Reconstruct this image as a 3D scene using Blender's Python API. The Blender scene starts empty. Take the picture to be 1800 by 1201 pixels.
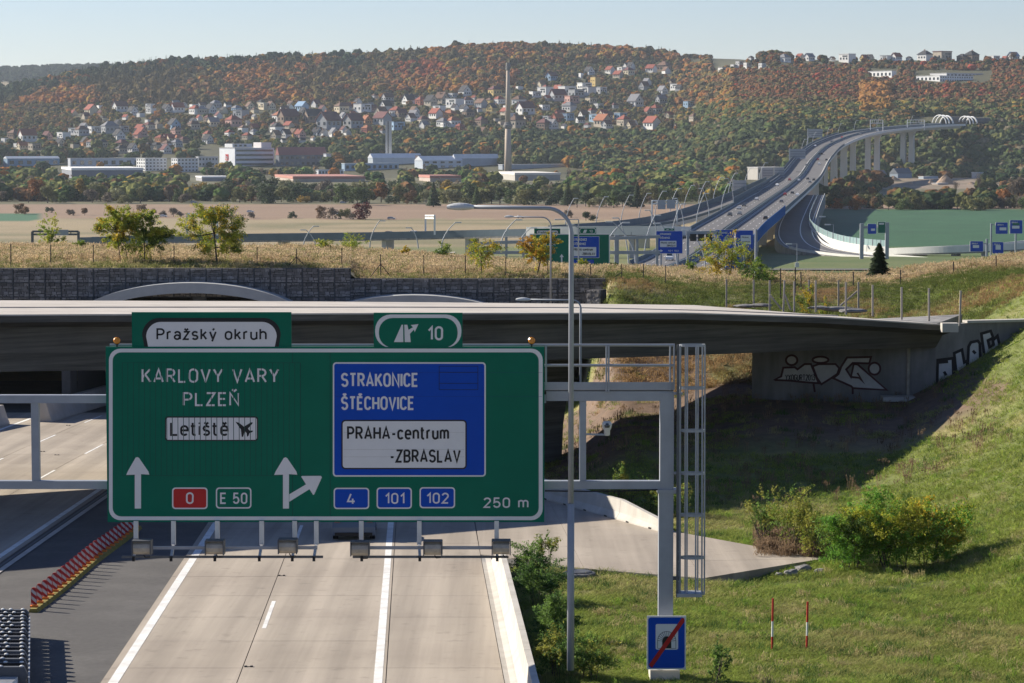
import bpy, bmesh, math, random
from mathutils import Vector, Matrix, noise
R = math.radians
rnd = random.Random(7)
SC = bpy.context.scene
COL = SC.collection

# ------------------------------------------------------------------ camera
F = 4750.0            # focal length in pixels of the 1800 px wide photograph
CX, CY = 900.0, 600.5
HORIZON = 240.0
PITCH = math.atan((CY - HORIZON) / F)
cam_data = bpy.data.cameras.new('camera')
cam_data.sensor_width = 36.0
cam_data.lens = 36.0 * F / 1800.0
cam_data.clip_start = 1.0
cam_data.clip_end = 60000.0
cam = bpy.data.objects.new('camera', cam_data)
COL.objects.link(cam)
cam.location = (0, 0, 0)
cam.rotation_euler = (math.pi / 2 - PITCH, 0, 0)
SC.camera = cam

# ------------------------------------------------------------------ sky, sun, exposure
SUN_EL, SUN_FWD = R(28.0), R(27.0)        # sun stands left of the view, a little ahead
sun_vec = Vector((-math.cos(SUN_FWD) * math.cos(SUN_EL), math.sin(SUN_FWD) * math.cos(SUN_EL), math.sin(SUN_EL)))
world = bpy.data.worlds.new('World')
SC.world = world
world.use_nodes = True
wn = world.node_tree
sky = wn.nodes.new('ShaderNodeTexSky')
sky.sky_type = 'NISHITA'
sky.sun_disc = False
sky.sun_elevation = SUN_EL
sky.sun_rotation = math.atan2(sun_vec.x, sun_vec.y)
sky.altitude = 200.0
sky.air_density = 1.0
sky.dust_density = 0.0
sky.ozone_density = 1.6
wn.nodes['Background'].inputs['Strength'].default_value = 0.05
wb = wn.nodes.new('ShaderNodeVectorMath')          # daylight white balance of the photograph
wb.operation = 'MULTIPLY'
wb.inputs[1].default_value = (0.98, 1.03, 1.34)
wn.links.new(sky.outputs[0], wb.inputs[0])
wn.links.new(wb.outputs[0], wn.nodes['Background'].inputs['Color'])
sun_data = bpy.data.lights.new('sun', 'SUN')
sun_data.energy = 5.0
sun_data.angle = R(0.53)
sun_data.color = (1.0, 0.92, 0.79)
sun = bpy.data.objects.new('sun', sun_data)
COL.objects.link(sun)
sun.rotation_euler = sun_vec.to_track_quat('Z', 'Y').to_euler()
sun.location = (-200, 100, 300)
SC.view_settings.view_transform = 'Standard'
SC.view_settings.look = 'None'
SC.view_settings.exposure = 0.85
SC.view_settings.gamma = 1.0
SC.render.engine = 'CYCLES'
SC.cycles.use_denoising = True
SC.cycles.max_bounces = 6
SC.cycles.diffuse_bounces = 3
SC.cycles.glossy_bounces = 2
SC.cycles.transmission_bounces = 3
SC.cycles.transparent_max_bounces = 6
SC.cycles.volume_bounces = 0
SC.cycles.sample_clamp_indirect = 4.0

# ------------------------------------------------------------------ pixel <-> place helpers
_c, _s = math.cos(PITCH), math.sin(PITCH)
def P(x, y, d):
    """place seen at photograph pixel x, y that lies d metres ahead of the camera"""
    u, v = (x - CX) / F, (CY - y) / F
    dy = v * _s + _c
    dz = v * _c - _s
    k = d / dy
    return Vector((u * k, d, dz * k))
def px(p):
    yy = p[1] * _c - p[2] * _s
    zz = p[1] * _s + p[2] * _c
    return (CX + F * p[0] / yy, CY - F * zz / yy)
def road_z(d):
    return -13.8 - 0.0282 * d
def GP(x, y, dz=0.0):
    """pixel on the sloping motorway plane"""
    a, b = P(x, y, 1.0), None
    d = (13.8 - dz) / (-a.z - 0.0282)
    return P(x, y, d)
def lerp(a, b, t): return a + (b - a) * t
def sstep(a, b, x):
    t = min(1.0, max(0.0, (x - a) / (b - a)))
    return t * t * (3 - 2 * t)
def interp(keys, x):
    if x <= keys[0][0]: return keys[0][1]
    for (x0, y0), (x1, y1) in zip(keys, keys[1:]):
        if x <= x1: return y0 + (y1 - y0) * (x - x0) / (x1 - x0)
    return keys[-1][1]
def fbm(x, y, z=0.0, o=4):
    v, a, f = 0.0, 0.5, 1.0
    for _ in range(o):
        v += a * noise.noise((x * f, y * f, z + 7.3 * f)); a *= 0.5; f *= 2.03
    return v

# ------------------------------------------------------------------ mesh collector
class MB:
    def __init__(s): s.v = []; s.f = []
    def quad(s, a, b, c, d):
        n = len(s.v); s.v += [tuple(a), tuple(b), tuple(c), tuple(d)]; s.f.append((n, n + 1, n + 2, n + 3)); return s
    def poly(s, pts):
        n = len(s.v); s.v += [tuple(p) for p in pts]; s.f.append(tuple(range(n, n + len(pts)))); return s
    def hexa(s, b, t):
        """b, t: bottom and top rings of the same length"""
        n = len(s.v); k = len(b)
        s.v += [tuple(p) for p in b] + [tuple(p) for p in t]
        s.f.append(tuple(n + i for i in reversed(range(k)))); s.f.append(tuple(n + k + i for i in range(k)))
        for i in range(k):
            j = (i + 1) % k; s.f.append((n + i, n + j, n + k + j, n + k + i))
        return s
    def box(s, c, size, rz=0.0):
        hx, hy, hz = size[0] / 2, size[1] / 2, size[2] / 2
        ca, sa = math.cos(rz), math.sin(rz)
        def q(x, y, z): return (c[0] + x * ca - y * sa, c[1] + x * sa + y * ca, c[2] + z)
        r = [(-hx, -hy), (hx, -hy), (hx, hy), (-hx, hy)]
        return s.hexa([q(x, y, -hz) for x, y in r], [q(x, y, hz) for x, y in r])
    def bar(s, a, b, w, h=None, up=(0, 0, 1)):
        """rectangular bar from a to b, w across, h along up"""
        h = w if h is None else h
        a, b = Vector(a), Vector(b); t = (b - a).normalized()
        u = Vector(up)
        if abs(t.dot(u)) > 0.98: u = Vector((0, 1, 0))
        x = t.cross(u).normalized(); y = x.cross(t).normalized()
        r = [(-w / 2, -h / 2), (w / 2, -h / 2), (w / 2, h / 2), (-w / 2, h / 2)]
        return s.hexa([a + x * i + y * j for i, j in r], [b + x * i + y * j for i, j in r])
    def tube(s, pts, rad, n=8, cap=True, closed=False):
        pts = [Vector(p) for p in pts]; m = len(pts)
        rads = rad if isinstance(rad, (list, tuple)) else [rad] * m
        base = len(s.v); prev = None
        for i, p in enumerate(pts):
            if closed: t = (pts[(i + 1) % m] - pts[i - 1]).normalized()
            else: t = (pts[min(i + 1, m - 1)] - pts[max(i - 1, 0)]).normalized()
            if prev is None:
                u = Vector((0, 0, 1)) if abs(t.z) < 0.9 else Vector((1, 0, 0))
                x = t.cross(u).normalized()
            else:
                x = (prev - t * prev.dot(t)).normalized()
            prev = x; y = t.cross(x)
            for k in range(n):
                a = 2 * math.pi * k / n
                s.v.append(tuple(p + (x * math.cos(a) + y * math.sin(a)) * rads[i]))
        for i in range(m if closed else m - 1):
            j = (i + 1) % m
            for k in range(n):
                l = (k + 1) % n
                s.f.append((base + i * n + k, base + i * n + l, base + j * n + l, base + j * n + k))
        if cap and not closed:
            s.f.append(tuple(base + k for k in reversed(range(n))))
            s.f.append(tuple(base + (m - 1) * n + k for k in range(n)))
        return s
    def lathe(s, c, prof, n=14):
        base = len(s.v)
        for r, z in prof:
            for k in range(n):
                a = 2 * math.pi * k / n
                s.v.append((c[0] + r * math.cos(a), c[1] + r * math.sin(a), c[2] + z))
        for i in range(len(prof) - 1):
            for k in range(n):
                l = (k + 1) % n
                s.f.append((base + i * n + k, base + i * n + l, base + (i + 1) * n + l, base + (i + 1) * n + k))
        s.f.append(tuple(base + k for k in reversed(range(n))))
        s.f.append(tuple(base + (len(prof) - 1) * n + k for k in range(n)))
        return s
    def sheet(s, grid):
        """grid[i][j] of points"""
        n = len(s.v); w = len(grid[0])
        for row in grid: s.v += [tuple(p) for p in row]
        for i in range(len(grid) - 1):
            for j in range(w - 1):
                s.f.append((n + i * w + j, n + i * w + j + 1, n + (i + 1) * w + j + 1, n + (i + 1) * w + j))
        return s
    def mesh(s, name, mat=None, smooth=False, off=None):
        me = bpy.data.meshes.new(name)
        v = s.v if off is None else [(p[0] - off[0], p[1] - off[1], p[2] - off[2]) for p in s.v]
        me.from_pydata(v, [], s.f)
        if mat: me.materials.append(mat)
        if smooth: me.polygons.foreach_set('use_smooth', [True] * len(me.polygons))
        me.update()
        return me

def wloc(o):
    p = Vector((0, 0, 0))
    while o is not None:
        p = p + o.location; o = o.parent
    return p
def link(name, data, parent=None, loc=(0, 0, 0), rz=0.0, scale=None):
    o = bpy.data.objects.new(name, data)
    COL.objects.link(o); o.location = loc
    if rz: o.rotation_euler = (0, 0, rz)
    if scale is not None: o.scale = scale
    if parent is not None: o.parent = parent
    return o
def part(name, mb, mat, parent, smooth=False):
    """mesh in world coordinates, hung under an unrotated parent"""
    return link(name, mb.mesh(name, mat, smooth, wloc(parent)), parent)
def local(name, mb, mat, parent, loc=(0, 0, 0), smooth=False):
    return link(name, mb.mesh(name, mat, smooth), parent, loc)
def tag(o, label, cat, group=None):
    o['label'] = label; o['category'] = cat
    if group: o['group'] = group
    return o
def thing(name, label, cat, loc, group=None, rz=0.0):
    return tag(link(name, None, None, loc, rz), label, cat, group)
def single(name, mb, mat, label, cat, base, group=None, smooth=False):
    o = link(name, mb.mesh(name, mat, smooth, base), None, base)
    return tag(o, label, cat, group)
def structure(name, mb, mat, parent=None, smooth=False, kind='structure'):
    o = link(name, mb.mesh(name, mat, smooth), parent)
    if parent is None: o['kind'] = kind
    return o
def copy_tree(o, parent=None):
    c = o.copy(); COL.objects.link(c); c.parent = parent
    for ch in [x for x in o.children]: copy_tree(ch, c)
    return c
ORD = ['first', 'second', 'third', 'fourth', 'fifth', 'sixth', 'seventh', 'eighth', 'ninth', 'tenth', 'eleventh', 'twelfth',
       'thirteenth', 'fourteenth', 'fifteenth', 'sixteenth', 'seventeenth', 'eighteenth', 'nineteenth', 'twentieth']
def ordinal(i):
    if i < 20: return ORD[i]
    tens = {20: 'twenty', 30: 'thirty', 40: 'forty', 50: 'fifty', 60: 'sixty', 70: 'seventy', 80: 'eighty', 90: 'ninety'}
    n = i + 1
    if n % 10 == 0: return {20: 'twentieth', 30: 'thirtieth', 40: 'fortieth', 50: 'fiftieth', 60: 'sixtieth', 70: 'seventieth', 80: 'eightieth', 90: 'ninetieth'}[n]
    return tens[n - n % 10] + '-' + ORD[n % 10 - 1]

# ------------------------------------------------------------------ materials
def mat(name, col, rough=0.8, metal=0.0, var=0.12, scale=3.0, bump=0.0, bscale=None, streak=None, objcol=False, spec=0.3, detail=6.0,
        trans=0.0, attr=None, instcol=None, col2=None, var2=0.0, scale2=0.3, randvar=0.0):
    m = bpy.data.materials.new(name); m.use_nodes = True
    nt = m.node_tree; N = nt.nodes; L = nt.links
    b = N['Principled BSDF']
    b.inputs['Roughness'].default_value = rough
    b.inputs['Metallic'].default_value = metal
    b.inputs['Specular IOR Level'].default_value = spec
    tc = N.new('ShaderNodeTexCoord')
    geo = N.new('ShaderNodeNewGeometry')
    mp = N.new('ShaderNodeMapping')
    L.new(geo.outputs['Position'], mp.inputs['Vector'])
    if streak: mp.inputs['Scale'].default_value = streak
    nz = N.new('ShaderNodeTexNoise'); nz.inputs['Scale'].default_value = scale; nz.inputs['Detail'].default_value = detail
    nz.inputs['Roughness'].default_value = 0.62
    L.new(mp.outputs[0], nz.inputs['Vector'])
    src = None
    if objcol:
        oi = N.new('ShaderNodeObjectInfo'); src = oi.outputs['Color']
    elif attr:
        a = N.new('ShaderNodeVertexColor'); a.layer_name = attr; src = a.outputs['Color']
    elif instcol:
        a = N.new('ShaderNodeAttribute'); a.attribute_type = 'INSTANCER'; a.attribute_name = instcol; src = a.outputs['Color']
    else:
        rgb = N.new('ShaderNodeRGB'); rgb.outputs[0].default_value = (*col, 1); src = rgb.outputs[0]
    if col2 is not None:
        n2 = N.new('ShaderNodeTexNoise'); n2.inputs['Scale'].default_value = scale2; n2.inputs['Detail'].default_value = 5.0
        L.new(geo.outputs['Position'], n2.inputs['Vector'])
        rp = N.new('ShaderNodeValToRGB'); rp.color_ramp.elements[0].position = 0.42; rp.color_ramp.elements[1].position = 0.62
        L.new(n2.outputs['Fac'], rp.inputs[0])
        mx = N.new('ShaderNodeMix'); mx.data_type = 'RGBA'
        mx.inputs[7].default_value = (*col2, 1)
        L.new(src, mx.inputs[6]); L.new(rp.outputs[0], mx.inputs[0]); src = mx.outputs[2]
    mr = N.new('ShaderNodeMapRange'); mr.inputs[1].default_value = 0.25; mr.inputs[2].default_value = 0.75
    mr.inputs[3].default_value = 1 - var; mr.inputs[4].default_value = 1 + var
    L.new(nz.outputs['Fac'], mr.inputs[0])
    val = mr.outputs[0]
    if randvar:
        g2 = N.new('ShaderNodeNewGeometry')
        m2 = N.new('ShaderNodeMapRange'); m2.inputs[3].default_value = 1 - randvar; m2.inputs[4].default_value = 1 + randvar
        L.new(g2.outputs['Random Per Island'], m2.inputs[0])
        mm = N.new('ShaderNodeMath'); mm.operation = 'MULTIPLY'
        L.new(val, mm.inputs[0]); L.new(m2.outputs[0], mm.inputs[1]); val = mm.outputs[0]
    vm = N.new('ShaderNodeVectorMath'); vm.operation = 'SCALE'
    L.new(src, vm.inputs[0]); L.new(val, vm.inputs['Scale'])
    L.new(vm.outputs[0], b.inputs['Base Color'])
    if bump:
        bp = N.new('ShaderNodeBump'); bp.inputs['Strength'].default_value = bump; bp.inputs['Distance'].default_value = 0.05
        n3 = N.new('ShaderNodeTexNoise'); n3.inputs['Scale'].default_value = bscale or scale * 4; n3.inputs['Detail'].default_value = 4
        L.new(mp.outputs[0], n3.inputs['Vector'])
        L.new(n3.outputs['Fac'], bp.inputs['Height']); L.new(bp.outputs[0], b.inputs['Normal'])
    if trans:
        out = N['Material Output']
        tl = N.new('ShaderNodeBsdfTranslucent'); L.new(vm.outputs[0], tl.inputs['Color'])
        ms = N.new('ShaderNodeMixShader'); ms.inputs[0].default_value = trans
        L.new(b.outputs[0], ms.inputs[1]); L.new(tl.outputs[0], ms.inputs[2]); L.new(ms.outputs[0], out.inputs['Surface'])
    return m

M = {}
M['ground'] = mat('ground_soil', (.2, .2, .1), attr='zone', var=.35, scale=1.3, bump=.6, bscale=6, detail=8)
M['concrete_road'] = mat('concrete_paving', (.39, .335, .27), rough=.85, var=.19, scale=.8, streak=(2.0, .03, 1), bump=.05, bscale=40, col2=(.335, .285, .23), scale2=.16, randvar=.06)
def wheel_tracks(m, amount=.16):
    # rubber worn into the wheel paths: two tracks per lane, following the lane direction
    nt = m.node_tree; N = nt.nodes; L = nt.links; b = N['Principled BSDF']
    src = b.inputs['Base Color'].links[0].from_socket
    g = N.new('ShaderNodeNewGeometry'); dp = N.new('ShaderNodeVectorMath'); dp.operation = 'DOT_PRODUCT'
    dp.inputs[1].default_value = (1.0, .0355, 0); L.new(g.outputs['Position'], dp.inputs[0])
    ph = N.new('ShaderNodeMath'); ph.operation = 'MULTIPLY_ADD'; ph.inputs[1].default_value = 2 * math.pi / 1.95; ph.inputs[2].default_value = 1.15
    L.new(dp.outputs['Value'], ph.inputs[0])
    cs = N.new('ShaderNodeMath'); cs.operation = 'COSINE'; L.new(ph.outputs[0], cs.inputs[0])
    mp = N.new('ShaderNodeMapping'); mp.inputs['Scale'].default_value = (1.2, .05, 1); L.new(g.outputs['Position'], mp.inputs[0])
    nz = N.new('ShaderNodeTexNoise'); nz.inputs['Scale'].default_value = .6; nz.inputs['Detail'].default_value = 5; L.new(mp.outputs[0], nz.inputs['Vector'])
    ml = N.new('ShaderNodeMath'); ml.operation = 'MULTIPLY'; L.new(cs.outputs[0], ml.inputs[0]); L.new(nz.outputs['Fac'], ml.inputs[1])
    mr = N.new('ShaderNodeMapRange'); mr.inputs[1].default_value = -.6; mr.inputs[2].default_value = .6; mr.inputs[3].default_value = 1.04; mr.inputs[4].default_value = 1 - amount
    L.new(ml.outputs[0], mr.inputs[0])
    # small oil drips and stains
    n2 = N.new('ShaderNodeTexNoise'); n2.inputs['Scale'].default_value = 1.7; n2.inputs['Detail'].default_value = 8; L.new(g.outputs['Position'], n2.inputs['Vector'])
    m2 = N.new('ShaderNodeMapRange'); m2.inputs[1].default_value = .60; m2.inputs[2].default_value = .72; m2.inputs[3].default_value = 1.0; m2.inputs[4].default_value = .82; L.new(n2.outputs['Fac'], m2.inputs[0])
    mm = N.new('ShaderNodeMath'); mm.operation = 'MULTIPLY'; L.new(mr.outputs[0], mm.inputs[0]); L.new(m2.outputs[0], mm.inputs[1])
    sc = N.new('ShaderNodeVectorMath'); sc.operation = 'SCALE'; L.new(src, sc.inputs[0]); L.new(mm.outputs[0], sc.inputs['Scale'])
    L.new(sc.outputs[0], b.inputs['Base Color'])
wheel_tracks(M['concrete_road'])
M['asphalt'] = mat('asphalt', (.088, .083, .079), rough=.9, var=.16, scale=5, bump=.15, bscale=50, col2=(.108, .102, .096), scale2=.4)
M['asphalt_far'] = mat('asphalt_bridge', (.13, .125, .125), rough=.9, var=.15, scale=.35, streak=(1, .1, 1))
M['paint'] = mat('road_paint', (.78, .77, .73), rough=.7, var=.10, scale=4, col2=(.66, .64, .6), scale2=1.5)
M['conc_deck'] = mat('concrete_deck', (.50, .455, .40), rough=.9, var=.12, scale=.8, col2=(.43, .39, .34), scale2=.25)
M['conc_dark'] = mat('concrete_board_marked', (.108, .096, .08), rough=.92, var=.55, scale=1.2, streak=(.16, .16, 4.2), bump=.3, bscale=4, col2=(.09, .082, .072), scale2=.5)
M['conc_wall'] = mat('concrete_wall', (.25, .24, .23), rough=.92, var=.3, scale=.9, streak=(1.6, 1.6, .25), col2=(.17, .165, .16), scale2=.4)
M['conc_light'] = mat('concrete_light', (.50, .47, .425), rough=.9, var=.12, scale=1.5, streak=(1, 1, .4), col2=(.44, .41, .36), scale2=.5)
M['conc_arch'] = mat('concrete_arch', (.40, .40, .385), rough=.9, var=.12, scale=.8)
M['parapet'] = mat('concrete_parapet', (.62, .61, .58), rough=.9, var=.08, scale=.3)
M['pier'] = mat('concrete_pier', (.47, .455, .43), rough=.9, var=.1, scale=.2, streak=(1, 1, .2))
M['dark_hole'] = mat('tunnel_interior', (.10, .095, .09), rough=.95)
M['steel'] = mat('galvanised_steel', (.31, .33, .36), rough=.55, metal=.2, var=.10, scale=2.0)
M['steel_dark'] = mat('weathered_steel', (.11, .115, .125), rough=.6, metal=.3, var=.2, scale=3)
M['alu'] = mat('aluminium', (.55, .55, .54), rough=.4, metal=.6, var=.1, scale=4)
M['lamp_house'] = mat('lamp_housing', (.36, .33, .28), rough=.5, metal=.2, var=.25, scale=5)
M['lamp_shell'] = mat('lamp_shell', (.55, .55, .53), rough=.5, var=.15, scale=6)
M['sign_green'] = mat('sign_green', (.0015, .13, .078), rough=.5, var=.06, scale=1.5, spec=.12)
M['sign_blue'] = mat('sign_blue', (.003, .06, .40), rough=.5, var=.06, scale=1.5, spec=.12)
M['sign_white'] = mat('sign_white', (.66, .65, .645), rough=.5, var=.04, scale=2)
M['sign_black'] = mat('sign_black', (.012, .012, .014), rough=.5, var=.05)
M['sign_red'] = mat('sign_red', (.42, .012, .012), rough=.45, var=.05)
M['sign_line'] = mat('sign_dark_line', (.005, .03, .03), rough=.6)
M['sign_line_blue'] = mat('sign_dark_blue_line', (.004, .02, .10), rough=.6)
M['amber'] = mat('amber_lens', (.55, .20, .015), rough=.25, var=.2, scale=12, spec=.6)
M['black'] = mat('black_plastic', (.015, .015, .017), rough=.6)
M['glass'] = mat('dark_glass', (.03, .04, .05), rough=.12, spec=.8)
M['glass_pale'] = mat('pale_glass', (.30, .42, .42), rough=.25, spec=.6)
M['stone'] = mat('gabion_stone', (.21, .195, .185), rough=.95, var=.35, scale=2.5, randvar=.4)
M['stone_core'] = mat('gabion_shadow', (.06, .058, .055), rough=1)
M['wood_post'] = mat('concrete_post', (.33, .295, .26), rough=.9, var=.15, scale=3)
M['post_dark'] = mat('rusty_post', (.06, .05, .045), rough=.8)
M['yellow'] = mat('yellow_kerb', (.25, .20, .05), rough=.9, var=.25, scale=4)
M['orange'] = mat('orange_foot', (.7, .19, .03), rough=.7)
M['red'] = mat('red_paint', (.46, .03, .025), rough=.6, var=.15, scale=5)
M['white'] = mat('white_paint', (.72, .72, .70), rough=.6, var=.08, scale=2)
M['graf_fill'] = mat('spray_paint_silver', (.58, .56, .54), rough=.7, var=.15, scale=2)
M['graf_line'] = mat('spray_paint_black', (.018, .014, .016), rough=.7)
M['graf_red'] = mat('spray_paint_maroon', (.06, .012, .014), rough=.7)
M['paintc'] = mat('tinted_paint', (.5, .5, .5), rough=.45, objcol=True, var=.05, scale=.5, spec=.5)
M['plaster'] = mat('tinted_plaster', (.5, .5, .5), rough=.9, objcol=True, var=.08, scale=.2)
M['bark'] = mat('bark', (.075, .06, .05), rough=.95, var=.3, scale=3)
M['leaf'] = mat('leaves', (.1, .12, .03), objcol=True, rough=.7, var=.25, scale=.35, trans=.25, randvar=.38, spec=.15)
M['leaf_near'] = mat('leaves_near', (.1, .12, .03), objcol=True, rough=.6, var=.3, scale=.9, trans=.48, randvar=.35, spec=.2)
M['leaf_inst'] = mat('forest_leaves', (.1, .12, .03), instcol='tint', rough=.9, var=.18, scale=.15, trans=.22, randvar=.14, spec=.05)
M['grass_inst'] = mat('grass_blades', (.1, .12, .03), instcol='tint', rough=.75, var=.2, scale=.6, trans=.46, randvar=.3, spec=.1)
M['rock'] = mat('rock', (.22, .21, .2), rough=.95, var=.25, scale=3, bump=.5)
M['gravel'] = mat('gravel', (.13, .125, .12), rough=1, var=.35, scale=9, bump=.6, bscale=25)
M['sand'] = mat('sand_heap', (.36, .26, .18), rough=1, var=.2, scale=.3)
def stripes(name, c1, c2, freq, diag):
    m = mat(name, c1, rough=.5); nt = m.node_tree; N = nt.nodes; L = nt.links
    tc = N.new('ShaderNodeTexCoord'); dp = N.new('ShaderNodeVectorMath'); dp.operation = 'DOT_PRODUCT'
    dp.inputs[1].default_value = diag; L.new(tc.outputs['Object'], dp.inputs[0])
    f = N.new('ShaderNodeMath'); f.operation = 'MULTIPLY'; f.inputs[1].default_value = freq; L.new(dp.outputs['Value'], f.inputs[0])
    fr = N.new('ShaderNodeMath'); fr.operation = 'FRACT'; L.new(f.outputs[0], fr.inputs[0])
    gt = N.new('ShaderNodeMath'); gt.operation = 'GREATER_THAN'; gt.inputs[1].default_value = .5; L.new(fr.outputs[0], gt.inputs[0])
    mx = N.new('ShaderNodeMix'); mx.data_type = 'RGBA'; mx.inputs[6].default_value = (*c1, 1); mx.inputs[7].default_value = (*c2, 1)
    L.new(gt.outputs[0], mx.inputs[0]); L.new(mx.outputs[2], N['Principled BSDF'].inputs['Base Color'])
    return m
M['stripe_board'] = stripes('red_white_diagonal_stripes', (.36, .018, .022), (.50, .48, .48), 4.0, (.9, 0, 1))
# ================================================================== TERRAIN
SKY_KEYS = [(-1500, 150), (-300, 158), (0, 163), (60, 153), (120, 138), (183, 128), (250, 119), (330, 114), (400, 113), (480, 109), (560, 107),
            (650, 103), (700, 101), (750, 97), (800, 92), (850, 89), (900, 86), (950, 88), (1000, 89), (1050, 91), (1100, 93), (1150, 98), (1200, 99),
            (1250, 95), (1300, 92), (1350, 93), (1400, 104), (1500, 107), (1600, 106), (1700, 107), (1800, 106), (2300, 104), (3300, 120)]
def hill_y(x, d):
    """photograph row of the hillside surface at distance d in column x (d > 2600)"""
    c = interp(SKY_KEYS, x)
    left = interp([(2600, 318), (2900, 306), (3250, 266), (4650, c), (5200, c + 22), (6500, c + 70)], d)
    right = interp([(2600, 322), (2680, 312), (2900, 220), (3300, 160), (3850, c), (4300, c + 10), (6500, c + 50)], d)
    t = sstep(1130, 1380, x)
    return lerp(left, right, t)
def plateau_z(x, d):
    front = lerp(-9.22, -9.96, sstep(606, 612, x))
    crest = interp([(0, -9.9), (600, -10.15), (800, -10.8), (1000, -11.7), (1200, -12.05), (1330, -12.5), (1500, -12.5), (1600, -11.9), (1700, -11.3), (1800, -10.6), (2000, -9.4)], x)
    front = lerp(front, -10.9, sstep(1060, 1250, x))
    front = lerp(front, -9.7, sstep(1530, 1760, x))
    z = lerp(front, crest, sstep(190, 238, d))
    z += 0.25 * fbm(x * .01, d * .06, 3.1)
    if d > 238: z -= (d - 238) * .30 + 0
    return z
def ground_z(X, Y):
    x = CX + F * X / max(Y, 1.0)
    if Y <= 330:
        base = road_z(Y) - 0.12
        if X < 1.0: base -= 0.25 * sstep(1.0, 0.4, X)
        t = max(0.0, X - (17 - .05 * (Y - 90)))
        rise = .28 * t + .0125 * t * t
        rise = max(rise, 2.0 * sstep(2, 7, X) * sstep(122, 146, Y) + 1.1 * sstep(8, 14, X) * sstep(136, 152, Y))
        base -= .38 * math.exp(-((X - 9.8) / 2.6) ** 2 - ((Y - 102.2) / 1.8) ** 2)
        tl = max(0.0, -44 - X)
        n = base + rise + .3 * tl
        n += (.10 * fbm(X * .22, Y * .22, 1.0) + .05 * fbm(X * .9, Y * .9, 2.0)) * sstep(2, 6, X)
        n = min(n, -8.7)
        w = sstep(158, 190, Y) * sstep(4.6, 6.8, X)
        n = lerp(n, max(plateau_z(x, Y), road_z(Y) - 1.5), w)
        if Y > 260: n = lerp(n, road_z(Y) - 1.5, sstep(260, 330, Y))
        return n
    if Y < 2600:
        z = max(road_z(Y) - 1.5, -45.0)
        z = lerp(z, -45 + 5 * sstep(1900, 2600, Y), sstep(1000, 1100, Y))
        return z
    z = P(x, hill_y(x, Y), Y).z
    return lerp(-40.0, z, sstep(2600, 2750, Y))
def hit(x, y, d0=2650.0, d1=4600.0, step=4.0):
    """first place where the ray through a pixel meets the hillside"""
    if x > 1200: y = max(y, interp(SKY_KEYS, x) + 1.0); d1 = 3850.0
    d = d0
    while d < d1:
        if hill_y(x, d) <= y:
            return P(x, y, d)
        d += step
    return P(x, hill_y(x, d1), d1)
def flat_hit(x, y, z=-45.0):
    a = P(x, y, 1.0)
    return P(x, y, z / a.z)

GRASS = Vector((.125, .145, .036)); DRY = Vector((.29, .235, .11)); STRAW = Vector((.40, .31, .185))
def zone_colour(X, Y):
    x, y = px((X, Y, ground_z(X, Y)))
    n = fbm(X * .05, Y * .05, 9.0)
    if Y < 330:
        c = GRASS.lerp(DRY, sstep(-.1, .25, fbm(X * .16, Y * .16, 4.0)) * .6)
        if 138 < Y < 178 and -2 < X < 26:
            c = c.lerp(Vector((.15, .10, .068)), sstep(0.62, .42, abs((Y - 158) / 40 + .25 * n)) )
        if Y > 186: c = STRAW.lerp(GRASS, .25)
        if X > 12 and Y > 165: c = c.lerp(GRASS, .6)
        return c
    if Y < 1095:
        return Vector((.085, .125, .03)).lerp(DRY, (.12 if x > 1230 else .35) + n * .4)
    if x > 1405 and Y < 1680:
        return Vector((.035, .100, .042)) * (1 + .35 * n)
    if x < 75 - max(0, (1500 - Y)) * .3 and 1450 < Y < 1590:
        return Vector((.05, .13, .06))
    if Y < 1475 + 14 * n:
        return Vector((.31, .24, .135)).lerp(Vector((.15, .14, .06)), sstep(-.1, .3, fbm(X * .012, Y * .03, 2.0)) * .8)
    if Y < 1800:
        return Vector((.26, .175, .11)) * (1 + .3 * fbm(X * .004, Y * .06, 1.0))
    if x > 1530 and 2200 < Y < 2690:
        return Vector((.30, .22, .16)).lerp(Vector((.10, .10, .05)), .4 + n)
    if Y < 2650:
        return Vector((.13, .12, .06)) * (1 + .5 * n)
    return Vector((.085, .080, .036)) * (1 + .4 * n)

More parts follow.
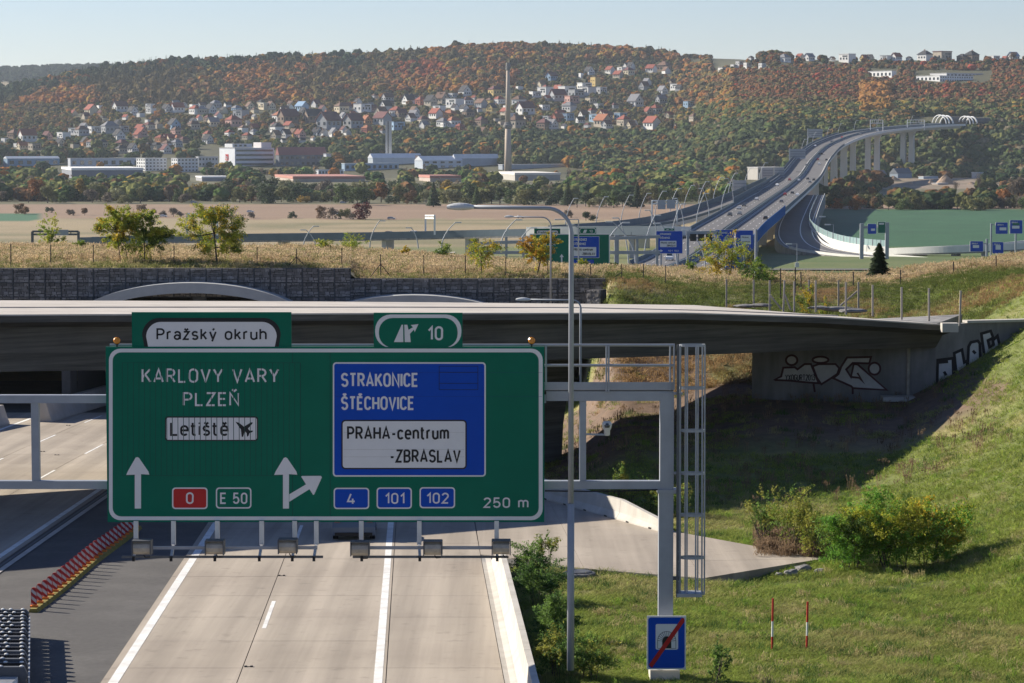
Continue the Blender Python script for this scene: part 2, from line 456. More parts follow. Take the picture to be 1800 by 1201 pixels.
def build_ground():
    ds = []
    d = 28.0
    while d < 9000:
        ds.append(d)
        if d < 260: d += 1.6
        elif d < 600: d += 14
        elif d < 2560: d += 24
        elif d < 3100: d += 14
        elif d < 5200: d += 32
        else: d *= 1.08
    xs = []
    x = -4200.0
    while x < 6000:
        xs.append(x)
        x += 150 if (x < -400 or x > 2200) else 14
    mb = MB(); cols = []
    grid = []
    for d in ds:
        row = []
        for x in xs:
            X = (x - CX) / F * d
            if d <= 5200: z = ground_z(X, d)
            else: z = P(x, hill_y(x, d), d).z
            row.append((X, d, z))
            cols.append(zone_colour(X, d))
        grid.append(row)
    mb.sheet(grid)
    me = mb.mesh('ground', M['ground'], True)
    at = me.color_attributes.new('zone', 'FLOAT_COLOR', 'POINT')
    flat = []
    for c in cols: flat += [max(.01, c[0]), max(.01, c[1]), max(.008, c[2]), 1.0]
    at.data.foreach_set('color', flat)
    o = link('ground', me); o['kind'] = 'structure'
    # far ridge behind the left flank
    mb = MB(); grid = []
    keys = [(-2500, 140), (-400, 128), (0, 127), (100, 122), (180, 121), (300, 125), (500, 140), (900, 150)]
    for d, dy in ((6900, 60), (7300, 28), (7700, 6), (8000, 0), (8600, 30)):
        grid.append([P(x, interp(keys, x) + dy, d) for x in range(-2500, 950, 50)])
    mb.sheet(grid)
    me = mb.mesh('far_hill', M['ground'], True)
    at = me.color_attributes.new('zone', 'FLOAT_COLOR', 'POINT')
    fl = []
    for v in me.vertices:
        x, y = px(v.co)
        fl += [.40, .31, .19, 1] if (x < 75 and y > 148) else [.03, .045, .03, 1]
    at.data.foreach_set('color', fl)
    link('far_hill', me)['kind'] = 'structure'
    # earth cover over the tunnel tubes, behind the gabion wall
    mb = MB(); grid = []
    d = 188.9
    while d < 292:
        row = []
        for i in range(0, 90):
            X = -74 + i * (80.3 / 89.0)
            xx = CX + F * X / d
            z = plateau_z(xx, d)
            z = max(z, road_z(d) - 1.8)
            row.append((X, d, z))
        grid.append(row); d += 1.7
    mb.sheet(grid)
    me = mb.mesh('tunnel_cover', M['ground'], True)
    at = me.color_attributes.new('zone', 'FLOAT_COLOR', 'POINT')
    fl = []
    for v in me.vertices:
        c = STRAW.lerp(GRASS, .3 + .5 * fbm(v.co.x * .2, v.co.y * .3, 5.0))
        fl += [c[0], c[1], c[2], 1]
    at.data.foreach_set('color', fl)
    link('tunnel_cover_ground', me)['kind'] = 'structure'
build_ground()

# ------------------------------------------------------------------ scatter helper: stuff made of many small shared pieces
PROTO = bpy.data.collections.new('scatter_pieces')
def proto_collection(name, meshes):
    c = bpy.data.collections.new(name)
    for i, me in enumerate(meshes):
        c.objects.link(bpy.data.objects.new('%s_%02d' % (name, i), me))
    return c
def scatter(name, coll, pts, label=None):
    """pts: list of (pos, scale_xyz, rz, index, colour)"""
    me = bpy.data.meshes.new(name)
    me.from_pydata([tuple(p[0]) for p in pts], [], [])
    def att(n, t, vals, key='value'):
        a = me.attributes.new(n, t, 'POINT'); a.data.foreach_set(key, vals)
    sc, ro, ix, tc = [], [], [], []
    for p in pts:
        s = p[1]; s = (s, s, s) if not hasattr(s, '__len__') else s
        sc += [*s]; ro += [0, 0, p[2]]; ix.append(p[3]); tc += [*p[4], 1.0]
    att('scl', 'FLOAT_VECTOR', sc, 'vector'); att('rot', 'FLOAT_VECTOR', ro, 'vector'); att('idx', 'INT', ix); att('tint', 'FLOAT_COLOR', tc, 'color')
    o = link(name, me); o['kind'] = 'stuff'
    if label: o['label'] = label
    ng = bpy.data.node_groups.new(name, 'GeometryNodeTree')
    ng.interface.new_socket('Geometry', in_out='INPUT', socket_type='NodeSocketGeometry')
    ng.interface.new_socket('Geometry', in_out='OUTPUT', socket_type='NodeSocketGeometry')
    N, L = ng.nodes, ng.links
    gi, go = N.new('NodeGroupInput'), N.new('NodeGroupOutput')
    iop = N.new('GeometryNodeInstanceOnPoints')
    ci = N.new('GeometryNodeCollectionInfo'); ci.inputs['Collection'].default_value = coll
    ci.inputs['Separate Children'].default_value = True; ci.inputs['Reset Children'].default_value = True
    def na(n, t):
        k = N.new('GeometryNodeInputNamedAttribute'); k.data_type = t; k.inputs['Name'].default_value = n
        return k.outputs['Attribute']
    L.new(gi.outputs[0], iop.inputs['Points']); L.new(ci.outputs[0], iop.inputs['Instance'])
    iop.inputs['Pick Instance'].default_value = True
    L.new(na('idx', 'INT'), iop.inputs['Instance Index'])
    e2r = N.new('FunctionNodeEulerToRotation'); L.new(na('rot', 'FLOAT_VECTOR'), e2r.inputs[0])
    L.new(e2r.outputs[0], iop.inputs['Rotation']); L.new(na('scl', 'FLOAT_VECTOR'), iop.inputs['Scale'])
    L.new(iop.outputs[0], go.inputs[0])
    md = o.modifiers.new('scatter', 'NODES'); md.node_group = ng
    return o

def rand_dir(r):
    z = r.uniform(-1, 1); a = r.uniform(0, 2 * math.pi); k = math.sqrt(1 - z * z)
    return Vector((k * math.cos(a), k * math.sin(a), z))
def leaf_cloud(mb, r, lobes, n, size, flat=.5):
    """n leaf clumps spread through a set of lobes (centre, radii)"""
    vol = [l[1][0] * l[1][1] * l[1][2] for l in lobes]
    for _ in range(n):
        c, rad = r.choices(lobes, vol)[0]
        d = rand_dir(r); k = r.random() ** .34
        p = Vector((c[0] + d.x * rad[0] * k, c[1] + d.y * rad[1] * k, c[2] + d.z * rad[2] * k))
        nrm = (d + rand_dir(r) * .9 + Vector((0, 0, flat))).normalized()
        t = nrm.cross(rand_dir(r)).normalized(); b = nrm.cross(t)
        s = size * r.uniform(.6, 1.35)
        mb.quad(p - t * s - b * s * .35, p + b * s * .75 - t * s * .2, p + t * s + b * s * .25, p - b * s * .7 + t * s * .15)
    return mb
def crown_lobes(r, n, h, w, base=.25):
    out = [((0, 0, h * .55), (w * .30, w * .30, h * .33))]
    for _ in range(n):
        a = r.uniform(0, 2 * math.pi); zz = r.uniform(base, .88)
        rr = w * .5 * math.sqrt(max(.05, 1 - ((zz - .5) / .55) ** 2)) * r.uniform(.45, .8)
        s = w * r.uniform(.13, .24)
        out.append(((math.cos(a) * rr, math.sin(a) * rr, h * zz), (s, s, s * r.uniform(.7, 1.0))))
    return out
def conifer_cloud(mb, r, n, h, w, size, pw=.85):
    for _ in range(n):
        t = r.random() ** 1.5
        layer = (math.sin(t * 46) * .5 + .5) * .35 + .65
        rad = w * .5 * (1 - t) ** pw * layer * math.sqrt(r.uniform(.25, 1))
        a = r.uniform(0, 2 * math.pi)
        p = Vector((math.cos(a) * rad, math.sin(a) * rad, h * (.06 + .94 * t)))
        out = Vector((math.cos(a), math.sin(a), -.35)).normalized(); side = Vector((-math.sin(a), math.cos(a), 0))
        s = size * r.uniform(.6, 1.3) * (1 - .5 * t)
        nn = Vector((0, 0, 1)) * s * .3
        mb.quad(p - side * s * .6 + nn, p + out * s * 1.2 - side * s * .15, p + side * s * .6 - nn * .4, p - out * s * .5 + nn)
    return mb
def lumpy(mb, r, w):
    """closed knobbly crown, unit height"""
    bm = bmesh.new(); bmesh.ops.create_icosphere(bm, subdivisions=3, radius=.5)
    o = Vector((r.uniform(0, 50), r.uniform(0, 50), r.uniform(0, 50)))
    n0 = len(mb.v)
    for v in bm.verts:
        k = 1 + .42 * noise.noise(v.co * 4.2 + o) + .25 * noise.noise(v.co * 9.5 + o)
        zz = .5 + v.co.z * k * .98
        q = .75 + .25 * min(1.0, zz * 2.2)
        mb.v.append((v.co.x * k * w * q, v.co.y * k * w * q, max(-.02, zz)))
    for f in bm.faces: mb.f.append(tuple(n0 + v.index for v in f.verts))
    bm.free()
# low detail trees for the far wood (unit height)
far_meshes = []
for i in range(7):
    r = random.Random(100 + i); mb = MB()
    lumpy(mb, r, r.uniform(.85, 1.1))
    lob = crown_lobes(r, 6, 1.0, r.uniform(.85, 1.0), .1)
    leaf_cloud(mb, r, lob, 90, .05, .7)
    far_meshes.append(mb.mesh('far_broadleaf', M['leaf_inst']))
for i in range(3):
    r = random.Random(200 + i); mb = MB()
    conifer_cloud(mb, r, 170, 1.0, .42 + .06 * i, .085, .9)
    far_meshes.append(mb.mesh('far_conifer', M['leaf_inst']))
for i in range(2):                                     # thin bare tree
    r = random.Random(300 + i); mb = MB()
    lob = [((r.uniform(-.12, .12), r.uniform(-.12, .12), .3 + .1 * k), (.14, .14, .14)) for k in range(7)]
    leaf_cloud(mb, r, lob, 130, .05, .2)
    mb.tube([(0, 0, 0), (0, 0, .9)], [.012, .004], 3)
    far_meshes.append(mb.mesh('far_bare', M['leaf_inst']))
FAR = proto_collection('far_tree', far_meshes)
C_CON = Vector((.018, .036, .024)); C_OLI = Vector((.10, .105, .034)); C_GRN = Vector((.06, .10, .027)); C_ORA = Vector((.32, .125, .025))
C_RUS = Vector((.22, .068, .025)); C_BRO = Vector((.15, .08, .036)); C_YEL = Vector((.30, .20, .035)); C_RED = Vector((.30, .028, .022)); C_BAR = Vector((.17, .135, .10))
C_DGR = Vector((.03, .052, .022))

# ------------------------------------------------------------------ house table: x y width type wall roof (photograph pixels)
HOUSES = """153 203 20 s c r;173 203 9 s o m;172 191 8 f w g;215 197 20 s w m;237 203 13 g w d;260 191 12 f w g;297 198 12 g w d;261 200 13 f w w;250 206 10 f w g;
169 234 16 f w w;197 235 22 h g g;220 233 16 f g g;242 233 15 s g r;267 228 14 h b m;127 238 18 f w g;148 239 18 h g n;105 246 18 f w w;58 243 13 f w g;52 250 24 s w r;
87 246 12 g p m;18 244 16 h n n;5 250 10 f w g;27 259 10 f w g;42 263 14 s c o;65 264 16 f b g;110 258 12 g c d;153 257 13 g o d;167 259 15 h g n;183 259 14 h b d;
213 246 15 g w d;238 243 12 s p r;253 241 14 g p r;277 251 14 h o r;298 249 14 s w r;220 261 16 h n m;238 268 13 g w d;255 264 13 h c d;270 263 13 h b d;288 261 14 h w n;
217 270 15 h b d;295 271 14 g w m;315 198 18 s w r;337 201 16 h w r;357 201 15 h b g;344 192 12 f w g;358 191 12 s w n;375 200 14 g w d;387 199 9 g w d;396 200 10 g c d;
383 190 14 h g g;420 198 13 h l g;442 194 12 g c n;459 193 16 f c w;479 193 12 g c n;451 199 10 h c n;502 199 13 s w n;512 195 10 g w d;525 196 18 s l l;598 198 10 h y n;
417 208 20 f g g;378 223 17 s c g;370 214 12 h n m;344 228 16 h b n;310 228 16 g l d;416 223 20 h p r;422 233 13 h w n;436 231 10 f b g;437 220 7 g w d;398 241 13 h w r;
430 246 13 h b r;496 214 18 h w o;512 218 27 s n m;582 214 20 h w o;555 217 26 s n d;587 228 32 s g m;479 234 18 h w d;497 243 13 g w d;503 228 15 s b r;520 241 12 g y n;
532 243 13 g p r;562 239 12 g w d;573 240 11 g w d;590 241 13 g w g;370 253 13 g w d;360 244 14 h b r;305 251 15 s c r;317 251 14 h c o;450 231 14 s n r;327 252 12 h n m;
315 238 15 h p n;315 259 14 h g g;605 198 18 h c n;613 194 14 s g m;625 198 9 g o n;644 198 22 f w g;659 196 12 s p m;672 194 14 g w d;688 189 12 s c n;711 184 15 g w d;
685 179 16 s g n;732 179 13 h w n;745 185 15 h r r;763 186 15 g b d;783 182 16 g b n;792 190 23 f w g;803 194 9 g w d;767 197 16 f w g;822 169 15 g w d;875 168 17 h y m;
857 183 11 h y n;882 183 14 h w r;825 185 15 h w m;840 190 17 s g n;860 196 12 g y d;873 193 9 g y n;691 205 18 h w r;663 206 15 g b n;708 206 15 s n m;733 211 14 g w g;
760 209 19 s w r;786 209 16 h o o;628 225 26 s g m;648 219 13 g o o;665 220 24 s g m;640 234 14 h r o;607 234 10 g w m;613 238 9 g w d;702 229 20 f l l;773 223 16 h w g;
785 224 12 f w g;802 223 18 h w o;748 219 15 h b m;813 229 12 h r r;827 206 15 h n d;883 203 14 s b r;840 221 16 h n m;853 236 10 g y n;919 186 18 h w n;952 168 20 f w w;
944 172 15 f w w;976 165 16 s b r;1003 168 22 f w w;1026 168 21 f w g;1032 159 18 f w w;1061 165 16 f w w;1042 154 12 t y n;985 178 22 s g m;1010 182 18 f p p;1019 172 20 f g g;
1043 182 14 f c g;1056 191 12 f w w;960 194 13 f w w;995 197 18 h w g;929 202 24 s w m;987 207 14 s r r;1003 212 18 f l g;1055 209 13 g c r;1071 210 14 s w m;1083 208 9 f y n;
1096 210 16 f l w;1042 215 20 f l g;958 214 14 f w g;976 227 14 g w g;984 215 16 s r o;1052 224 24 s b o;1071 226 15 s w m;1090 221 18 h b r;1139 228 24 s w r;1124 188 18 g w g;
1180 208 12 s c r;1159 200 16 h g r;1215 188 14 f l g;1225 213 14 h b n;1184 159 16 f w g;1166 182 15 s g g;915 225 22 h b n;950 227 18 h n m;1141 128 15 s w r;1162 126 18 h n n;
1174 130 10 g w n;1040 132 12 g w d;1019 138 6 t w w;1068 130 14 s w r;1089 128 13 f w w;1083 138 14 s b r;1113 122 10 g w d;1110 132 14 h c m;1098 120 8 g w d;974 142 16 s l m;
1223 108 16 h n n;1260 101 12 f w g;1277 109 21 f w g;1303 108 13 f w g;1323 103 10 h w d;1293 118 12 f w w;1317 118 14 f w w;1343 118 13 f w g;1385 111 22 h w g;1403 103 15 s b r;
1427 108 20 s w g;1483 110 28 f w w;1466 108 12 s w n;1515 108 13 g y r;1533 105 13 g c d;1553 106 18 f w g;1580 107 20 s w r;1596 104 11 h w d;1620 107 25 h w d;1664 105 32 f b m;
1648 102 12 h n d;1687 106 18 h n d;1715 106 25 h n d;1752 103 17 f w w;1764 103 12 s p r;1786 104 22 s w l"""
HOUSES = [h.split() for h in HOUSES.replace('\n', '').split(';')]
HOUSES = [(int(a), int(b), int(c), d, e, f) for a, b, c, d, e, f in HOUSES]
def fill_houses():
    r = random.Random(99); out = []
    zones = [(2, 300, 190, 264), (300, 600, 186, 252), (600, 905, 172, 236), (905, 1205, 122, 230)]
    tries = 0
    while len(out) < 78 and tries < 6000:
        tries += 1
        a, b, c, e = r.choice(zones); x, y, w = r.uniform(a, b), r.uniform(c, e), r.randint(8, 12)
        if x < 130 and y < 236: continue
        if 905 < x < 1020 and y < 150: continue
        if any(abs(x - h[0]) < (w + h[2]) * .55 and abs(y - h[1]) < 6.5 for h in HOUSES + out): continue
        out.append((int(x), int(y), w, r.choice('gghsf'), r.choice('wwwcbgw'), r.choice('nmdgnrd')))
    return out
HOUSES += fill_houses()
FAR_BLOCKS = [(1533, 1576, 123, 137), (1610, 1740, 126, 146), (1440, 1478, 104, 112)]
HB = {}
for (hx, hy, hw, *_r) in HOUSES: HB.setdefault(hx // 40, []).append((hx, hy, hw))
def hides_house(x, y, hpx, wpx):
    for k in (x // 40 - 1, x // 40, x // 40 + 1):
        for hx, hy, hw in HB.get(int(k), ()):
            if abs(x - hx) < hw * .5 + wpx * .5 and y > hy - 1 and y - hpx < hy - 1: return True
            if abs(x - hx) < hw * .5 + wpx * .2 and abs(y - hy) < 4: return True
    return False

HALLS = [(0, 98, 274, 297), (112, 240, 277, 298), (74, 250, 297, 310), (230, 350, 276, 306), (345, 482, 252, 297), (482, 584, 263, 296), (555, 604, 296, 312), (332, 405, 310, 322), (458, 645, 310, 326), (598, 702, 284, 304), (644, 880, 272, 300), (676, 692, 213, 290), (730, 814, 310, 324), (858, 990, 304, 318), (876, 1025, 287, 302), (1314, 1382, 291, 311), (886, 900, 118, 306)]
def hides_hall(x, y, hp):
    for a, b, c, e in HALLS:
        if a - hp * .5 < x < b + hp * .5 and y > e - 3 and y - hp < e - 3.5 + (0 if b - a > 30 else 40): return True
        if a - 2 < x < b + 2 and c + 4 < y <= e - 3: return True
    return False
def forest_kind(x, y, r):
    c = interp(SKY_KEYS, x)
    n = fbm(x * .012, y * .03, 1.7); n2 = fbm(x * .03, y * .06, 8.2)
    if x < 1190:
        dep = y - c
        town = (185 < y < 272 and x < 640) or (165 < y < 240 and 590 < x < 920) or (112 < y < 232 and 905 < x < 1235)
        if y > 205 and x > 600 and y > 238 - max(0, x - 1100) * .1 or (y > 262):
            return r.choices([C_OLI, C_DGR, C_BRO, C_ORA, C_CON, C_GRN], [4, 4, 1.2, 1.0 + max(0, n2 * 5), 1.2, 1.5])[0], r.choice((0, 1, 2, 3, 4, 5, 6)), 13
        if town:
            return r.choices([C_OLI, C_DGR, C_GRN, C_BRO, C_YEL, C_CON, C_ORA], [3, 3.2, 2.2, 2.2, .5, 1.6, .8])[0], r.choice((0, 1, 2, 3, 4, 5, 6, 8)), 8
        st = fbm(x * .0055, y * .016, 3.9) * 2.2
        con = .72 if (x < 640 and dep < 26 + st * 20) else .10
        con += max(-.1, st * .9)
        if (x - 742) ** 2 / 50 ** 2 + (y - 128) ** 2 / 17 ** 2 < 1 and r.random() < .75: return C_RED.lerp(C_RUS, r.uniform(.3, .8)), r.randrange(7), 12
        if r.random() < con: return C_CON.lerp(C_DGR, r.random()), r.choice((7, 8, 9, 7, 8, 2)), r.uniform(14, 19)
        w = [2.4 + n2 * 7 - st * 5, 2.6 - st * 3, 2.6, 1.6 - n2 * 4 + st * 5, .7, .9 + st * 4]
        w = [max(.1, k) for k in w]
        return r.choices([C_ORA, C_RUS, C_BRO, C_OLI, C_YEL, C_DGR], w)[0], r.randrange(7), 13
    if y < 112: return r.choices([C_BRO, C_DGR, C_OLI, C_ORA, C_CON], [3, 2, 2, 1.5, 1.5])[0], r.choice((0, 1, 2, 3, 8)), 8
    if x < 1290 and y < 200: return r.choices([C_OLI, C_ORA, C_YEL, C_DGR, C_BRO], [3, 2.2, 1.2, 2, 1])[0], r.randrange(7), 11
    if abs(x - 1540) < 22 and 158 < y < 205: return C_ORA.lerp(C_YEL, r.random() * .5), r.randrange(7), 12
    if y < 182:
        if r.random() < .01: return C_RED, r.randrange(7), 8
        return r.choices([C_BRO, C_RUS, C_OLI, C_DGR, C_ORA, C_GRN], [4, 2.4, 2.2 + n2 * 4 if n2 > -.4 else .5, 1.5, .6, .8])[0], r.randrange(7), r.uniform(4.2, 7)
    if y < 225: return r.choices([C_OLI, C_YEL, C_DGR, C_BRO, C_GRN, C_ORA], [4, 1.0, 2, 2, 1.5, .6])[0], r.randrange(7), 9
    return r.choices([C_OLI, C_DGR, C_CON, C_GRN, C_BRO, C_BAR], [3, 4, 1, 1.5, 1.6, .4])[0], r.randrange(7), 12

def build_forest():
    r = random.Random(11); pts = []
    def try_place(x, d, force=False):
        y = hill_y(x, d)
        for a, b, c, e in FAR_BLOCKS:
            if a - 4 < x < b + 4 and c - 2 < y < e + 5 + 4 * fbm(x * .08, y * .1, 2.0): return
        if 1600 < x < 1735 and 196 < y < 232 and d < 3000: return
        if 1545 < x < 1690 and 212 < y < 320 and d < 2890 and r.random() < .35: return
        col, kind, h = forest_kind(x, y, r)
        h *= r.choice((r.uniform(.4, .65), r.uniform(.55, .9), r.uniform(.75, 1.15)))
        hp = h / d * F
        if hides_house(x, y, hp, hp * 1.1) and r.random() < .99: return
        if hides_hall(x, y, hp) and r.random() < .992: return
        town = x < 1235 and 112 < y < 272 and h < 11
        X = (x - CX) / F * d
        c0 = interp(SKY_KEYS, x)
        if x < 1190: avg = Vector((.035, .048, .028)).lerp(Vector((.15, .08, .034)), sstep(4, 34, y - c0 + 24 * fbm(x * .01, y * .02, 5.0))) if x < 640 else Vector((.12, .075, .034))
        else: avg = Vector((.13, .075, .045)) if y < 190 else Vector((.07, .072, .032))
        if y > 232: avg = Vector((.06, .066, .028))
        col = Vector(col).lerp(avg, .45) * r.uniform(1.25, 1.65)
        wd = h * (r.uniform(.9, 1.2) if kind < 7 else 1.0)
        pts.append((P(x, y, d) - Vector((0, 0, .6)), (wd, wd, h), r.uniform(0, 6.28), kind, col))
    # even cover over the visible slope, denser where it is seen steeply
    for _ in range(50000):
        x = r.uniform(-420, 2230)
        if x < 1250: d = r.uniform(2860, 4760)
        else: d = 2660 + (4000 - 2660) * r.random() ** 1.15
        try_place(x, d)
    for _ in range(15000):                       # extra small shrubs on the right flank
        x = r.uniform(1230, 2150); d = r.uniform(2850, 3600)
        try_place(x, d)
    for _ in range(5000):                       # garden bushes and small trees between the houses
        x = r.uniform(-20, 1240); y = r.uniform(118, 272); q = hit(x, y, 2900); d = q.y
        if d > 4500: continue
        h = r.uniform(2.5, 6.0); hp = h / d * F
        if hides_house(x, y, hp, hp) and r.random() < .9: continue
        if hides_hall(x, y, hp): continue
        col = Vector(r.choice((C_OLI, C_DGR, C_GRN, C_BRO, C_DGR, C_YEL))) * r.uniform(.8, 1.2)
        pts.append((q, (h * 1.2, h * 1.2, h), r.uniform(0, 6.28), r.randrange(7), col))
    for _ in range(1500):                       # gardens along the ridge on the right
        x = r.uniform(1230, 2100); d = r.uniform(3760, 3960); y = hill_y(x, d); h = r.uniform(3, 8); hp = h / d * F
        if hides_house(x, y, hp, hp): continue
        pts.append((P(x, y, d), (h * 1.1, h * 1.1, h), r.uniform(0, 6.28), r.choice((0, 1, 2, 3, 4, 8)), Vector(r.choice((C_OLI, C_DGR, C_BRO, C_CON, C_RUS))) * r.uniform(.8, 1.2)))
    for _ in range(2600):                       # ridge line
        x = r.uniform(-420, 1240); d = r.uniform(4520, 4720)
        try_place(x, d)
    scatter('hillside_forest', FAR, pts, 'autumn wood covering the hills beyond the town')
    pts = []
    keys = [(-2500, 140), (-400, 128), (0, 127), (100, 122), (180, 121), (300, 125), (500, 140)]
    for _ in range(4200):
        x = r.uniform(-420, 420); d = r.uniform(7000, 8080)
        dy = interp([(6900, 60), (7300, 28), (7700, 6), (8000, 0), (8600, 30)], d)
        y = interp(keys, x) + dy
        if x < 75 and y > 146: continue
        h = r.uniform(12, 20)
        pts.append((P(x, y, d), (h, h, h), r.uniform(0, 6.28), r.choice((7, 8, 0, 1, 2)), C_CON.lerp(C_DGR, r.random())))
    scatter('far_ridge_forest', FAR, pts, 'dark blue wood on the far ridge')
build_forest()
# ================================================================== MOTORWAY SURFACE
def xr(d):
    x = -3.98 - .0355 * (d - 79.4)
    if d > 120: x += .5 * .00134 * (d - 120) ** 2
    return x
def xl(d):
    return -20.6 + (.5 * .0008 * (d - 140) ** 2 if d > 140 else 0)
def rp(X, d, dz=0.0): return (X, d, road_z(d) + dz)
mb = MB()
mb.sheet([[rp(X, d, -.03) for X in (-46, -33, -20, -12, -4, xr(d) + 3.82)] for d in [30 + 4 * i for i in range(49)]])
road = structure('road', mb, M['asphalt'])
slab_cols_r = [(-8.15, -4.16), (-4.13, .22), (.25, 3.72)]
slab_cols_l = [(.35, -4.0), (-4.03, -8.2), (-8.23, -12.4), (-12.43, -17.5)]
d = 50.0; k = 0
while d < 186:
    d2 = min(d + 5.17, 186)
    for fx, cols in ((xr, slab_cols_r), (xl, slab_cols_l)):
        if fx is xl and d < 84: continue
        for a, b in cols:
            m = MB(); g = .014
            r4 = [(fx(d + g) + a, d + g), (fx(d + g) + b, d + g), (fx(d2 - g) + b, d2 - g), (fx(d2 - g) + a, d2 - g)]
            if a > b: r4 = [r4[1], r4[0], r4[3], r4[2]]
            dz = rnd.uniform(-.002, .002)
            m.hexa([rp(x, y, -.028) for x, y in r4], [rp(x, y, dz) for x, y in r4])
            structure('paving_slab', m, M['concrete_road'], road)
    d = d2
def stripe(fx, off, w, d0, d1, name='lane_marking', dz=.006):
    m = MB(); n = max(1, int((d1 - d0) / 4)); g = []
    for i in range(n + 1):
        dd = lerp(d0, d1, i / n); g.append([rp(fx(dd) + off - w / 2, dd, dz), rp(fx(dd) + off + w / 2, dd, dz)])
    m.sheet(g); return structure(name, m, M['paint'], road)
stripe(xr, 0, .26, 50, 186, 'edge_line'); stripe(xr, -7.78, .30, 50, 186, 'edge_line')
d = GP(460, 1108).y - 23.2 * 2
while d < 180:
    stripe(xr, -3.93, .14, d, d + 6.3); d += 23.4
stripe(xl, 0.0, .26, 84, 186, 'edge_line'); stripe(xl, -12.4, .26, 120, 186, 'edge_line')
for off, ph in ((-3.95, 2.0), (-8.1, 9.0)):
    d = 88 + ph
    while d < 180:
        stripe(xl, off, .14, d, d + 6.2); d += 16.0
# drain slit beside the left carriageway and small road studs
m = MB(); m.sheet([[rp(xl(d) + .50, d, .0), rp(xl(d) + .62, d, .0)] for d in (84, 120, 150, 186)]); structure('drain_slit', m, M['steel_dark'], road)
m = MB(); m.sheet([[rp(xl(d) + .70, d, .004), rp(xl(d) + .95, d, .004)] for d in (84, 120, 150, 186)]); structure('gutter_strip', m, M['conc_light'], road)
for (sx, sy) in ((495, 1012), (437, 1172), (75, 775 + 19), (100, 800), (120, 748)):
    p = GP(sx, sy, .006)
    m = MB()
    for s in (-.09, .09): m.box((p.x + s, p.y, p.z + .01), (.08, .12, .03))
    m.box((p.x, p.y, p.z), (.16, .05, .015)); structure('road_stud', m, M['black'], road)
# shallow gutter channel before the barrier
m = MB(); m.sheet([[rp(xr(d) + 3.74, d, .0), rp(xr(d) + 3.90, d, -.028), rp(xr(d) + 4.06, d, .02), rp(xr(d) + 4.12, d, .03)] for d in [50 + 4 * i for i in range(15)] + [107.5]])
structure('gutter_channel', m, M['conc_light'], road)

def barrier(path, label, h=.9, seg=4.0, taper=0.0, slots=False, name='concrete_barrier', top=.2, foot=.62, g=None):
    """chain of precast barrier blocks along a path of (X, d)"""
    pts = [Vector((a, b, 0)) for a, b in path]
    base = Vector(rp(*path[0]))
    t = thing(name, label, 'barrier', base, g)
    L = (pts[-1] - pts[0]).length; n = max(1, round(L / seg))
    cum = [0]
    for a, b in zip(pts, pts[1:]): cum.append(cum[-1] + (b - a).length)
    def at(s):
        for i in range(len(pts) - 1):
            if s <= cum[i + 1] or i == len(pts) - 2:
                q = (s - cum[i]) / (cum[i + 1] - cum[i]); return pts[i].lerp(pts[i + 1], q), (pts[i + 1] - pts[i]).normalized()
    for i in range(n):
        s0, s1 = cum[-1] * i / n + .012, cum[-1] * (i + 1) / n - .012
        rings = []
        for q, s in ((0, s0), (1, s1)):
            p, tt = at(s); nn = Vector((tt.y, -tt.x, 0))
            hh = h
            if taper and i == n - 1 and q == 1: hh = h * taper
            prof = [(-foot / 2, 0), (foot / 2, 0), (foot / 2, .08 * hh), (foot / 2 - .16, .36 * hh), (top / 2, hh), (-top / 2, hh), (-foot / 2 + .16, .36 * hh), (-foot / 2, .08 * hh)]
            rings.append([(p.x + nn.x * a, p.y + nn.y * a, road_z(p.y) + b) for a, b in prof])
        m = MB().hexa(rings[0], rings[1])
        sg = part('barrier_block', m, M['conc_light'], t)
        if slots:
            for q in (.25, .75):
                p, tt = at(lerp(s0, s1, q)); nn = Vector((tt.y, -tt.x, 0))
                a = Vector((p.x, p.y, road_z(p.y) + .035)); 
                mm = MB().bar(a - tt * .16 - nn * .02, a + tt * .16 - nn * .02, foot + .05, .07); part('drain_slot', mm, M['black'], sg)
    return t
dd = [52 + 3.6 * i for i in range(16)]
barrier([(xr(d) + 4.42, d) for d in dd], 'pale concrete barrier along the shoulder beside the tall shrubs')
barrier([(1.45, 130.5), (6.75, 116.0)], 'pale concrete barrier bounding the paved bay behind the lamp post', taper=.45, slots=True, seg=4.6)
barrier([(-33.5, 176), (-35.2, 166.0)], 'shaded concrete barrier under the overpass at the left edge', h=1.25, foot=1.3, top=.5)
barrier([(-29.5, 196), (-31.0, 177.5)], 'shaded concrete barrier under the overpass beside the carriageway lines', h=1.25, foot=1.3, top=.5)
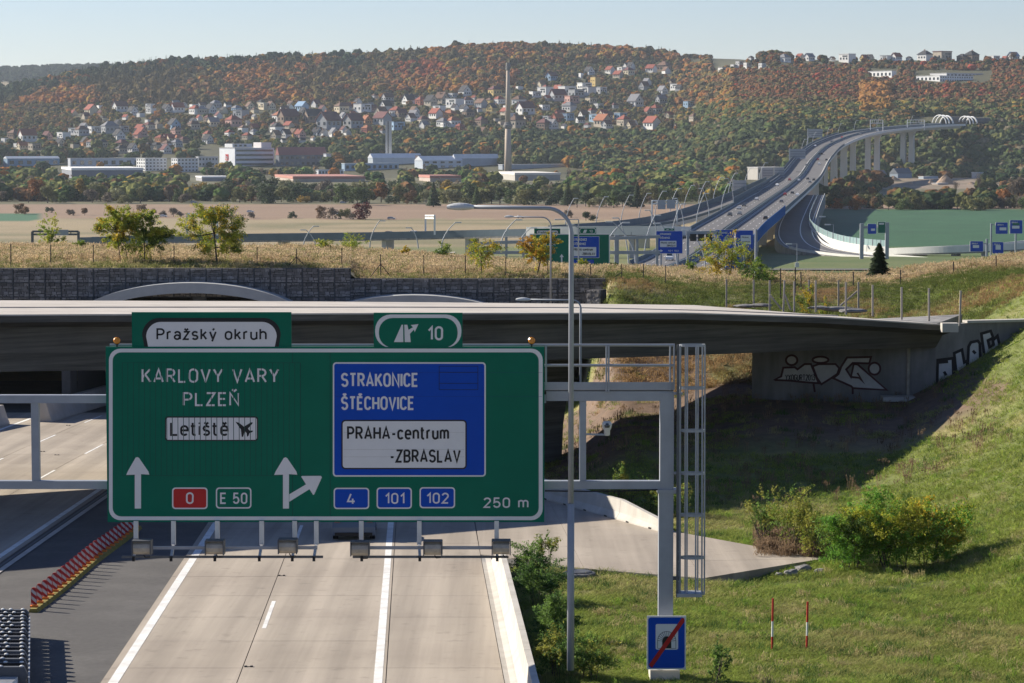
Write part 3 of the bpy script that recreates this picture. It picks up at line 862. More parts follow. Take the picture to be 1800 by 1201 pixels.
# paved bay
near = [(xr(108.6) + 3.74, 108.4), (2.8, 104.0), (7.2, 101.2), (12.4, 107.0)]
far = [(xr(131) + 3.74, 131.0), (1.75, 129.6), (6.95, 116.4), (12.42, 107.06)]
bay = link('paved_bay', MB().hexa([rp(x, y, -.42) for x, y in near[:3] + far[2::-1]], [rp(x, y, -.03) for x, y in near[:3] + far[2::-1]]).mesh('paved_bay', M['conc_wall']))
bay['kind'] = 'structure'
for i in range(3):
    for k in range(3):
        q0, q1 = k / 3, (k + 1) / 3
        a, b, c, e = near[i], near[i + 1], far[i + 1], far[i]
        r4 = [(lerp(a[0], e[0], q0), lerp(a[1], e[1], q0)), (lerp(b[0], c[0], q0), lerp(b[1], c[1], q0)), (lerp(b[0], c[0], q1), lerp(b[1], c[1], q1)), (lerp(a[0], e[0], q1), lerp(a[1], e[1], q1))]
        cx = sum(p[0] for p in r4) / 4; cy = sum(p[1] for p in r4) / 4
        r4 = [(cx + (p[0] - cx) * .997, cy + (p[1] - cy) * .998) for p in r4]
        m = MB().hexa([rp(x, y, -.45 if i == 2 else -.2) for x, y in r4], [rp(x, y, -.002 * ((i + k) % 3)) for x, y in r4])
        link('paving_slab', m.mesh('paving_slab', M['concrete_road']), bay)

# ================================================================== OVERPASS
def near_line(X): return 135.1 + .67 * X
OPX, OPN = Vector((.831, .556, 0)), Vector((-.556, .831, 0))
near_tab = [(-80, 549), (-60, 550.5), (-22.7, 553), (-8.2, 550.5), (8.9, 549.5), (17.0, 557), (24.9, 571.5)]
soff_tab = [(-80, 662), (-22.7, 655), (-8, 645), (8.9, 627), (18, 616), (24.9, 612)]
far_tab = [(-80, 527), (-27.6, 528), (-9.9, 530), (10.8, 536), (22, 541), (30, 546)]
def op_pt(X, s):
    a = Vector((X, near_line(X), 0)) + OPN * s
    return a
def op_top(X, s):
    zn = P(CX + F * X / near_line(X), interp(near_tab, X), near_line(X)).z
    f = op_pt(X, 24.0); zf = P(CX + F * f.x / f.y, interp(far_tab, f.x), f.y).z
    zf = zn + max(-1.1, min(.4, zf - zn))
    return lerp(zn, zf, s / 24.0)
def op_soff(X):
    return P(CX + F * X / (near_line(X) + 1), interp(soff_tab, X), near_line(X) + 1).z
stations = [-80, -60, -40, -22.7, -14, -8, 0, 8.9, 13, 17, 21, 24.9]
ov_base = op_pt(2.0, 6.0); ov_base.z = road_z(ov_base.y)
overpass = thing('overpass', 'wide concrete overpass crossing the motorway behind the big green sign', 'overpass', ov_base)
m = MB(); rings = []
for X in stations:
    zs = op_soff(X)
    prof = [(0, op_top(X, 0) - .072), (24, op_top(X, 24) - .072), (24, op_top(X, 24) - .42), (22.8, op_top(X, 23) - .6), (22.2, zs), (1.5, zs), (.95, op_top(X, 1) - .62), (0, op_top(X, 0) - .36)]
    ring = []
    for s, z in prof:
        p = op_pt(X, s); ring.append((p.x, p.y, z))
    rings.append(ring)
for a, b in zip(rings, rings[1:]):
    n = len(m.v); m.v += a + b; k = len(a)
    for i in range(k):
        j = (i + 1) % k; m.f.append((n + i, n + j, n + k + j, n + k + i))
m.poly(rings[-1]); m.poly(list(reversed(rings[0])))
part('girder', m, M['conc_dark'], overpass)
for s0, s1 in ((-.04, 9.6), (9.95, 10.5), (10.75, 23.9)):
    for X0, X1 in zip(stations, stations[1:]):
        q = []
        for X, s in ((X0, s0), (X1, s0), (X1, s1), (X0, s1)):
            p = op_pt(X, s); q.append((p.x, p.y, op_top(X, s)))
        c = sum((Vector(v) for v in q), Vector()) / 4
        q = [c + (Vector(v) - c) * .9995 for v in q]
        mm = MB().hexa([(v[0], v[1], v[2] - .07) for v in q], [(v[0], v[1], v[2] + (.05 if s0 == 9.95 else .0)) for v in q])
        part('deck_slab', mm, M['conc_deck'], overpass)
# flared pier
m = MB(); prev = None
for z, w0, w1, th in ((-19.5, .9, 2.35, 1.3), (-16.0, .8, 2.5, 1.3), (-14.0, .7, 2.75, 1.4), (-12.8, .4, 3.1, 1.7), (-11.3, 0, 3.5, 2.2)):
    r4 = [Vector((w0, 149, z)) + OPN * (-th / 2), Vector((w1, 150.6, z)) + OPN * (-th / 2), Vector((w1, 150.6, z)) + OPN * th * 4, Vector((w0, 149, z)) + OPN * th * 4]
    if prev: m.hexa(prev, r4)
    prev = r4
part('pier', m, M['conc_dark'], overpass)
m = MB(); prev = None
for z, w0, w1 in ((-19.5, -15.6, -14.2), (-14, -15.8, -14.0), (-10.7, -16.4, -13.4)):
    r4 = [Vector((w0, 137, z)), Vector((w1, 138, z)), Vector((w1 - 6, 147, z)), Vector((w0 - 6, 146, z))]
    if prev: m.hexa(prev, r4)
    prev = r4
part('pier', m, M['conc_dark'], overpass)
# abutment and wing wall
WA = (Vector((P(1322, 650, 156.5).x, 156.5, 0)), Vector((P(1643, 650, 153.0).x, 153.0, 0)))
WB = (Vector((P(1643, 650, 153.0).x, 153.0, 0)), Vector((P(2100, 600, 157).x, 157, 0)))
def wall_at(w, x, y, eps=.0):
    a, b = w; dx, dy = b.x - a.x, b.y - a.y
    u = P(x, y, 1.0)
    # point on ray u*t with (u*t - a) parallel to (dx, dy)
    t = (a.x * dy - a.y * dx) / (u.x * dy - u.y * dx)
    return u * (t - eps)
ab_base = Vector((WA[1].x, WA[1].y, -14.6))
def wall_solid(w, top0, top1, bot, th):
    a, b = w; t = (b - a).normalized(); n = Vector((-t.y, t.x, 0))
    if n.y < 0: n = -n
    pts = [a, b, b + n * th, a + n * th]
    return MB().hexa([(p.x, p.y, bot) for p in pts], [(p.x, p.y, z) for p, z in zip(pts, (top0, top1, top1, top0))])
part('abutment', wall_solid(WA, -11.4, -10.62, -19.5, 9.0), M['conc_wall'], overpass)
wtop = P(1700, 567, WB[0].y + .5).z
part('wing_wall', wall_solid((WB[0] + Vector((.02, -.03, 0)), WB[1]), wtop - .1, wtop + .35, -19.0, .6), M['conc_wall'], overpass)
m = MB(); a = wall_at(WB, 1697, 567); b = wall_at(WB, 1830, 564)
m.bar(a + Vector((0, .2, .04)), b + Vector((0, .2, .04)), .7, .14); part('coping', m, M['conc_light'], overpass)
pa = wall_at(WA, 1597, 580, .006); pb = wall_at(WA, 1597, 690, .006)
m = MB().tube([pa - Vector((0, .12, 0)), Vector((pa.x, pa.y - .12, pb.z - .4))], .10, 8); part('drain_pipe', m, M['lamp_house'], overpass)
m = MB()
c = wall_at(WA, 1583, 694); m.box((c.x, c.y - 1.0, c.z - .12), (2.4, 1.2, .25)); part('footing', m, M['conc_light'], overpass)
c = P(1669, 571, 150.2); m = MB().box((c.x, c.y, c.z - .15), (.9, .7, .5)); part('bearing_block', m, M['conc_light'], overpass)

# ------------------------------------------------------------------ stroke lettering
def arc(cx, cy, rx, ry, a0, a1, n=8):
    return [(cx + rx * math.cos(R(lerp(a0, a1, i / n))), cy + ry * math.sin(R(lerp(a0, a1, i / n)))) for i in range(n + 1)]
def stad(x0, x1, y0, y1, n=8):
    r = (x1 - x0) / 2; c = (x0 + x1) / 2; ry = min(r * 1.02, (y1 - y0) / 2)
    return arc(c, y1 - ry, r, ry, 0, 180, n) + arc(c, y0 + ry, r, ry, 180, 360, n)
def glyph(ch):
    """(width, strokes, closed strokes); heights in cap heights, centre lines"""
    X = .73                       # x height
    g = {
     'A': (.62, [[(0, 0), (.31, 1), (.62, 0)], [(.10, .27), (.52, .27)]], []),
     'B': (.54, [[(0, 1), (.30, 1)] + arc(.30, .765, .21, .235, 90, -90) + [(0, .53)], [(0, .53), (.31, .53)] + arc(.31, .265, .23, .265, 90, -90) + [(0, 0), (0, 1)]], []),
     'C': (.54, [arc(.27, .73, .27, .27, 15, 180) + arc(.27, .27, .27, .27, 180, 345)], []),
     'E': (.48, [[(.48, 1), (0, 1), (0, 0), (.48, 0)], [(0, .52), (.42, .52)]], []),
     'G': (.56, [arc(.28, .72, .28, .28, 20, 180) + arc(.28, .28, .28, .28, 180, 360) + [(.56, .46), (.32, .46)]], []),
     'H': (.56, [[(0, 0), (0, 1)], [(.56, 0), (.56, 1)], [(0, .5), (.56, .5)]], []),
     'I': (.0, [[(0, 0), (0, 1)]], []),
     'K': (.56, [[(0, 0), (0, 1)], [(.54, 1), (0, .36)], [(.20, .58), (.58, 0)]], []),
     'L': (.46, [[(0, 1), (0, 0), (.46, 0)]], []),
     'M': (.66, [[(0, 0), (0, 1), (.33, .35), (.66, 1), (.66, 0)]], []),
     'N': (.58, [[(0, 0), (0, 1), (.58, 0), (.58, 1)]], []),
     'O': (.58, [], [stad(0, .58, 0, 1)]),
     'P': (.54, [[(0, 0), (0, 1), (.27, 1)] + arc(.27, .73, .27, .27, 90, -90) + [(0, .46)]], []),
     'R': (.56, [[(0, 0), (0, 1), (.27, 1)] + arc(.27, .74, .26, .26, 90, -90) + [(0, .48)], [(.26, .48), (.56, 0)]], []),
     'S': (.54, [arc(.27, .755, .27, .245, 20, 180, 7) + arc(.27, .755, .27, .245, 180, 250, 3) + arc(.27, .265, .27, .265, 70, -20, 4) + arc(.27, .265, .27, .265, -20, -160, 7)], []),
     'T': (.54, [[(0, 1), (.54, 1)], [(.27, 1), (.27, 0)]], []),
     'U': (.56, [[(0, 1), (0, .28)] + arc(.28, .28, .28, .28, 180, 360) + [(.56, 1)]], []),
     'V': (.60, [[(0, 1), (.30, 0), (.60, 1)]], []),
     'X': (.58, [[(0, 0), (.58, 1)], [(0, 1), (.58, 0)]], []),
     'Y': (.60, [[(0, 1), (.30, .44), (.60, 1)], [(.30, .44), (.30, 0)]], []),
     'Z': (.54, [[(0, 1), (.54, 1), (0, 0), (.54, 0)]], []),
     'a': (.46, [arc(.24, X - .22, .22, .22, 165, 0, 6) + [(.46, 0)]], [arc(.22, .205, .22, .205, 0, 330, 10)]),
     'c': (.44, [arc(.23, X - .23, .23, .23, 25, 180, 6) + arc(.23, .23, .23, .23, 180, 335, 6)], []),
     'e': (.48, [[(0, .38), (.48, .38)] + arc(.24, X - .24, .24, .24, 0, 180, 7)[0:] + arc(.24, .24, .24, .24, 180, 320, 6)], []),
     'h': (.46, [[(0, 0), (0, 1)], [(0, X - .23)] + arc(.23, X - .23, .23, .23, 180, 0, 7) + [(.46, 0)]], []),
     'i': (.0, [[(0, 0), (0, X)], [(0, .90), (0, 1.03)]], []),
     'k': (.42, [[(0, 0), (0, 1)], [(.40, X), (0, .28)], [(.15, .44), (.42, 0)]], []),
     'm': (.74, [[(0, 0), (0, X)], [(0, X - .2)] + arc(.185, X - .19, .185, .19, 180, 0, 6) + [(.37, 0)], [(.37, X - .2)] + arc(.555, X - .19, .185, .19, 180, 0, 6) + [(.74, 0)]], []),
     'n': (.46, [[(0, 0), (0, X)], [(0, X - .23)] + arc(.23, X - .23, .23, .23, 180, 0, 7) + [(.46, 0)]], []),
     'o': (.50, [], [stad(0, .50, 0, X)]),
     'r': (.28, [[(0, 0), (0, X)], [(0, X - .22)] + arc(.2, X - .2, .2, .2, 180, 70, 5)], []),
     's': (.42, [arc(.21, X - .19, .21, .19, 25, 180, 6) + arc(.21, X - .19, .21, .19, 180, 250, 2) + arc(.21, .185, .21, .185, 70, -20, 3) + arc(.21, .185, .21, .185, -20, -155, 6)], []),
     't': (.30, [[(.08, 1), (.08, .16)] + arc(.22, .16, .14, .16, 180, 270, 4) + [(.30, 0)], [(-.06, X), (.28, X)]], []),
     'u': (.46, [[(0, X), (0, .23)] + arc(.23, .23, .23, .23, 180, 360, 7), [(.46, X), (.46, 0)]], []),
     'y': (.48, [[(0, X), (.24, 0)], [(.48, X), (.17, -.22)]], []),
     'z': (.42, [[(0, X), (.42, X), (0, 0), (.42, 0)]], []),
     '0': (.50, [], [stad(0, .50, 0, 1)]),
     '1': (.24, [[(0, .72), (.24, 1), (.24, 0)]], []),
     '2': (.50, [arc(.25, .74, .25, .26, 170, -25, 8) + [(0, 0), (.50, 0)]], []),
     '3': (.50, [[(.02, 1), (.48, 1), (.24, .62)] + arc(.24, .31, .26, .31, 90, -160, 9)], []),
     '4': (.54, [[(.24, 1), (0, .24), (.54, .24)], [(.38, .52), (.38, 0)]], []),
     '5': (.50, [[(.46, 1), (.06, 1), (.03, .52)] + arc(.24, .31, .26, .31, 130, -160, 9)], []),
     '-': (.30, [[(0, .40), (.30, .40)]], []),
     ' ': (.20, [], []),
    }
    acc = {'ž': 'z', 'š': 's', 'ě': 'e', 'ý': 'y', 'Ň': 'N', 'Š': 'S', 'Ě': 'E'}
    if ch in acc:
        w, st, cl = g[acc[ch]]; st = list(st); c = w / 2
        b = (1.16 if ch.isupper() else X + .16)
        if ch == 'ý': st.append([(c - .02, b), (c + .12, b + .16)])
        else: st.append([(c - .15, b + .14), (c, b), (c + .15, b + .14)])
        return w, st, cl
    return g[ch]
def thick(pts, w, closed=False):
    """polyline to a band of half width w, in the plane; returns list of quads"""
    q = [pts[0]]
    for p in pts[1:]:
        if math.hypot(p[0] - q[-1][0], p[1] - q[-1][1]) > 1e-4: q.append(p)
    if closed and math.hypot(q[0][0] - q[-1][0], q[0][1] - q[-1][1]) < 1e-4: q.pop()
    pts = q
    n = len(pts); L, Rr = [], []
    for i in range(n):
        if closed: a, b, c = pts[i - 1], pts[i], pts[(i + 1) % n]
        else: a, b, c = pts[max(i - 1, 0)], pts[i], pts[min(i + 1, n - 1)]
        def nrm(p, q):
            dx, dy = q[0] - p[0], q[1] - p[1]; l = math.hypot(dx, dy)
            return None if l < 1e-6 else (-dy / l, dx / l)
        n1, n2 = nrm(a, b), nrm(b, c)
        n1 = n1 or n2; n2 = n2 or n1
        mx, my = n1[0] + n2[0], n1[1] + n2[1]; l = math.hypot(mx, my)
        if l < 1e-4: mx, my, l = n1[0], n1[1], 1.0
        mx, my = mx / l, my / l
        k = w / max(.45, mx * n1[0] + my * n1[1])
        L.append((b[0] + mx * k, b[1] + my * k)); Rr.append((b[0] - mx * k, b[1] - my * k))
    out = []
    for i in range(n if closed else n - 1):
        j = (i + 1) % n
        out.append([Rr[i], Rr[j], L[j], L[i]])
    return out
def text_quads(s, x0, x1, y_base, cap, stroke=.145, gap=.30):
    """quads in photograph pixels for a line of text set between x0 and x1 on the baseline"""
    sw = stroke * cap
    widths = [glyph(c)[0] for c in s]
    tot = sum(widths) + gap * (len(s) - 1)
    # outer width = xs*tot + sw
    xs = ((x1 - x0) - sw) / tot
    out = []; x = x0 + sw / 2; lay = 0
    for c, w in zip(s, widths):
        _, st, cl = glyph(c)
        def mp(p): return (x + p[0] * xs, -(y_base - sw / 2 - p[1] * (cap - sw)))
        for pl in st: out.append((lay % 4, thick([mp(p) for p in pl], sw / 2))); lay += 1
        for pl in cl: out.append((lay % 4, thick([mp(p) for p in pl[:-1]], sw / 2, True))); lay += 1
        x += (w + gap) * xs
    return out
def rrect(x0, y0, x1, y1, r, n=6):
    pts = []
    for cx, cy, a in ((x1 - r, y0 + r, -90), (x1 - r, y1 - r, 0), (x0 + r, y1 - r, 90), (x0 + r, y0 + r, 180)):
        pts += [(cx + r * math.cos(R(a + 90 * i / n)), cy + r * math.sin(R(a + 90 * i / n))) for i in range(n + 1)]
    return pts
class Board:
    """flat sign face at distance d; coordinates are photograph pixels on that plane"""
    def __init__(s, d, root, mapf=None, step=.004): s.d = d; s.root = root; s.step = step; s.mapf = mapf or (lambda x, y: (x, y))
    def w(s, x, y, lay):
        x, y = s.mapf(x, y)
        p = P(x, y, s.d); return Vector((p.x, p.y - lay * s.step, p.z))
    def area(s, name, pts, mat_, lay, parent=None):
        return part(name, MB().poly([s.w(x, y, lay) for x, y in pts][::-1]), mat_, parent or s.root)
    def ring(s, name, outer, inner, mat_, lay, parent=None):
        m = MB(); n = len(outer)
        for i in range(n):
            j = (i + 1) % n; m.quad(s.w(*outer[j], lay), s.w(*outer[i], lay), s.w(*inner[i], lay), s.w(*inner[j], lay))
        return part(name, m, mat_, parent or s.root)
    def text(s, t, x0, x1, yb, cap, mat_, lay, parent=None, stroke=.145, cuts=None, gap=.30, name='lettering'):
        m = MB()
        for k, qs in text_quads(t, x0, x1, yb, cap, stroke, gap):
            for q in qs: m.poly([s.w(a, -b, lay + k * .4) for a, b in q])
        if cuts:
            me = m.mesh(name, mat_, False, wloc(parent or s.root)); bm = bmesh.new(); bm.from_mesh(me)
            off = wloc(parent or s.root)
            for cx in cuts:
                xw = s.w(cx, yb, lay).x - off.x
                for e in (-.010, .010):
                    g = bm.verts[:] + bm.edges[:] + bm.faces[:]
                    bmesh.ops.bisect_plane(bm, geom=g, plane_co=(xw + e, 0, 0), plane_no=(1, 0, 0))
                kill = [f for f in bm.faces if abs(f.calc_center_median().x - xw) < .010]
                bmesh.ops.delete(bm, geom=kill, context='FACES')
            bm.to_mesh(me); bm.free()
            return link(name, me, parent or s.root)
        return part(name, m, mat_, parent or s.root)
def box_px(x0, y0, x1, y1, d0, d1):
    """solid box whose front face fills a pixel rectangle at distance d0"""
    a, b = P(x0, y1, d0), P(x1, y0, d0)
    return MB().hexa([(a.x, d0, a.z), (b.x, d0, a.z), (b.x, d1, a.z), (a.x, d1, a.z)], [(a.x, d0, b.z), (b.x, d0, b.z), (b.x, d1, b.z), (a.x, d1, b.z)])

# ------------------------------------------------------------------ graffiti
def graffiti():
    def za(w, p, e): 
        return wall_at(w, 1240 + p[0] / 3.214, 540 + p[1] / 3.214, e)
    def draw(w, conv, polys, lines, lw, base, e0):
        for k, pl in enumerate(polys):
            part('graffiti_fill', MB().poly([conv(w, p, e0 + .0001 * k) for p in pl][::-1]), M['graf_fill'], base)
        m = MB()
        for k, (pl, cl) in enumerate(lines):
            for q in thick([(a, -b) for a, b in pl], lw, cl): m.poly([conv(w, (a, -b), e0 + .0012 + .0002 * k) for a, b in q])
        part('graffiti_outline', m, M['graf_red'] if conv is za else M['graf_line'], base)
    circ = lambda cx, cy, r1, r2: [(cx + r1 * math.cos(i * math.pi / 8), cy + r2 * math.sin(i * math.pi / 8)) for i in range(16)]
    P1 = [(392, 410), (428, 392), (440, 342), (505, 340), (520, 352), (560, 322), (596, 322), (640, 430), (560, 424), (470, 415)]
    P2 = [(606, 335), (640, 322), (735, 322), (756, 345), (745, 378), (700, 408), (655, 436), (630, 400)]
    P3 = [(722, 402), (752, 378), (768, 335), (800, 285), (935, 282), (926, 318), (832, 316), (795, 352), (822, 395), (838, 322), (860, 324), (1024, 468), (835, 458), (822, 446)]
    c1, c2, c3 = circ(487, 300, 32, 28), circ(650, 298, 45, 18), circ(955, 348, 33, 34)
    draw(WA, za, [c1, P1, c2, P2, c3, P3], [(c1, True), (P1, True), (c2, True), (P2, True), (c3, True), (P3, True), ([(825, 395), (870, 400), (895, 428), (858, 372)], False), ([(610, 430), (618, 480)], False), ([(832, 458), (832, 492)], False), ([(390, 412), (470, 415)], False)], 5.8, overpass, .004)
    m = MB()
    for k, qs in text_quads('YXOGURT2013', 450, 620, 416, 36, .14, .28):
        for q in qs: m.poly([za(WA, (a, -b), .0072 + k * .0002) for a, b in q])
    part('graffiti_tag', m, M['graf_line'], overpass)
    def zb(w, p, e): return wall_at(w, 1200 + p[0] / 3, 400 + p[1] / 3, e)
    H = [(1345, 700), (1425, 690), (1430, 848), (1396, 852), (1394, 812), (1374, 814), (1374, 858), (1341, 863)]
    Lt = [(1432, 663), (1473, 645), (1485, 712), (1500, 704), (1500, 780), (1447, 808)]
    A = [(1508, 628), (1520, 606), (1556, 598), (1567, 612), (1571, 738), (1547, 748), (1541, 716), (1521, 724), (1516, 758), (1502, 764)]
    G = [(1575, 560), (1624, 546), (1638, 582), (1610, 596), (1618, 632), (1640, 618), (1636, 596), (1660, 572), (1676, 642), (1592, 682)]
    WBf = (WB[0] + Vector((.02, -.03, 0)), WB[1])
    draw(WBf, zb, [H, Lt, A, G], [(H, True), (Lt, True), (A, True), (G, True), ([(1378, 760), (1390, 780)], False), ([(1530, 650), (1545, 665)], False), ([(1352, 712), (1400, 708)], False)], 7.5, overpass, .006)
graffiti()

# ================================================================== GABION WALL AND TUNNEL PORTALS
def gabion_meshes():
    out = []
    for i in range(4):
        r = random.Random(40 + i); m = MB()
        W, H = 1.10, 1.0
        y = 0.0
        z = .03
        while z < H - .05:
            hh = r.uniform(.13, .24); hh = min(hh, H - .02 - z); x = .03
            while x < W - .08:
                ww = min(r.uniform(.16, .42), W - .03 - x)
                dp = r.uniform(0, .07); j = lambda: r.uniform(-.022, .022)
                a = [(x + .012 + j(), dp, z + .012 + j()), (x + ww - .012 + j(), dp + j(), z + .012 + j()), (x + ww - .012 + j(), dp + j(), z + hh - .012 + j()), (x + .012 + j(), dp + j(), z + hh - .012 + j())]
                b = [(p[0], .22, p[2]) for p in a]
                m.hexa(b, a)
                x += ww
            z += hh
        out.append(m.mesh('gabion_stones', M['stone']))
    return out
GAB = gabion_meshes()
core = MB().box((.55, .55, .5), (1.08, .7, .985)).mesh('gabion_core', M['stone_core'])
wires = MB()
for k in range(2): wires.box((0.005 + 1.09 * k, -.012, .5), (.026, .03, 1.0)); 
for k in range(2): wires.box((.55, -.012, .004 + .99 * k), (1.10, .03, .026))
wires = wires.mesh('cage_frame', M['steel_dark'])
def arch_y(cx, crown, x):      # outer arch height over column x (metres)
    u = (x - cx) / 9.0
    return crown - 3.66 + 3.66 * math.sqrt(max(0, 1 - u * u)) if abs(u) < 1 else -99
PORT = []
for ax, ay in ((335, 497), (727, 518.5)):
    c = P(ax, ay, 186.6); PORT.append((c.x, c.z))
def gabion_wall(name, label, x0, x1, ztop, rows, d):
    t = thing(name, label, 'gabion wall', (x0, d, ztop - rows))
    n = round((x1 - x0) / 1.12)
    for r_ in range(rows):
        for i in range(n):
            X = x0 + i * 1.12; z = ztop - 1.0 - r_ * 1.0
            if any(abs(X + .55 - cx) < 7.4 and z + .9 < arch_y(cx, cz - .75, X + .55) for cx, cz in PORT): continue
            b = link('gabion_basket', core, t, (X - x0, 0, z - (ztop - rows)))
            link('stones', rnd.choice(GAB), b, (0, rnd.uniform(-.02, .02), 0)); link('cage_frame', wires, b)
    return t
xa, xb, xc = P(-260, 480, 188.0).x, P(612, 480, 188.0).x, P(1052, 500, 188.3).x
gabion_wall('gabion_wall', 'tall grey gabion wall above the larger tunnel arch', xa, xb, P(300, 472, 188).z, 5, 188.0)
gabion_wall('gabion_wall', 'lower grey gabion wall ending at the sunlit grass slope', xb + .05, xc, P(800, 490, 188.3).z, 4, 188.3)
t = thing('gabion_block', 'sunlit stone gabion block ending the lower gabion wall', 'gabion block', P(1030, 535, 183.5))
for (bx, by, dd_) in ((1030, 535, 183.8), (1032, 560, 184.2), (1040, 585, 184.6)):
    p = P(bx, by, dd_); o = link('gabion_basket', core, t, p - wloc(t), rz=-.55)
    link('stones', GAB[0], o); link('stones', GAB[1], o, (0, 0, 0), rz=0)
for (cx, cz), lab in zip(PORT, ('wide concrete tunnel arch showing above the overpass behind the left sign panel', 'low concrete tunnel arch showing above the overpass behind the exit number tab')):
    t = thing('tunnel_portal', lab, 'tunnel portal', (cx, 186.6, road_z(187)))
    n = 36; m = MB(); inn = []; out_ = []
    for i in range(n + 1):
        a = math.pi * i / n
        out_.append((cx - 9.0 * math.cos(a), cz - 3.66 + 3.66 * math.sin(a))); inn.append((cx - 8.35 * math.cos(a), cz - 3.66 + 2.95 * math.sin(a)))
    zb = road_z(187) - .5
    y0, y1 = 186.2, 189.6
    for s_ in (-1, 1):
        part('side_wall', MB().box((cx + s_ * 8.68, 188.0, (zb + cz - 3.66) / 2), (.6, 3.0, cz - 3.67 - zb)), M['dark_hole'], t)  # portal legs coloured dark so they read as shaded
    for i in range(len(out_) - 1):
        a, b, c, e = out_[i], out_[i + 1], inn[i + 1], inn[i]
        m.hexa([(a[0], y0, a[1]), (b[0], y0, b[1]), (c[0], y0, c[1]), (e[0], y0, e[1])], [(a[0], y1, a[1]), (b[0], y1, b[1]), (c[0], y1, c[1]), (e[0], y1, e[1])])
    part('arch_ring', m, M['conc_arch'], t)
    inn = [(cx - 8.35, zb)] + inn + [(cx + 8.35, zb)]
    m = MB()
    m.sheet([[(x, y1 - .1, z) for x, z in inn], [(x, 214, z) for x, z in inn]]); m.poly([(x, 213.9, z) for x, z in inn])
    part('tube_lining', m, M['dark_hole'], t)
    m = MB().box((cx + .2, 190.2, cz - 1.35), (.9, .5, .7)); part('ventilation_fan', m, M['steel_dark'], t)
# ================================================================== SIGN GANTRY
DS = 79.0
post_foot = P(1172, 1195, 79.6)
gantry = thing('sign_gantry', 'grey steel sign gantry with walkway and caged ladder holding the big green sign', 'sign gantry', (post_foot.x, post_foot.y, post_foot.z))
def pbar(name, x0, y0, x1, y1, d0, d1, mat_=None, parent=None):
    return part(name, box_px(x0, y0, x1, y1, d0, d1), mat_ or M['steel'], parent or gantry)
pbar('upper_chord', -330, 695, 960, 709, 79.35, 79.65)
pbar('upper_chord', 960.5, 688, 1184, 705, 79.36, 79.70)
pbar('lower_chord', -330, 846, 1162, 860, 79.35, 79.65)
for x in (-190, 56, 300, 545, 790, 1019): pbar('strut', x, 708 if x < 960 else 705.5, x + 11.5, 845.6, 79.38, 79.62)
pbar('post', 1160, 690, 1185, 866, 79.34, 79.74)
pbar('post', 1157, 866.5, 1184, 1196, 79.32, 79.76)
pbar('flange', 1156, 861, 1190, 868, 79.28, 79.80)
pbar('post', -356, 690, -331, 1196, 79.34, 79.74)
pbar('foundation', 1143, 1178, 1195, 1216, 79.0, 80.1, M['conc_light'])
for q in (-1, 1): part('anchor_bolt', MB().tube([P(1172 + q * 18, 1182, 79.1), P(1172 + q * 18, 1170, 79.1)], .03, 6), M['alu'], gantry)
# walkway with railing
pbar('walkway_edge', 192, 672, 1184, 685, 78.98 + .35, 79.06 + .30)
pbar('walkway_floor', 192, 685.3, 1184, 687.5, 79.37, 80.2, M['steel_dark'])
for yy, rr, dd_ in ((606.5, .035, 79.33), (642, .035, 79.33), (607.5, .03, 80.2), (643, .03, 80.2)):
    part('handrail', MB().tube([P(193, yy, dd_), P(1186, yy, dd_)], rr, 8), M['steel'], gantry)
for xx in (960, 1066, 1070, 1178, 1185):
    part('railing_post', box_px(xx - 1.6, 607, xx + 1.6, 690 if 1060 < xx < 1075 else 686, 79.29, 79.37), M['steel'], gantry)
part('cable', MB().tube([P(958, 863, 79.33), P(1040, 864, 79.33), P(1100, 863, 79.33), P(1156, 861, 79.33)], .022, 6), M['black'], gantry)
# ladder with safety cage
for xx, y0 in ((1192, 606), (1193.5, 606)):
    part('ladder_rail', MB().bar(P(xx, y0, 79.2 + (0 if xx == 1192 else .45)), P(xx - 1.5, 1050, 79.2 + (0 if xx == 1192 else .45)), .07, .07), M['steel_dark' if xx == 1192 else 'steel'], gantry)
m = MB()
y = 690
while y < 1045:
    part('rung', MB().tube([P(1192, y, 79.2), P(1193, y, 79.65)], .015, 5), M['alu'], gantry); y += 17.5
def hoop(y, rad=.36):
    c = P(1217, y, 79.42); pts = [(c.x + (rad + .02) * math.cos(a), c.y + rad * .62 * math.sin(a), c.z) for a in [2 * math.pi * i / 20 for i in range(20)]]
    return pts
for y in (607, 682, 757, 832, 905, 980, 1043):
    m = MB(); h = hoop(y)
    for i in range(20):
        a, b = Vector(h[i]), Vector(h[(i + 1) % 20]); m.quad(a - Vector((0, 0, .035)), b - Vector((0, 0, .035)), b + Vector((0, 0, .035)), a + Vector((0, 0, .035)))
    part('cage_hoop', m, M['steel'], gantry)
for ang in (200, 245, 285, 320, 5, 60, 120):
    a = R(ang); c0, c1 = P(1217, 607, 79.42), P(1216, 1045, 79.42)
    o = Vector((.375 * math.cos(a), .62 * .37 * math.sin(a), 0))
    part('cage_bar', MB().bar(c0 + o, c1 + o, .045, .02), M['steel'], gantry)
pbar('ladder_bracket', 1184, 690, 1200, 694, 79.3, 79.4); pbar('ladder_bracket', 1184, 830, 1196, 834, 79.3, 79.4); pbar('ladder_bracket', 1183, 1014, 1194, 1020, 79.3, 79.4, M['steel_dark'])
pbar('ladder_step', 1190, 1044, 1234, 1050, 79.1, 79.7)
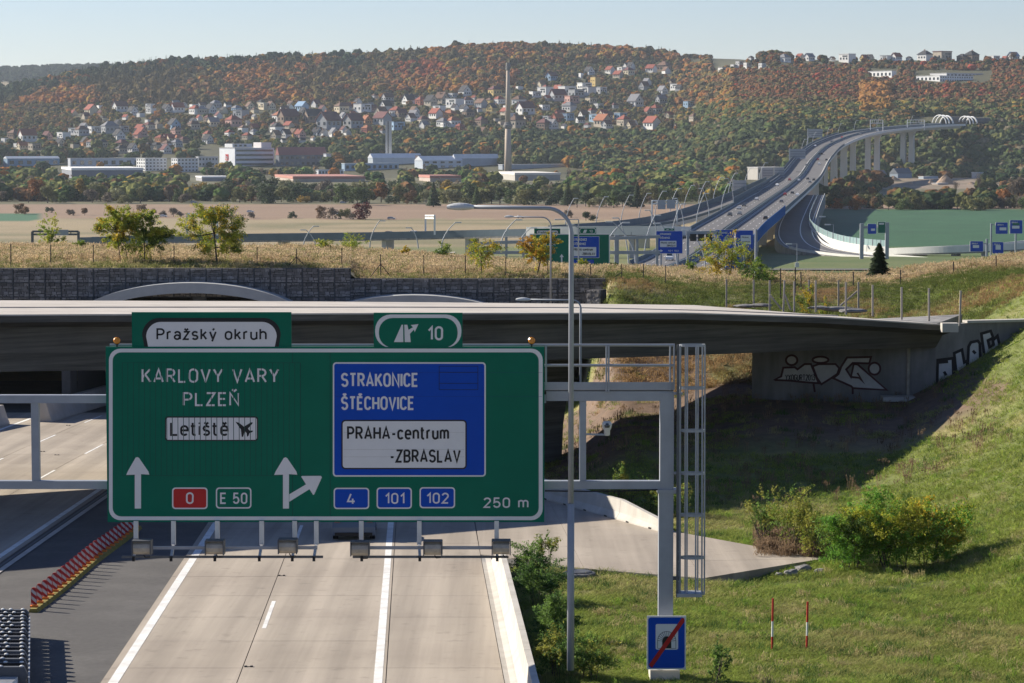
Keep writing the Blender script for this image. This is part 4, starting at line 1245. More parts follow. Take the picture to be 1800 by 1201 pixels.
# dome camera on its bracket
cam_t = thing('dome_camera', 'white dome camera on a bracket fixed to the gantry strut', 'camera', P(1067, 766, 79.3))
part('bracket', MB().bar(P(1030, 763.5, 79.3), P(1072, 764.5, 79.3), .06, .05), M['steel'], cam_t)
c = P(1067, 766, 79.3)
part('housing', MB().lathe((c.x, c.y, c.z), [(.05, 0), (.09, .03), (.09, .16), (.12, .2), (.14, .3), (.15, .36), (.1, .42), (.0, .44)], 12), M['lamp_shell'], cam_t, True)
part('dome', MB().lathe((c.x, c.y - .07, c.z + .3), [(.0, -.07), (.08, -.05), (.1, .02), (.07, .08), (0, .1)], 12), M['glass'], cam_t, True)

# ------------------------------------------------------------------ the big green direction sign
sg = thing('direction_sign', 'huge green and blue direction sign reading KARLOVY VARY and STRAKONICE on the near gantry', 'road sign', P(573, 918, DS))
part('panel', box_px(189, 610, 957, 918, DS, DS + .12), M['sign_green'], sg)
B = Board(DS, sg)
B.ring('border', rrect(191.5, 613, 954, 914.5, 20), rrect(198, 619.5, 947, 908, 15), M['sign_white'], 1)
for xx in (580, 514): B.area('panel_joint', [(xx, 620), (xx + .8, 620), (xx + .8, 907), (xx, 907)], M['sign_line'], 1)
tab = part('name_tab', box_px(232, 549, 512, 611.5, DS + .03, DS + .10), M['sign_green'], sg)
B2 = Board(DS + .03, sg)
def half_capsule(x0, y0, x1, y1, r): 
    pts = [(x0 + r - r * math.cos(R(a)), y0 + r - r * math.sin(R(a))) for a in range(0, 91, 9)] + [(x1 - r + r * math.sin(R(a)), y0 + r - r * math.cos(R(a))) for a in range(0, 91, 9)]
    return pts + [(x1 - (3.5 if y1 - y0 > r else 0), y1), (x0 + (3.5 if y1 - y0 > r else 0), y1)]
B2.area('name_border', half_capsule(250, 559, 493.5, 609.5, 30), M['sign_black'], 1, tab)
B2.area('name_field', half_capsule(257, 566, 486.5, 609.5, 26), M['sign_white'], 2, tab)
B2.text('Pražský okruh', 275, 469, 598, 21, M['sign_black'], 3, tab, .15)
tab = part('exit_tab', box_px(657, 550, 813, 611.5, DS + .03, DS + .10), M['sign_green'], sg)
B2.ring('border', rrect(659.5, 553, 811, 611.3, 27), rrect(666, 559, 804.5, 611.0, 24), M['sign_white'], 1, tab)
B2.area('exit_symbol', [(692.5, 601.5), (706, 571), (708.5, 571), (709, 601.5)], M['sign_white'], 1, tab)
B2.area('exit_symbol', [(711.5, 601.5), (710.8, 571), (716, 571), (718, 580), (726, 575.5), (722, 571.5), (735.5, 570), (729, 584), (727.5, 579.5), (720.5, 587), (722, 601.5)], M['sign_white'], 1, tab)
B2.text('10', 752, 779, 598.5, 25, M['sign_white'], 1, tab)
# turning slats of the left field
slat_x = [215 + (528 - 215) * i / 32 for i in range(33)]
B.area('slat_recess', [(214.6, 637.6), (528.6, 637.6), (528.6, 836.6), (214.6, 836.6)], M['sign_line'], 1)
for a, b in zip(slat_x, slat_x[1:]):
    part('slat', MB().poly([B.w(a + .35, 638.2, 2), B.w(a + .35, 836, 2), B.w(b - .35, 836, 2), B.w(b - .35, 638.2, 2)]), M['sign_green'], sg)
cuts = slat_x[1:-1]
B.text('KARLOVY VARY', 249, 491, 673, 25.2, M['sign_white'], 3.5, None, .13, cuts)
B.text('PLZEŇ', 321.5, 421, 714, 24.5, M['sign_white'], 3.5, None, .13, cuts)
def slatted(name, pts, mat_, lay, parent=None):
    o = B.area(name, pts, mat_, lay, parent); me = o.data; off = wloc(parent or sg)
    bm = bmesh.new(); bm.from_mesh(me)
    for cx in cuts:
        xw = B.w(cx, 740, lay).x - off.x
        for e in (-.010, .010):
            bmesh.ops.bisect_plane(bm, geom=bm.verts[:] + bm.edges[:] + bm.faces[:], plane_co=(xw + e, 0, 0), plane_no=(1, 0, 0))
        bmesh.ops.delete(bm, geom=[f for f in bm.faces if abs(f.calc_center_median().x - xw) < .009], context='FACES')
    bm.to_mesh(me); bm.free(); return o
plate = slatted('airport_border', rrect(290, 732, 454, 775.5, 5), M['sign_black'], 3.4)
slatted('airport_field', rrect(292.3, 734.3, 451.7, 773.2, 4), M['sign_white'], 4.4)
B.text('Letiště', 299, 402, 766.5, 25, M['sign_black'], 5.4, None, .145, cuts)
slatted('airport_symbol', [(414, 741.5), (420, 743), (429, 750), (441, 742.5), (444.5, 742.5), (443.5, 745), (436, 753.5), (439, 757), (445, 757), (444, 759.5), (438.5, 761.5), (437, 766), (434.5, 768), (433.6, 761.5), (430.5, 758), (427.5, 768), (425, 768), (423.5, 755)], M['sign_black'], 5.4)
def arrow(pts, lay=3.6): B.area('arrow', pts, M['sign_white'], lay)
arrow([(237, 894), (237, 834.5), (222, 835), (225, 828), (238.5, 804.5), (241.5, 803.5), (244.5, 805), (261, 829), (262.5, 834.5), (248, 833.5), (248, 894)])
arrow([(497.5, 894), (497.5, 834.5), (482, 835), (485, 828), (499, 805), (502, 804), (505, 805.5), (521, 829), (522.5, 834.5), (508, 833.5), (508, 894)])
arrow([(508.6, 882), (508.6, 869), (538, 851.5), (529.5, 838), (531, 836.8), (564, 836.5), (566, 839), (552.5, 869), (550.5, 870), (544, 860)])
def shield(x0, y0, x1, y1, fill, text, tx0, tx1, yb, cap, outline_only=False):
    o = B.ring('shield_border', rrect(x0, y0, x1, y1, 6), rrect(x0 + 2.3, y0 + 2.3, x1 - 2.3, y1 - 2.3, 4.4), M['sign_white'], 2)
    if not outline_only: B.area('shield_field', rrect(x0 + 2.3, y0 + 2.3, x1 - 2.3, y1 - 2.3, 4.4), fill, 1, o)
    B.text(text, tx0, tx1, yb, cap, M['sign_white'], 2.4, o, .14)
shield(302.5, 857, 365, 895, M['sign_red'], '0', 327, 340.5, 886, 20.5)
shield(379.5, 857, 442, 894, None, 'E 50', 387, 435, 886, 20, True)
shield(586.5, 857.5, 649, 895, M['sign_blue'], '4', 610, 625, 887, 20)
shield(662, 857, 724, 894.5, M['sign_blue'], '101', 677, 711, 886, 19.5)
shield(737.5, 856.5, 800, 893.5, M['sign_blue'], '102', 750, 789, 885.5, 19.5)
B.text('250 m', 850, 929, 893, 18.5, M['sign_white'], 2, None, .145)
bp = B.area('blue_field', rrect(587.5, 639.5, 851.5, 835.5, 4), M['sign_blue'], 1)
B.ring('blue_border', rrect(585, 637, 854, 838, 6), rrect(587.5, 639.5, 851.5, 835.5, 4), M['sign_white'], 2, bp)
B.text('STRAKONICE', 599.5, 735.5, 680.5, 25, M['sign_white'], 2, bp, .15)
B.text('ŠTĚCHOVICE', 599.5, 728.5, 721, 24.5, M['sign_white'], 2, bp, .15)
m = MB()
for k, pl in enumerate(([(772, 644), (840, 644)], [(772, 654.5), (840, 654.5)], [(772, 674), (840, 674)], [(772, 685), (840, 685)], [(772, 644), (772, 685)], [(840, 644), (840, 685)])):
    for q in thick([(a, -b) for a, b in pl], .6): m.poly([B.w(a, -b, 2 + .2 * k) for a, b in q])
part('blank_plate_outline', m, M['sign_line_blue'], bp)
wf = B.area('white_border', rrect(600, 738, 820.5, 825, 7), M['sign_black'], 2, bp)
B.area('white_field', rrect(602.5, 740.5, 818, 822.5, 5), M['sign_white'], 3, bp)
B.text('PRAHA-centrum', 610, 789.5, 773, 23.5, M['sign_black'], 4, bp, .155)
B.text('-ZBRASLAV', 685, 810, 813.5, 23.5, M['sign_black'], 4, bp, .155)
for yy in (655, 697, 760, 790, 803):
    B.area('panel_seam', [(591, yy), (953, yy), (953, yy + .35), (591, yy + .35)] if yy < 700 else [(604, yy), (816, yy), (816, yy + .3), (604, yy + .3)], M['sign_line_blue'] if yy < 700 else M['lamp_house'], 1.5 if yy < 700 else 3.5)
for xx, lab in ((205.5, 'amber warning beacon on the top left corner of the big green sign'), (934.5, 'amber warning beacon on the top right corner of the big green sign')):
    c = P(xx, 598.5, DS + .06)
    t = thing('warning_beacon', lab, 'beacon', (c.x, c.y, c.z - .17), 'amber beacons on the sign')
    part('foot', MB().tube([(c.x, c.y, c.z - .2), (c.x, c.y, c.z - .1)], .03, 6), M['black'], t)
    part('ring', MB().tube([(c.x, c.y - .02, c.z), (c.x, c.y + .06, c.z)], .125, 16), M['black'], t)
    part('lens', MB().tube([(c.x, c.y - .075, c.z), (c.x, c.y - .021, c.z)], [.075, .108], 16), M['amber'], t)
# floodlights under the sign
def flood(xs, hang, x0, x1, lab):
    t = thing('lamp_rack', lab, 'lamp rack', P((x0 + x1) / 2, 920, DS - .9), 'lamp racks under the big sign')
    dl = DS - 1.25
    ya = P(500, 962, dl); 
    part('rear_rail', MB().bar(P(x0 + 20, 963, dl + .25), P(x1 - 10, 963, dl + .25), .07, .09), M['steel'], t)
    part('front_rail', MB().bar(P(x0, 979, dl - .02), P(x1, 979, dl - .02), .045, .07), M['steel_dark'], t)
    for hx in hang:
        a = P(hx, 916, DS - .06); b = P(hx, 958, DS - .10); c = P(hx - (4 if hx < 560 else -1), 981, dl)
        part('hanger', MB().bar(a, b, .13, .10), M['alu'], t)
        part('arm', MB().bar(b + Vector((0, -.05, 0)), c, .08, .07), M['alu'], t)
        part('end_cap', MB().box((c.x, c.y - .04, c.z - .02), (.08, .06, .14)), M['black'], t)
    return t
def lamp_unit(t, lx, ly):
    dl = DS - 1.35; c = P(lx, ly, dl)
    prof = [(.21 * math.cos(R(a)), -.02 + .21 * math.sin(R(a))) for a in range(60, 420, 30)]
    u = MB().hexa([(c.x - .24, c.y + a, c.z + b) for a, b in prof], [(c.x + .24, c.y + a, c.z + b) for a, b in prof])
    h = part('floodlight', u, M['lamp_house'], t)
    for s in (-1, 1): part('end_plate', MB().box((c.x + s * .262, c.y, c.z - .02), (.03, .46, .40)), M['steel_dark'], h)
    part('lid', MB().box((c.x, c.y - .02, c.z + .19), (.54, .42, .03)), M['steel_dark'], h)
    part('cable', MB().tube([(c.x + .05, c.y - .1, c.z - .22), (c.x + .1, c.y - .1, c.z - .30), (c.x + .22, c.y - .02, c.z - .30)], .018, 5), M['black'], h)
ra = flood(None, (239, 305, 382, 460, 518, 556), 214, 568, 'steel rack of three floodlights below the left half of the big sign')
rb = flood(None, (635, 737, 873), 620, 893, 'steel rack of three floodlights below the right half of the big sign')
for lx, ly in ((250, 961), (378, 961), (506, 959)): lamp_unit(ra, lx, ly)
for lx, ly in ((633, 963), (761, 962), (881, 961)): lamp_unit(rb, lx, ly)

# ------------------------------------------------------------------ end of tunnel sign on the post
DT = 78.8
ts = thing('end_of_tunnel_sign', 'square blue end of tunnel sign with red diagonal bar on the gantry post', 'road sign', P(1172, 1177, DT))
part('plate', box_px(1137, 1083, 1206, 1177, DT, DT + .04), M['sign_white'], ts)
T = Board(DT, ts, step=.003)
T.area('blue_field', rrect(1139.5, 1085.5, 1203.5, 1174.5, 5), M['sign_blue'], 1)
T.area('symbol_field', rrect(1152.5, 1097, 1192, 1142, 3), M['sign_white'], 2)
arch_o = [(1156, 1140)] + arc(1172, 1125, 16, 15, 180, 0, 10)
arch_o = [(1156, 1140)] + [(1172 - 16 * math.cos(R(a)), 1126 - 16 * math.sin(R(a))) for a in range(0, 181, 15)] + [(1188, 1140)]
arch_i = [(1164, 1140)] + [(1172 - 8 * math.cos(R(a)), 1127 - 8.5 * math.sin(R(a))) for a in range(0, 181, 15)] + [(1180, 1140)]
T.area('tunnel_hole', arch_i, M['sign_black'], 3)
m = MB()
for a, b in zip(arch_o, arch_i):
    for q in thick([(a[0], -a[1]), (b[0], -b[1])], .35): m.poly([T.w(u, -v, 3) for u, v in q])
for q in thick([(a, -b) for a, b in arch_o], .4): m.poly([T.w(u, -v, 3.3) for u, v in q])
part('stone_courses', m, M['sign_black'], ts)
T.area('red_bar', [(1140.5, 1168.5), (1146, 1174), (1203, 1093), (1202.8, 1087), (1198.5, 1086.3)], M['sign_red'], 4.2)

# ================================================================== LAMP POSTS
def lamp_post(x, ybase, ytop, xhead, d, label, bend=60, rad=.09, head=.75, big=True):
    b = P(x, ybase, d); t = thing('lamp_post', label, 'lamp post', b, 'curved motorway lamp posts')
    top = P(x, ytop, d); zt = top.z; xb = x
    # lower thick pole, upper thin pole
    knee = P(x, lerp(ybase, ytop, .36), d); kb = P(x, lerp(ytop, ybase, bend / 800.0), d)
    part('pole', MB().tube([b, Vector((b.x, b.y, knee.z))], [rad * 1.15, rad * 1.1], 10), M['steel'], t, True)
    pts = [Vector((b.x, b.y, knee.z))]
    r_ = (P(x, 0, d) - P(x - bend, 0, d)).x
    zc = zt - r_
    pts.append(Vector((b.x, b.y, zc)))
    for a in range(10, 91, 10): pts.append(Vector((b.x - r_ + r_ * math.cos(R(a)), b.y, zc + r_ * math.sin(R(a)))))
    xh = P(xhead, ytop, d).x
    pts.append(Vector((xh, b.y, zt + .04 * head)))
    part('arm', MB().tube(pts, [rad * .85, rad * .75] + [rad * .6] * (len(pts) - 2), 8), M['steel'], t, True)
    # luminaire: flattened shell
    L = head; c = Vector((xh, b.y, zt + .02)); rows = []
    for i in range(9):
        u = i / 8; xx = c.x + .12 - u * L
        wv = L * .20 * math.sin(math.pi * min(.97, max(.10, .12 + u * .82))) ** .6
        hv = L * .17 * math.sin(math.pi * min(.96, max(.08, .1 + u * .8))) ** .7
        rows.append([(xx, c.y + wv * math.cos(a), c.z - .0 + hv * math.sin(a) * (1.0 if math.sin(a) > 0 else .65)) for a in [2 * math.pi * k / 12 for k in range(12)]])
    m = MB()
    for a, bq in zip(rows, rows[1:]):
        for k in range(12): m.quad(a[k], a[(k + 1) % 12], bq[(k + 1) % 12], bq[k])
    m.poly(rows[0]); m.poly(rows[-1])
    part('luminaire', m, M['lamp_shell'], t, True)
    return t
lamp_post(1003, 1178, 366, 826, 77.2, 'tall near lamp post with long curved arm standing beside the shoulder shrubs', 45, .095, .78)
lamp_post(1020, 872, 528, 928, 131.6, 'lamp post just behind the near one, its arm in front of the deck', 14, .075, .72)
lamp_post(968, 640, 382, 900, 178.0, 'slim lamp post behind the overpass in front of the lower gabion wall', 16, .075, .62)
m = None
# ================================================================== FENCES
f = thing('plateau_fence', 'thin wire fence with dark posts along the dry grass above the gabion walls', 'fence', P(600, 468, 191))
posts = [(19, 466, 428), (89, 467, 430), (164, 467, 430), (306, 466, 432), (452, 467, 434), (521, 470, 437), (601, 470, 436), (669, 486, 447), (745, 488, 449), (818, 490, 449), (889, 492, 452), (963, 494, 456), (1038, 496, 464), (1093, 497, 464), (1131, 500, 464), (1170, 500, 466)]
wire_top = []
for k, (x, yb, yt) in enumerate(posts):
    d = 190.5 + .0 * k; a, b = P(x, yb + 4, d), P(x, yt, d)
    part('fence_post', MB().tube([a, b], .035, 6), M['post_dark'], f); wire_top.append((a, b))
    if k in (5, 7, 13):
        for s in ((-1, 1) if k != 13 else (-1,)):
            part('brace', MB().tube([Vector((b.x, b.y, lerp(a.z, b.z, .6))), Vector((b.x + s * .75 * (1.6 if k == 13 else 1), b.y, a.z + .1))], .03, 5), M['post_dark'], f)
m = MB()
for (a, b), (c, e) in zip(wire_top, wire_top[1:]):
    for q in (.3, .6, .95): m.tube([a.lerp(b, q), c.lerp(e, q)], .006, 3, False)
part('wire', m, M['post_dark'], f)
f = thing('deck_fence', 'wire mesh fence on square concrete posts at the right end of the overpass', 'fence', P(1480, 545, 160))
posts = [(1277, 537, 491, 177), (1325, 538, 492, 172), (1353, 544, 493, 168), (1377, 545, 493, 166), (1396, 545, 495, 165), (1434, 546, 493, 164), (1487, 550, 496, 160.5), (1534, 553, 501, 158), (1585, 559, 505, 155.5), (1633, 562, 507, 154), (1687, 570, 511, 153),
         (1422, 536, 492, 178), (1474, 540, 493, 174), (1509, 545, 496, 172)]
tops = []
for k, (x, yb, yt, d) in enumerate(posts):
    a, b = P(x, yb + 3, d), P(x + (2 if k in (3, 10) else 0), yt, d)
    part('fence_post', MB().bar(a, b, .105, .105), M['wood_post'], f); tops.append((a, b))
for x0, y0, x1, y1, d in ((1353, 518, 1374, 544, 167), (1477, 538, 1507, 512, 172.5), (1379, 517, 1390, 545, 166)):
    part('brace', MB().bar(P(x0, y0, d), P(x1, y1, d), .10, .10), M['wood_post'], f)
m = MB()
for i in list(range(10)) + [11, 12]:
    (a, b), (c, e) = tops[i], tops[i + 1]
    for q in [j / 9 for j in range(1, 10)]: m.tube([a.lerp(b, q), c.lerp(e, q)], .004, 3, False)
part('wire_mesh', m, M['post_dark'], f)
f = thing('hill_fence', 'dark thin posts of a wire fence on the grassy hill right of the deck', 'fence', P(1500, 520, 190))
tops = []
for x, yb, yt, d in ((1372, 530, 472, 186), (1398, 530, 470, 188), (1408, 520, 478, 190), (1500, 512, 478, 192), (1583, 508, 474, 193), (1676, 500, 460, 196), (1751, 488, 450, 198), (1822, 476, 440, 200)):
    a, b = P(x, yb, d), P(x, yt, d); part('fence_post', MB().tube([a, b], .045, 6), M['post_dark'], f); tops.append((a, b))
m = MB()
for (a, b), (c, e) in zip(tops[2:], tops[3:]):
    for q in (.4, .7, .95): m.tube([a.lerp(b, q), c.lerp(e, q)], .006, 3, False)
part('wire', m, M['post_dark'], f)

# ================================================================== DELINEATORS, CRASH CUSHION, SMALL THINGS
bd_mesh = None
def board_mesh():
    m = MB(); out = []
    w, h = .19, .60
    pts = [(-w / 2, 0), (w / 2, 0)] + [(w / 2 * math.cos(R(a)), h - w / 2 + w / 2 * math.sin(R(a))) for a in range(0, 181, 20)]
    m.hexa([(x, -.02, z) for x, z in pts], [(x, .02, z) for x, z in pts])
    f_ = MB()
    pr = pts[1:] + [pts[0]]
    for i in range(len(pts)):
        a, b = pts[i], pts[(i + 1) % len(pts)]
        f_.bar((a[0], 0, a[1]), (b[0], 0, b[1]), .014, .05, (0, 1, 0))
    return m.mesh('board', M['stripe_board']), f_.mesh('rim', M['red'])
bdm, rim = board_mesh()
foot_m = MB().box((0, 0, .03), (.26, .22, .06)).box((.0, -.07, .07), (.10, .08, .04)).mesh('foot', M['orange'])
a0, a1 = GP(60, 1072), GP(238, 930)
NB = 26
for i in range(NB):
    q = i / (NB - 1)
    d = lerp(a0.y, a1.y, q); X = lerp(a0.x, a1.x, q) + .04 * math.sin(q * 9)
    lab = ('red and white striped marker board, %s of the row counted from the crash cushion' % ordinal(i))
    t = thing('marker_board', lab, 'marker board', rp(X, d, .10), 'striped marker boards on the yellow kerb')
    t.rotation_euler = (0, 0, R(rnd.uniform(-9, 9)))
    link('board', bdm, t, (0, 0, .08)); link('rim', rim, t, (0, 0, .08)); link('foot', foot_m, t)
t = thing('yellow_kerb', 'low yellow rubber kerb carrying the striped marker boards', 'kerb', rp(a0.x, a0.y))
for i in range(NB):
    q0, q1 = (i - .5) / (NB - 1), (i + .5) / (NB - 1)
    def kp(q): return Vector(rp(lerp(a0.x, a1.x, q) + .04 * math.sin(q * 9) + .06, lerp(a0.y, a1.y, q)))
    a, b = kp(q0), kp(q1 - .004)
    m = MB(); r0 = [(-.17, -.03), (.17, -.03), (.11, .10), (-.11, .10)]
    m.hexa([(a.x + u, a.y, a.z + v) for u, v in r0], [(b.x + u, b.y, b.z + v) for u, v in r0]); part('kerb_segment', m, M['yellow'], t)
# crash cushion: nested steel ribs ahead of the gore
cb = GP(12, 1235)
t = thing('crash_cushion', 'steel crash cushion of ribbed plates at the lower left corner of the picture', 'crash cushion', cb)
dr = Vector((a0.x - cb.x, a0.y - cb.y, 0)).normalized()
n = 17; c0 = GP(12, 1235); c1 = GP(28, 1120)
for i in range(n):
    q = i / (n - 1); c = Vector(rp(lerp(c0.x, c1.x, q) - .25, lerp(c0.y, c1.y, q)))
    w = lerp(.80, .62, q); hh = lerp(1.02, .90, q)
    prof = [(-w, 0), (w, 0), (w + .06, .15), (w, .3), (w + .06, .5), (w, .62), (w + .06, .78), (w - .05, hh), (-w + .05, hh), (-w - .06, .78), (-w, .62), (-w - .06, .5), (-w, .3), (-w - .06, .15)]
    m = MB().hexa([(c.x + x, c.y - .05, c.z + z) for x, z in prof], [(c.x + x, c.y + .12, c.z + z) for x, z in prof])
    rb_ = part('rib', m, M['black'] if i % 2 else M['steel_dark'], t)
    for x in (-w + .14, -.16 + .10 * (i % 2), .10 + .10 * (i % 2), w - .13):
        part('bolt_head', MB().lathe((c.x + x + rnd.uniform(-.02, .02), c.y + .03, c.z + hh), [(.06, 0), (.06, .025), (.03, .04)], 8), M['white'], rb_)
for s in (-1, 1):
    a = Vector(rp(c0.x + s * .88 - .25, c0.y, .55)); b = Vector(rp(c1.x + s * .70 - .25, c1.y, .55))
    part('guide_rail', MB().bar(a, b, .05, .30), M['steel'], t)
nose = Vector(rp(c0.x - .1, c0.y - .55))
part('nose', MB().hexa([(nose.x - .5, nose.y - .3, nose.z), (nose.x + .5, nose.y - .3, nose.z), (nose.x + .5, nose.y + .4, nose.z), (nose.x - .5, nose.y + .4, nose.z)], [(nose.x - .3, nose.y - .1, nose.z + .6), (nose.x + .3, nose.y - .1, nose.z + .6), (nose.x + .45, nose.y + .4, nose.z + .75), (nose.x - .45, nose.y + .4, nose.z + .75)]), M['alu'], t)
# red and white stakes
def ground_at(x, y):
    d = 60.0
    while d < 260:
        p = P(x, y, d)
        if p.z <= ground_z(p.x, p.y): return p
        d += .25
    return P(x, y, 200)
for x, yb, yt, lab in ((1357, 1148, 1052, 'taller red and white striped stake in the grass nearer the tunnel sign'), (1418, 1143, 1058, 'shorter red and white striped stake in the grass farther from the tunnel sign')):
    b = ground_at(x, yb); h = (P(x, yt, b.y) - P(x, yb, b.y)).z
    t = thing('striped_stake', lab, 'stake', b, 'striped stakes in the grass')
    for k, (q0, q1, mt) in enumerate(((-.05, .3, 'red'), (.3, .58, 'white'), (.58, 1, 'red'))):
        part('band', MB().tube([(b.x + (.02 * q0), b.y, b.z + h * q0), (b.x + .02 * q1, b.y, b.z + h * q1)], .033, 8), M[mt], t)
# manhole ring
p = ground_at(1018, 1016)
t = thing('manhole', 'round concrete manhole ring with lid in the grass behind the lamp post', 'manhole', p)
part('ring', MB().lathe((p.x, p.y, p.z - .1), [(.62, 0), (.62, .30), (.55, .33), (.50, .33)], 20), M['conc_wall'], t)
part('lid', MB().lathe((p.x, p.y, p.z + .2), [(.48, 0), (.48, .06), (.4, .08)], 20), M['steel_dark'], t)
# rocks below the bay
def rock(r, s):
    bm = bmesh.new(); bmesh.ops.create_icosphere(bm, subdivisions=2, radius=s)
    for v in bm.verts:
        k = 1 + .35 * noise.noise(v.co * (1.6 / s) + Vector((r * 3.1, 0, 0))); v.co = Vector((v.co.x * k * 1.3, v.co.y * k, v.co.z * k * .7))
    me = bpy.data.meshes.new('rock'); bm.to_mesh(me); bm.free(); me.materials.append(M['rock']); return me
for k, (x, y, s, lab) in enumerate(((1392, 1010, .24, 'grey rock under the tip of the paved bay, nearest the drop edge corner'), (1412, 1004, .30, 'largest dark rock under the edge of the paved bay'), (1441, 1008, .2, 'pale rock lying just off the tip of the paved bay'), (1370, 1013, .16, 'smallest rock below the edge of the paved bay'))):
    p = ground_at(x, y); o = link('rock', rock(k, s), None, p + Vector((0, 0, .05))); tag(o, lab, 'rock', 'rocks under the paved bay')
# car half hidden by the sign
def make_car(name, label, pos, rz, colr, scale=1.0, group=None, kind='hatch', rich=True):
    t = thing(name, label, 'van' if kind == 'van' else 'car', pos, group, rz)
    L, W, H = (4.3, 1.78, 1.46) if kind == 'hatch' else (5.4, 1.95, 2.3)
    zb = .28
    if kind == 'hatch':
        low = [(-L / 2, zb), (L / 2, zb), (L / 2 + .02, .55), (L / 2 - .12, .80), (L / 2 - 1.15, .96), (-L / 2 + .1, 1.0), (-L / 2 - .02, .62)]
        cab = [(L / 2 - 1.15, .95), (L / 2 - 1.85, H - .05), (-L / 2 + 1.2, H), (-L / 2 + .45, H - .12), (-L / 2 + .12, .99)]
    else:
        low = [(-L / 2, zb), (L / 2, zb), (L / 2 + .02, .7), (L / 2 - .1, 1.05), (L / 2 - .6, 1.2), (-L / 2, 1.2)]
        cab = [(L / 2 - .6, 1.19), (L / 2 - 1.3, H - .05), (-L / 2 + .1, H), (-L / 2, 1.19)]
    m = MB().hexa([(x, -W / 2, z) for x, z in low], [(x, W / 2, z) for x, z in low])
    body = local('body', m, M['paintc'], t); body.color = (*colr, 1)
    inset = .10
    m = MB().hexa([(x, -W / 2 + inset * (1 if z < 1.0 else 2.2), z) for x, z in cab], [(x, W / 2 - inset * (1 if z < 1.0 else 2.2), z) for x, z in cab])
    cb_ = local('cabin', m, M['paintc'], t); cb_.color = (*colr, 1)
    if rich:
        zt, zl = H - .16, 1.03 if kind == 'hatch' else 1.28
        x0, x1 = (-L / 2 + .22, L / 2 - 1.30) if kind == 'hatch' else (L / 2 - 1.5, L / 2 - .8)
        for s in (-1, 1):
            y0, y1 = s * (W / 2 - inset + .012 - .0), s * (W / 2 - inset * 2.2 + .012)
            g = MB().poly([(x0, y0 * .995, zl), (x1, y0 * .995, zl), (x1 - .5, y1, zt), (x0 + .45, y1, zt)] if kind == 'hatch' else [(x0, y0, zl), (x1, y0, zl), (x1 - .3, y1, zt - .2), (x0, y1, zt - .2)])
            local('side_window', g, M['glass'], cb_)
        local('windscreen', MB().poly([(cab[0][0] + .012 - .08, -W / 2 + .2, cab[0][1] + .1), (cab[0][0] + .012 - .08, W / 2 - .2, cab[0][1] + .1), (cab[1][0] + .06, W / 2 - .3, cab[1][1] - .06), (cab[1][0] + .06, -W / 2 + .3, cab[1][1] - .06)]), M['glass'], cb_)
        rx0, rx1 = cab[-1][0], cab[-2][0]
        local('rear_window', MB().poly([(rx0 - .012 + .04, W / 2 - .2, cab[-1][1] + .06), (rx0 - .012 + .04, -W / 2 + .2, cab[-1][1] + .06), (lerp(rx0, rx1, .85) - .02, -W / 2 + .3, cab[-2][1] - .08), (lerp(rx0, rx1, .85) - .02, W / 2 - .3, cab[-2][1] - .08)]), M['glass'], cb_)
        for s in (-1, 1):
            local('tail_light', MB().box((-L / 2 + .0, s * (W / 2 - .2), .90), (.08, .24, .12)), M['red'], body)
            local('headlight', MB().box((L / 2 - .06, s * (W / 2 - .25), .70), (.12, .34, .13)), M['white'], body)
        local('bumper', MB().box((-L / 2 - .01, 0, .33), (.10, W - .2, .14)), M['black'], body)
    for sx in (-L / 2 + .78, L / 2 - .82):
        for s in (-1, 1):
            wh = local('wheel', MB().tube([(sx, s * (W / 2 - .22), .31), (sx, s * (W / 2 - .0), .31)], .31, 14), M['black'], t)
            if rich: local('rim', MB().tube([(sx, s * (W / 2 - .01), .31), (sx, s * (W / 2 + .012), .31)], .19, 10), M['alu'], wh)
    return t
p = GP(624, 940)
make_car('car', 'blue grey car driving away, showing just below the big sign', (p.x, p.y, p.z + .005), math.pi / 2 + .03, (.07, .11, .17))
# ================================================================== VALLEY VIADUCT
class Path:
    """smooth curve through (d, X, z) keys, parameter d"""
    def __init__(s, keys): s.k = keys
    def _cr(s, d, c):
        k = s.k; n = len(k)
        i = 0
        while i < n - 2 and d > k[i + 1][0]: i += 1
        x0, x1 = k[i][0], k[i + 1][0]; y0, y1 = k[i][c], k[i + 1][c]
        def sl(j):
            if j <= 0: return (k[1][c] - k[0][c]) / (k[1][0] - k[0][0])
            if j >= n - 1: return (k[-1][c] - k[-2][c]) / (k[-1][0] - k[-2][0])
            return (k[j + 1][c] - k[j - 1][c]) / (k[j + 1][0] - k[j - 1][0])
        h = x1 - x0; t = (d - x0) / h
        m0, m1 = sl(i) * h, sl(i + 1) * h
        return (2 * t ** 3 - 3 * t ** 2 + 1) * y0 + (t ** 3 - 2 * t ** 2 + t) * m0 + (-2 * t ** 3 + 3 * t ** 2) * y1 + (t ** 3 - t ** 2) * m1
    def at(s, d, off=0.0, dz=0.0):
        X, z = s._cr(d, 1), s._cr(d, 2)
        X2 = s._cr(d + 1, 1); t = Vector((X2 - X, 1, 0)).normalized()
        n = Vector((t.y, -t.x, 0))
        return Vector((X, d, z + dz)) + n * off
    def heading(s, d):
        return math.atan2(1.0, s._cr(d + 1, 1) - s._cr(d, 1))
    def ds(s, a, b, step):
        n = max(2, int(abs(b - a) / step)); return [lerp(a, b, i / n) for i in range(n + 1)]
MAIN = Path([(300, 0, -22.4), (500, 22, -28.0), (640, 37, -31.8), (770, 52, -34.4), (972, 77, -33.8), (1143, 101, -32.5), (1740, 185, -26.2), (2093, 234, -16.0), (2350, 279, -5.6), (2600, 346, 4.8), (2800, 446, 11.6), (2960, 560, 14.0)])
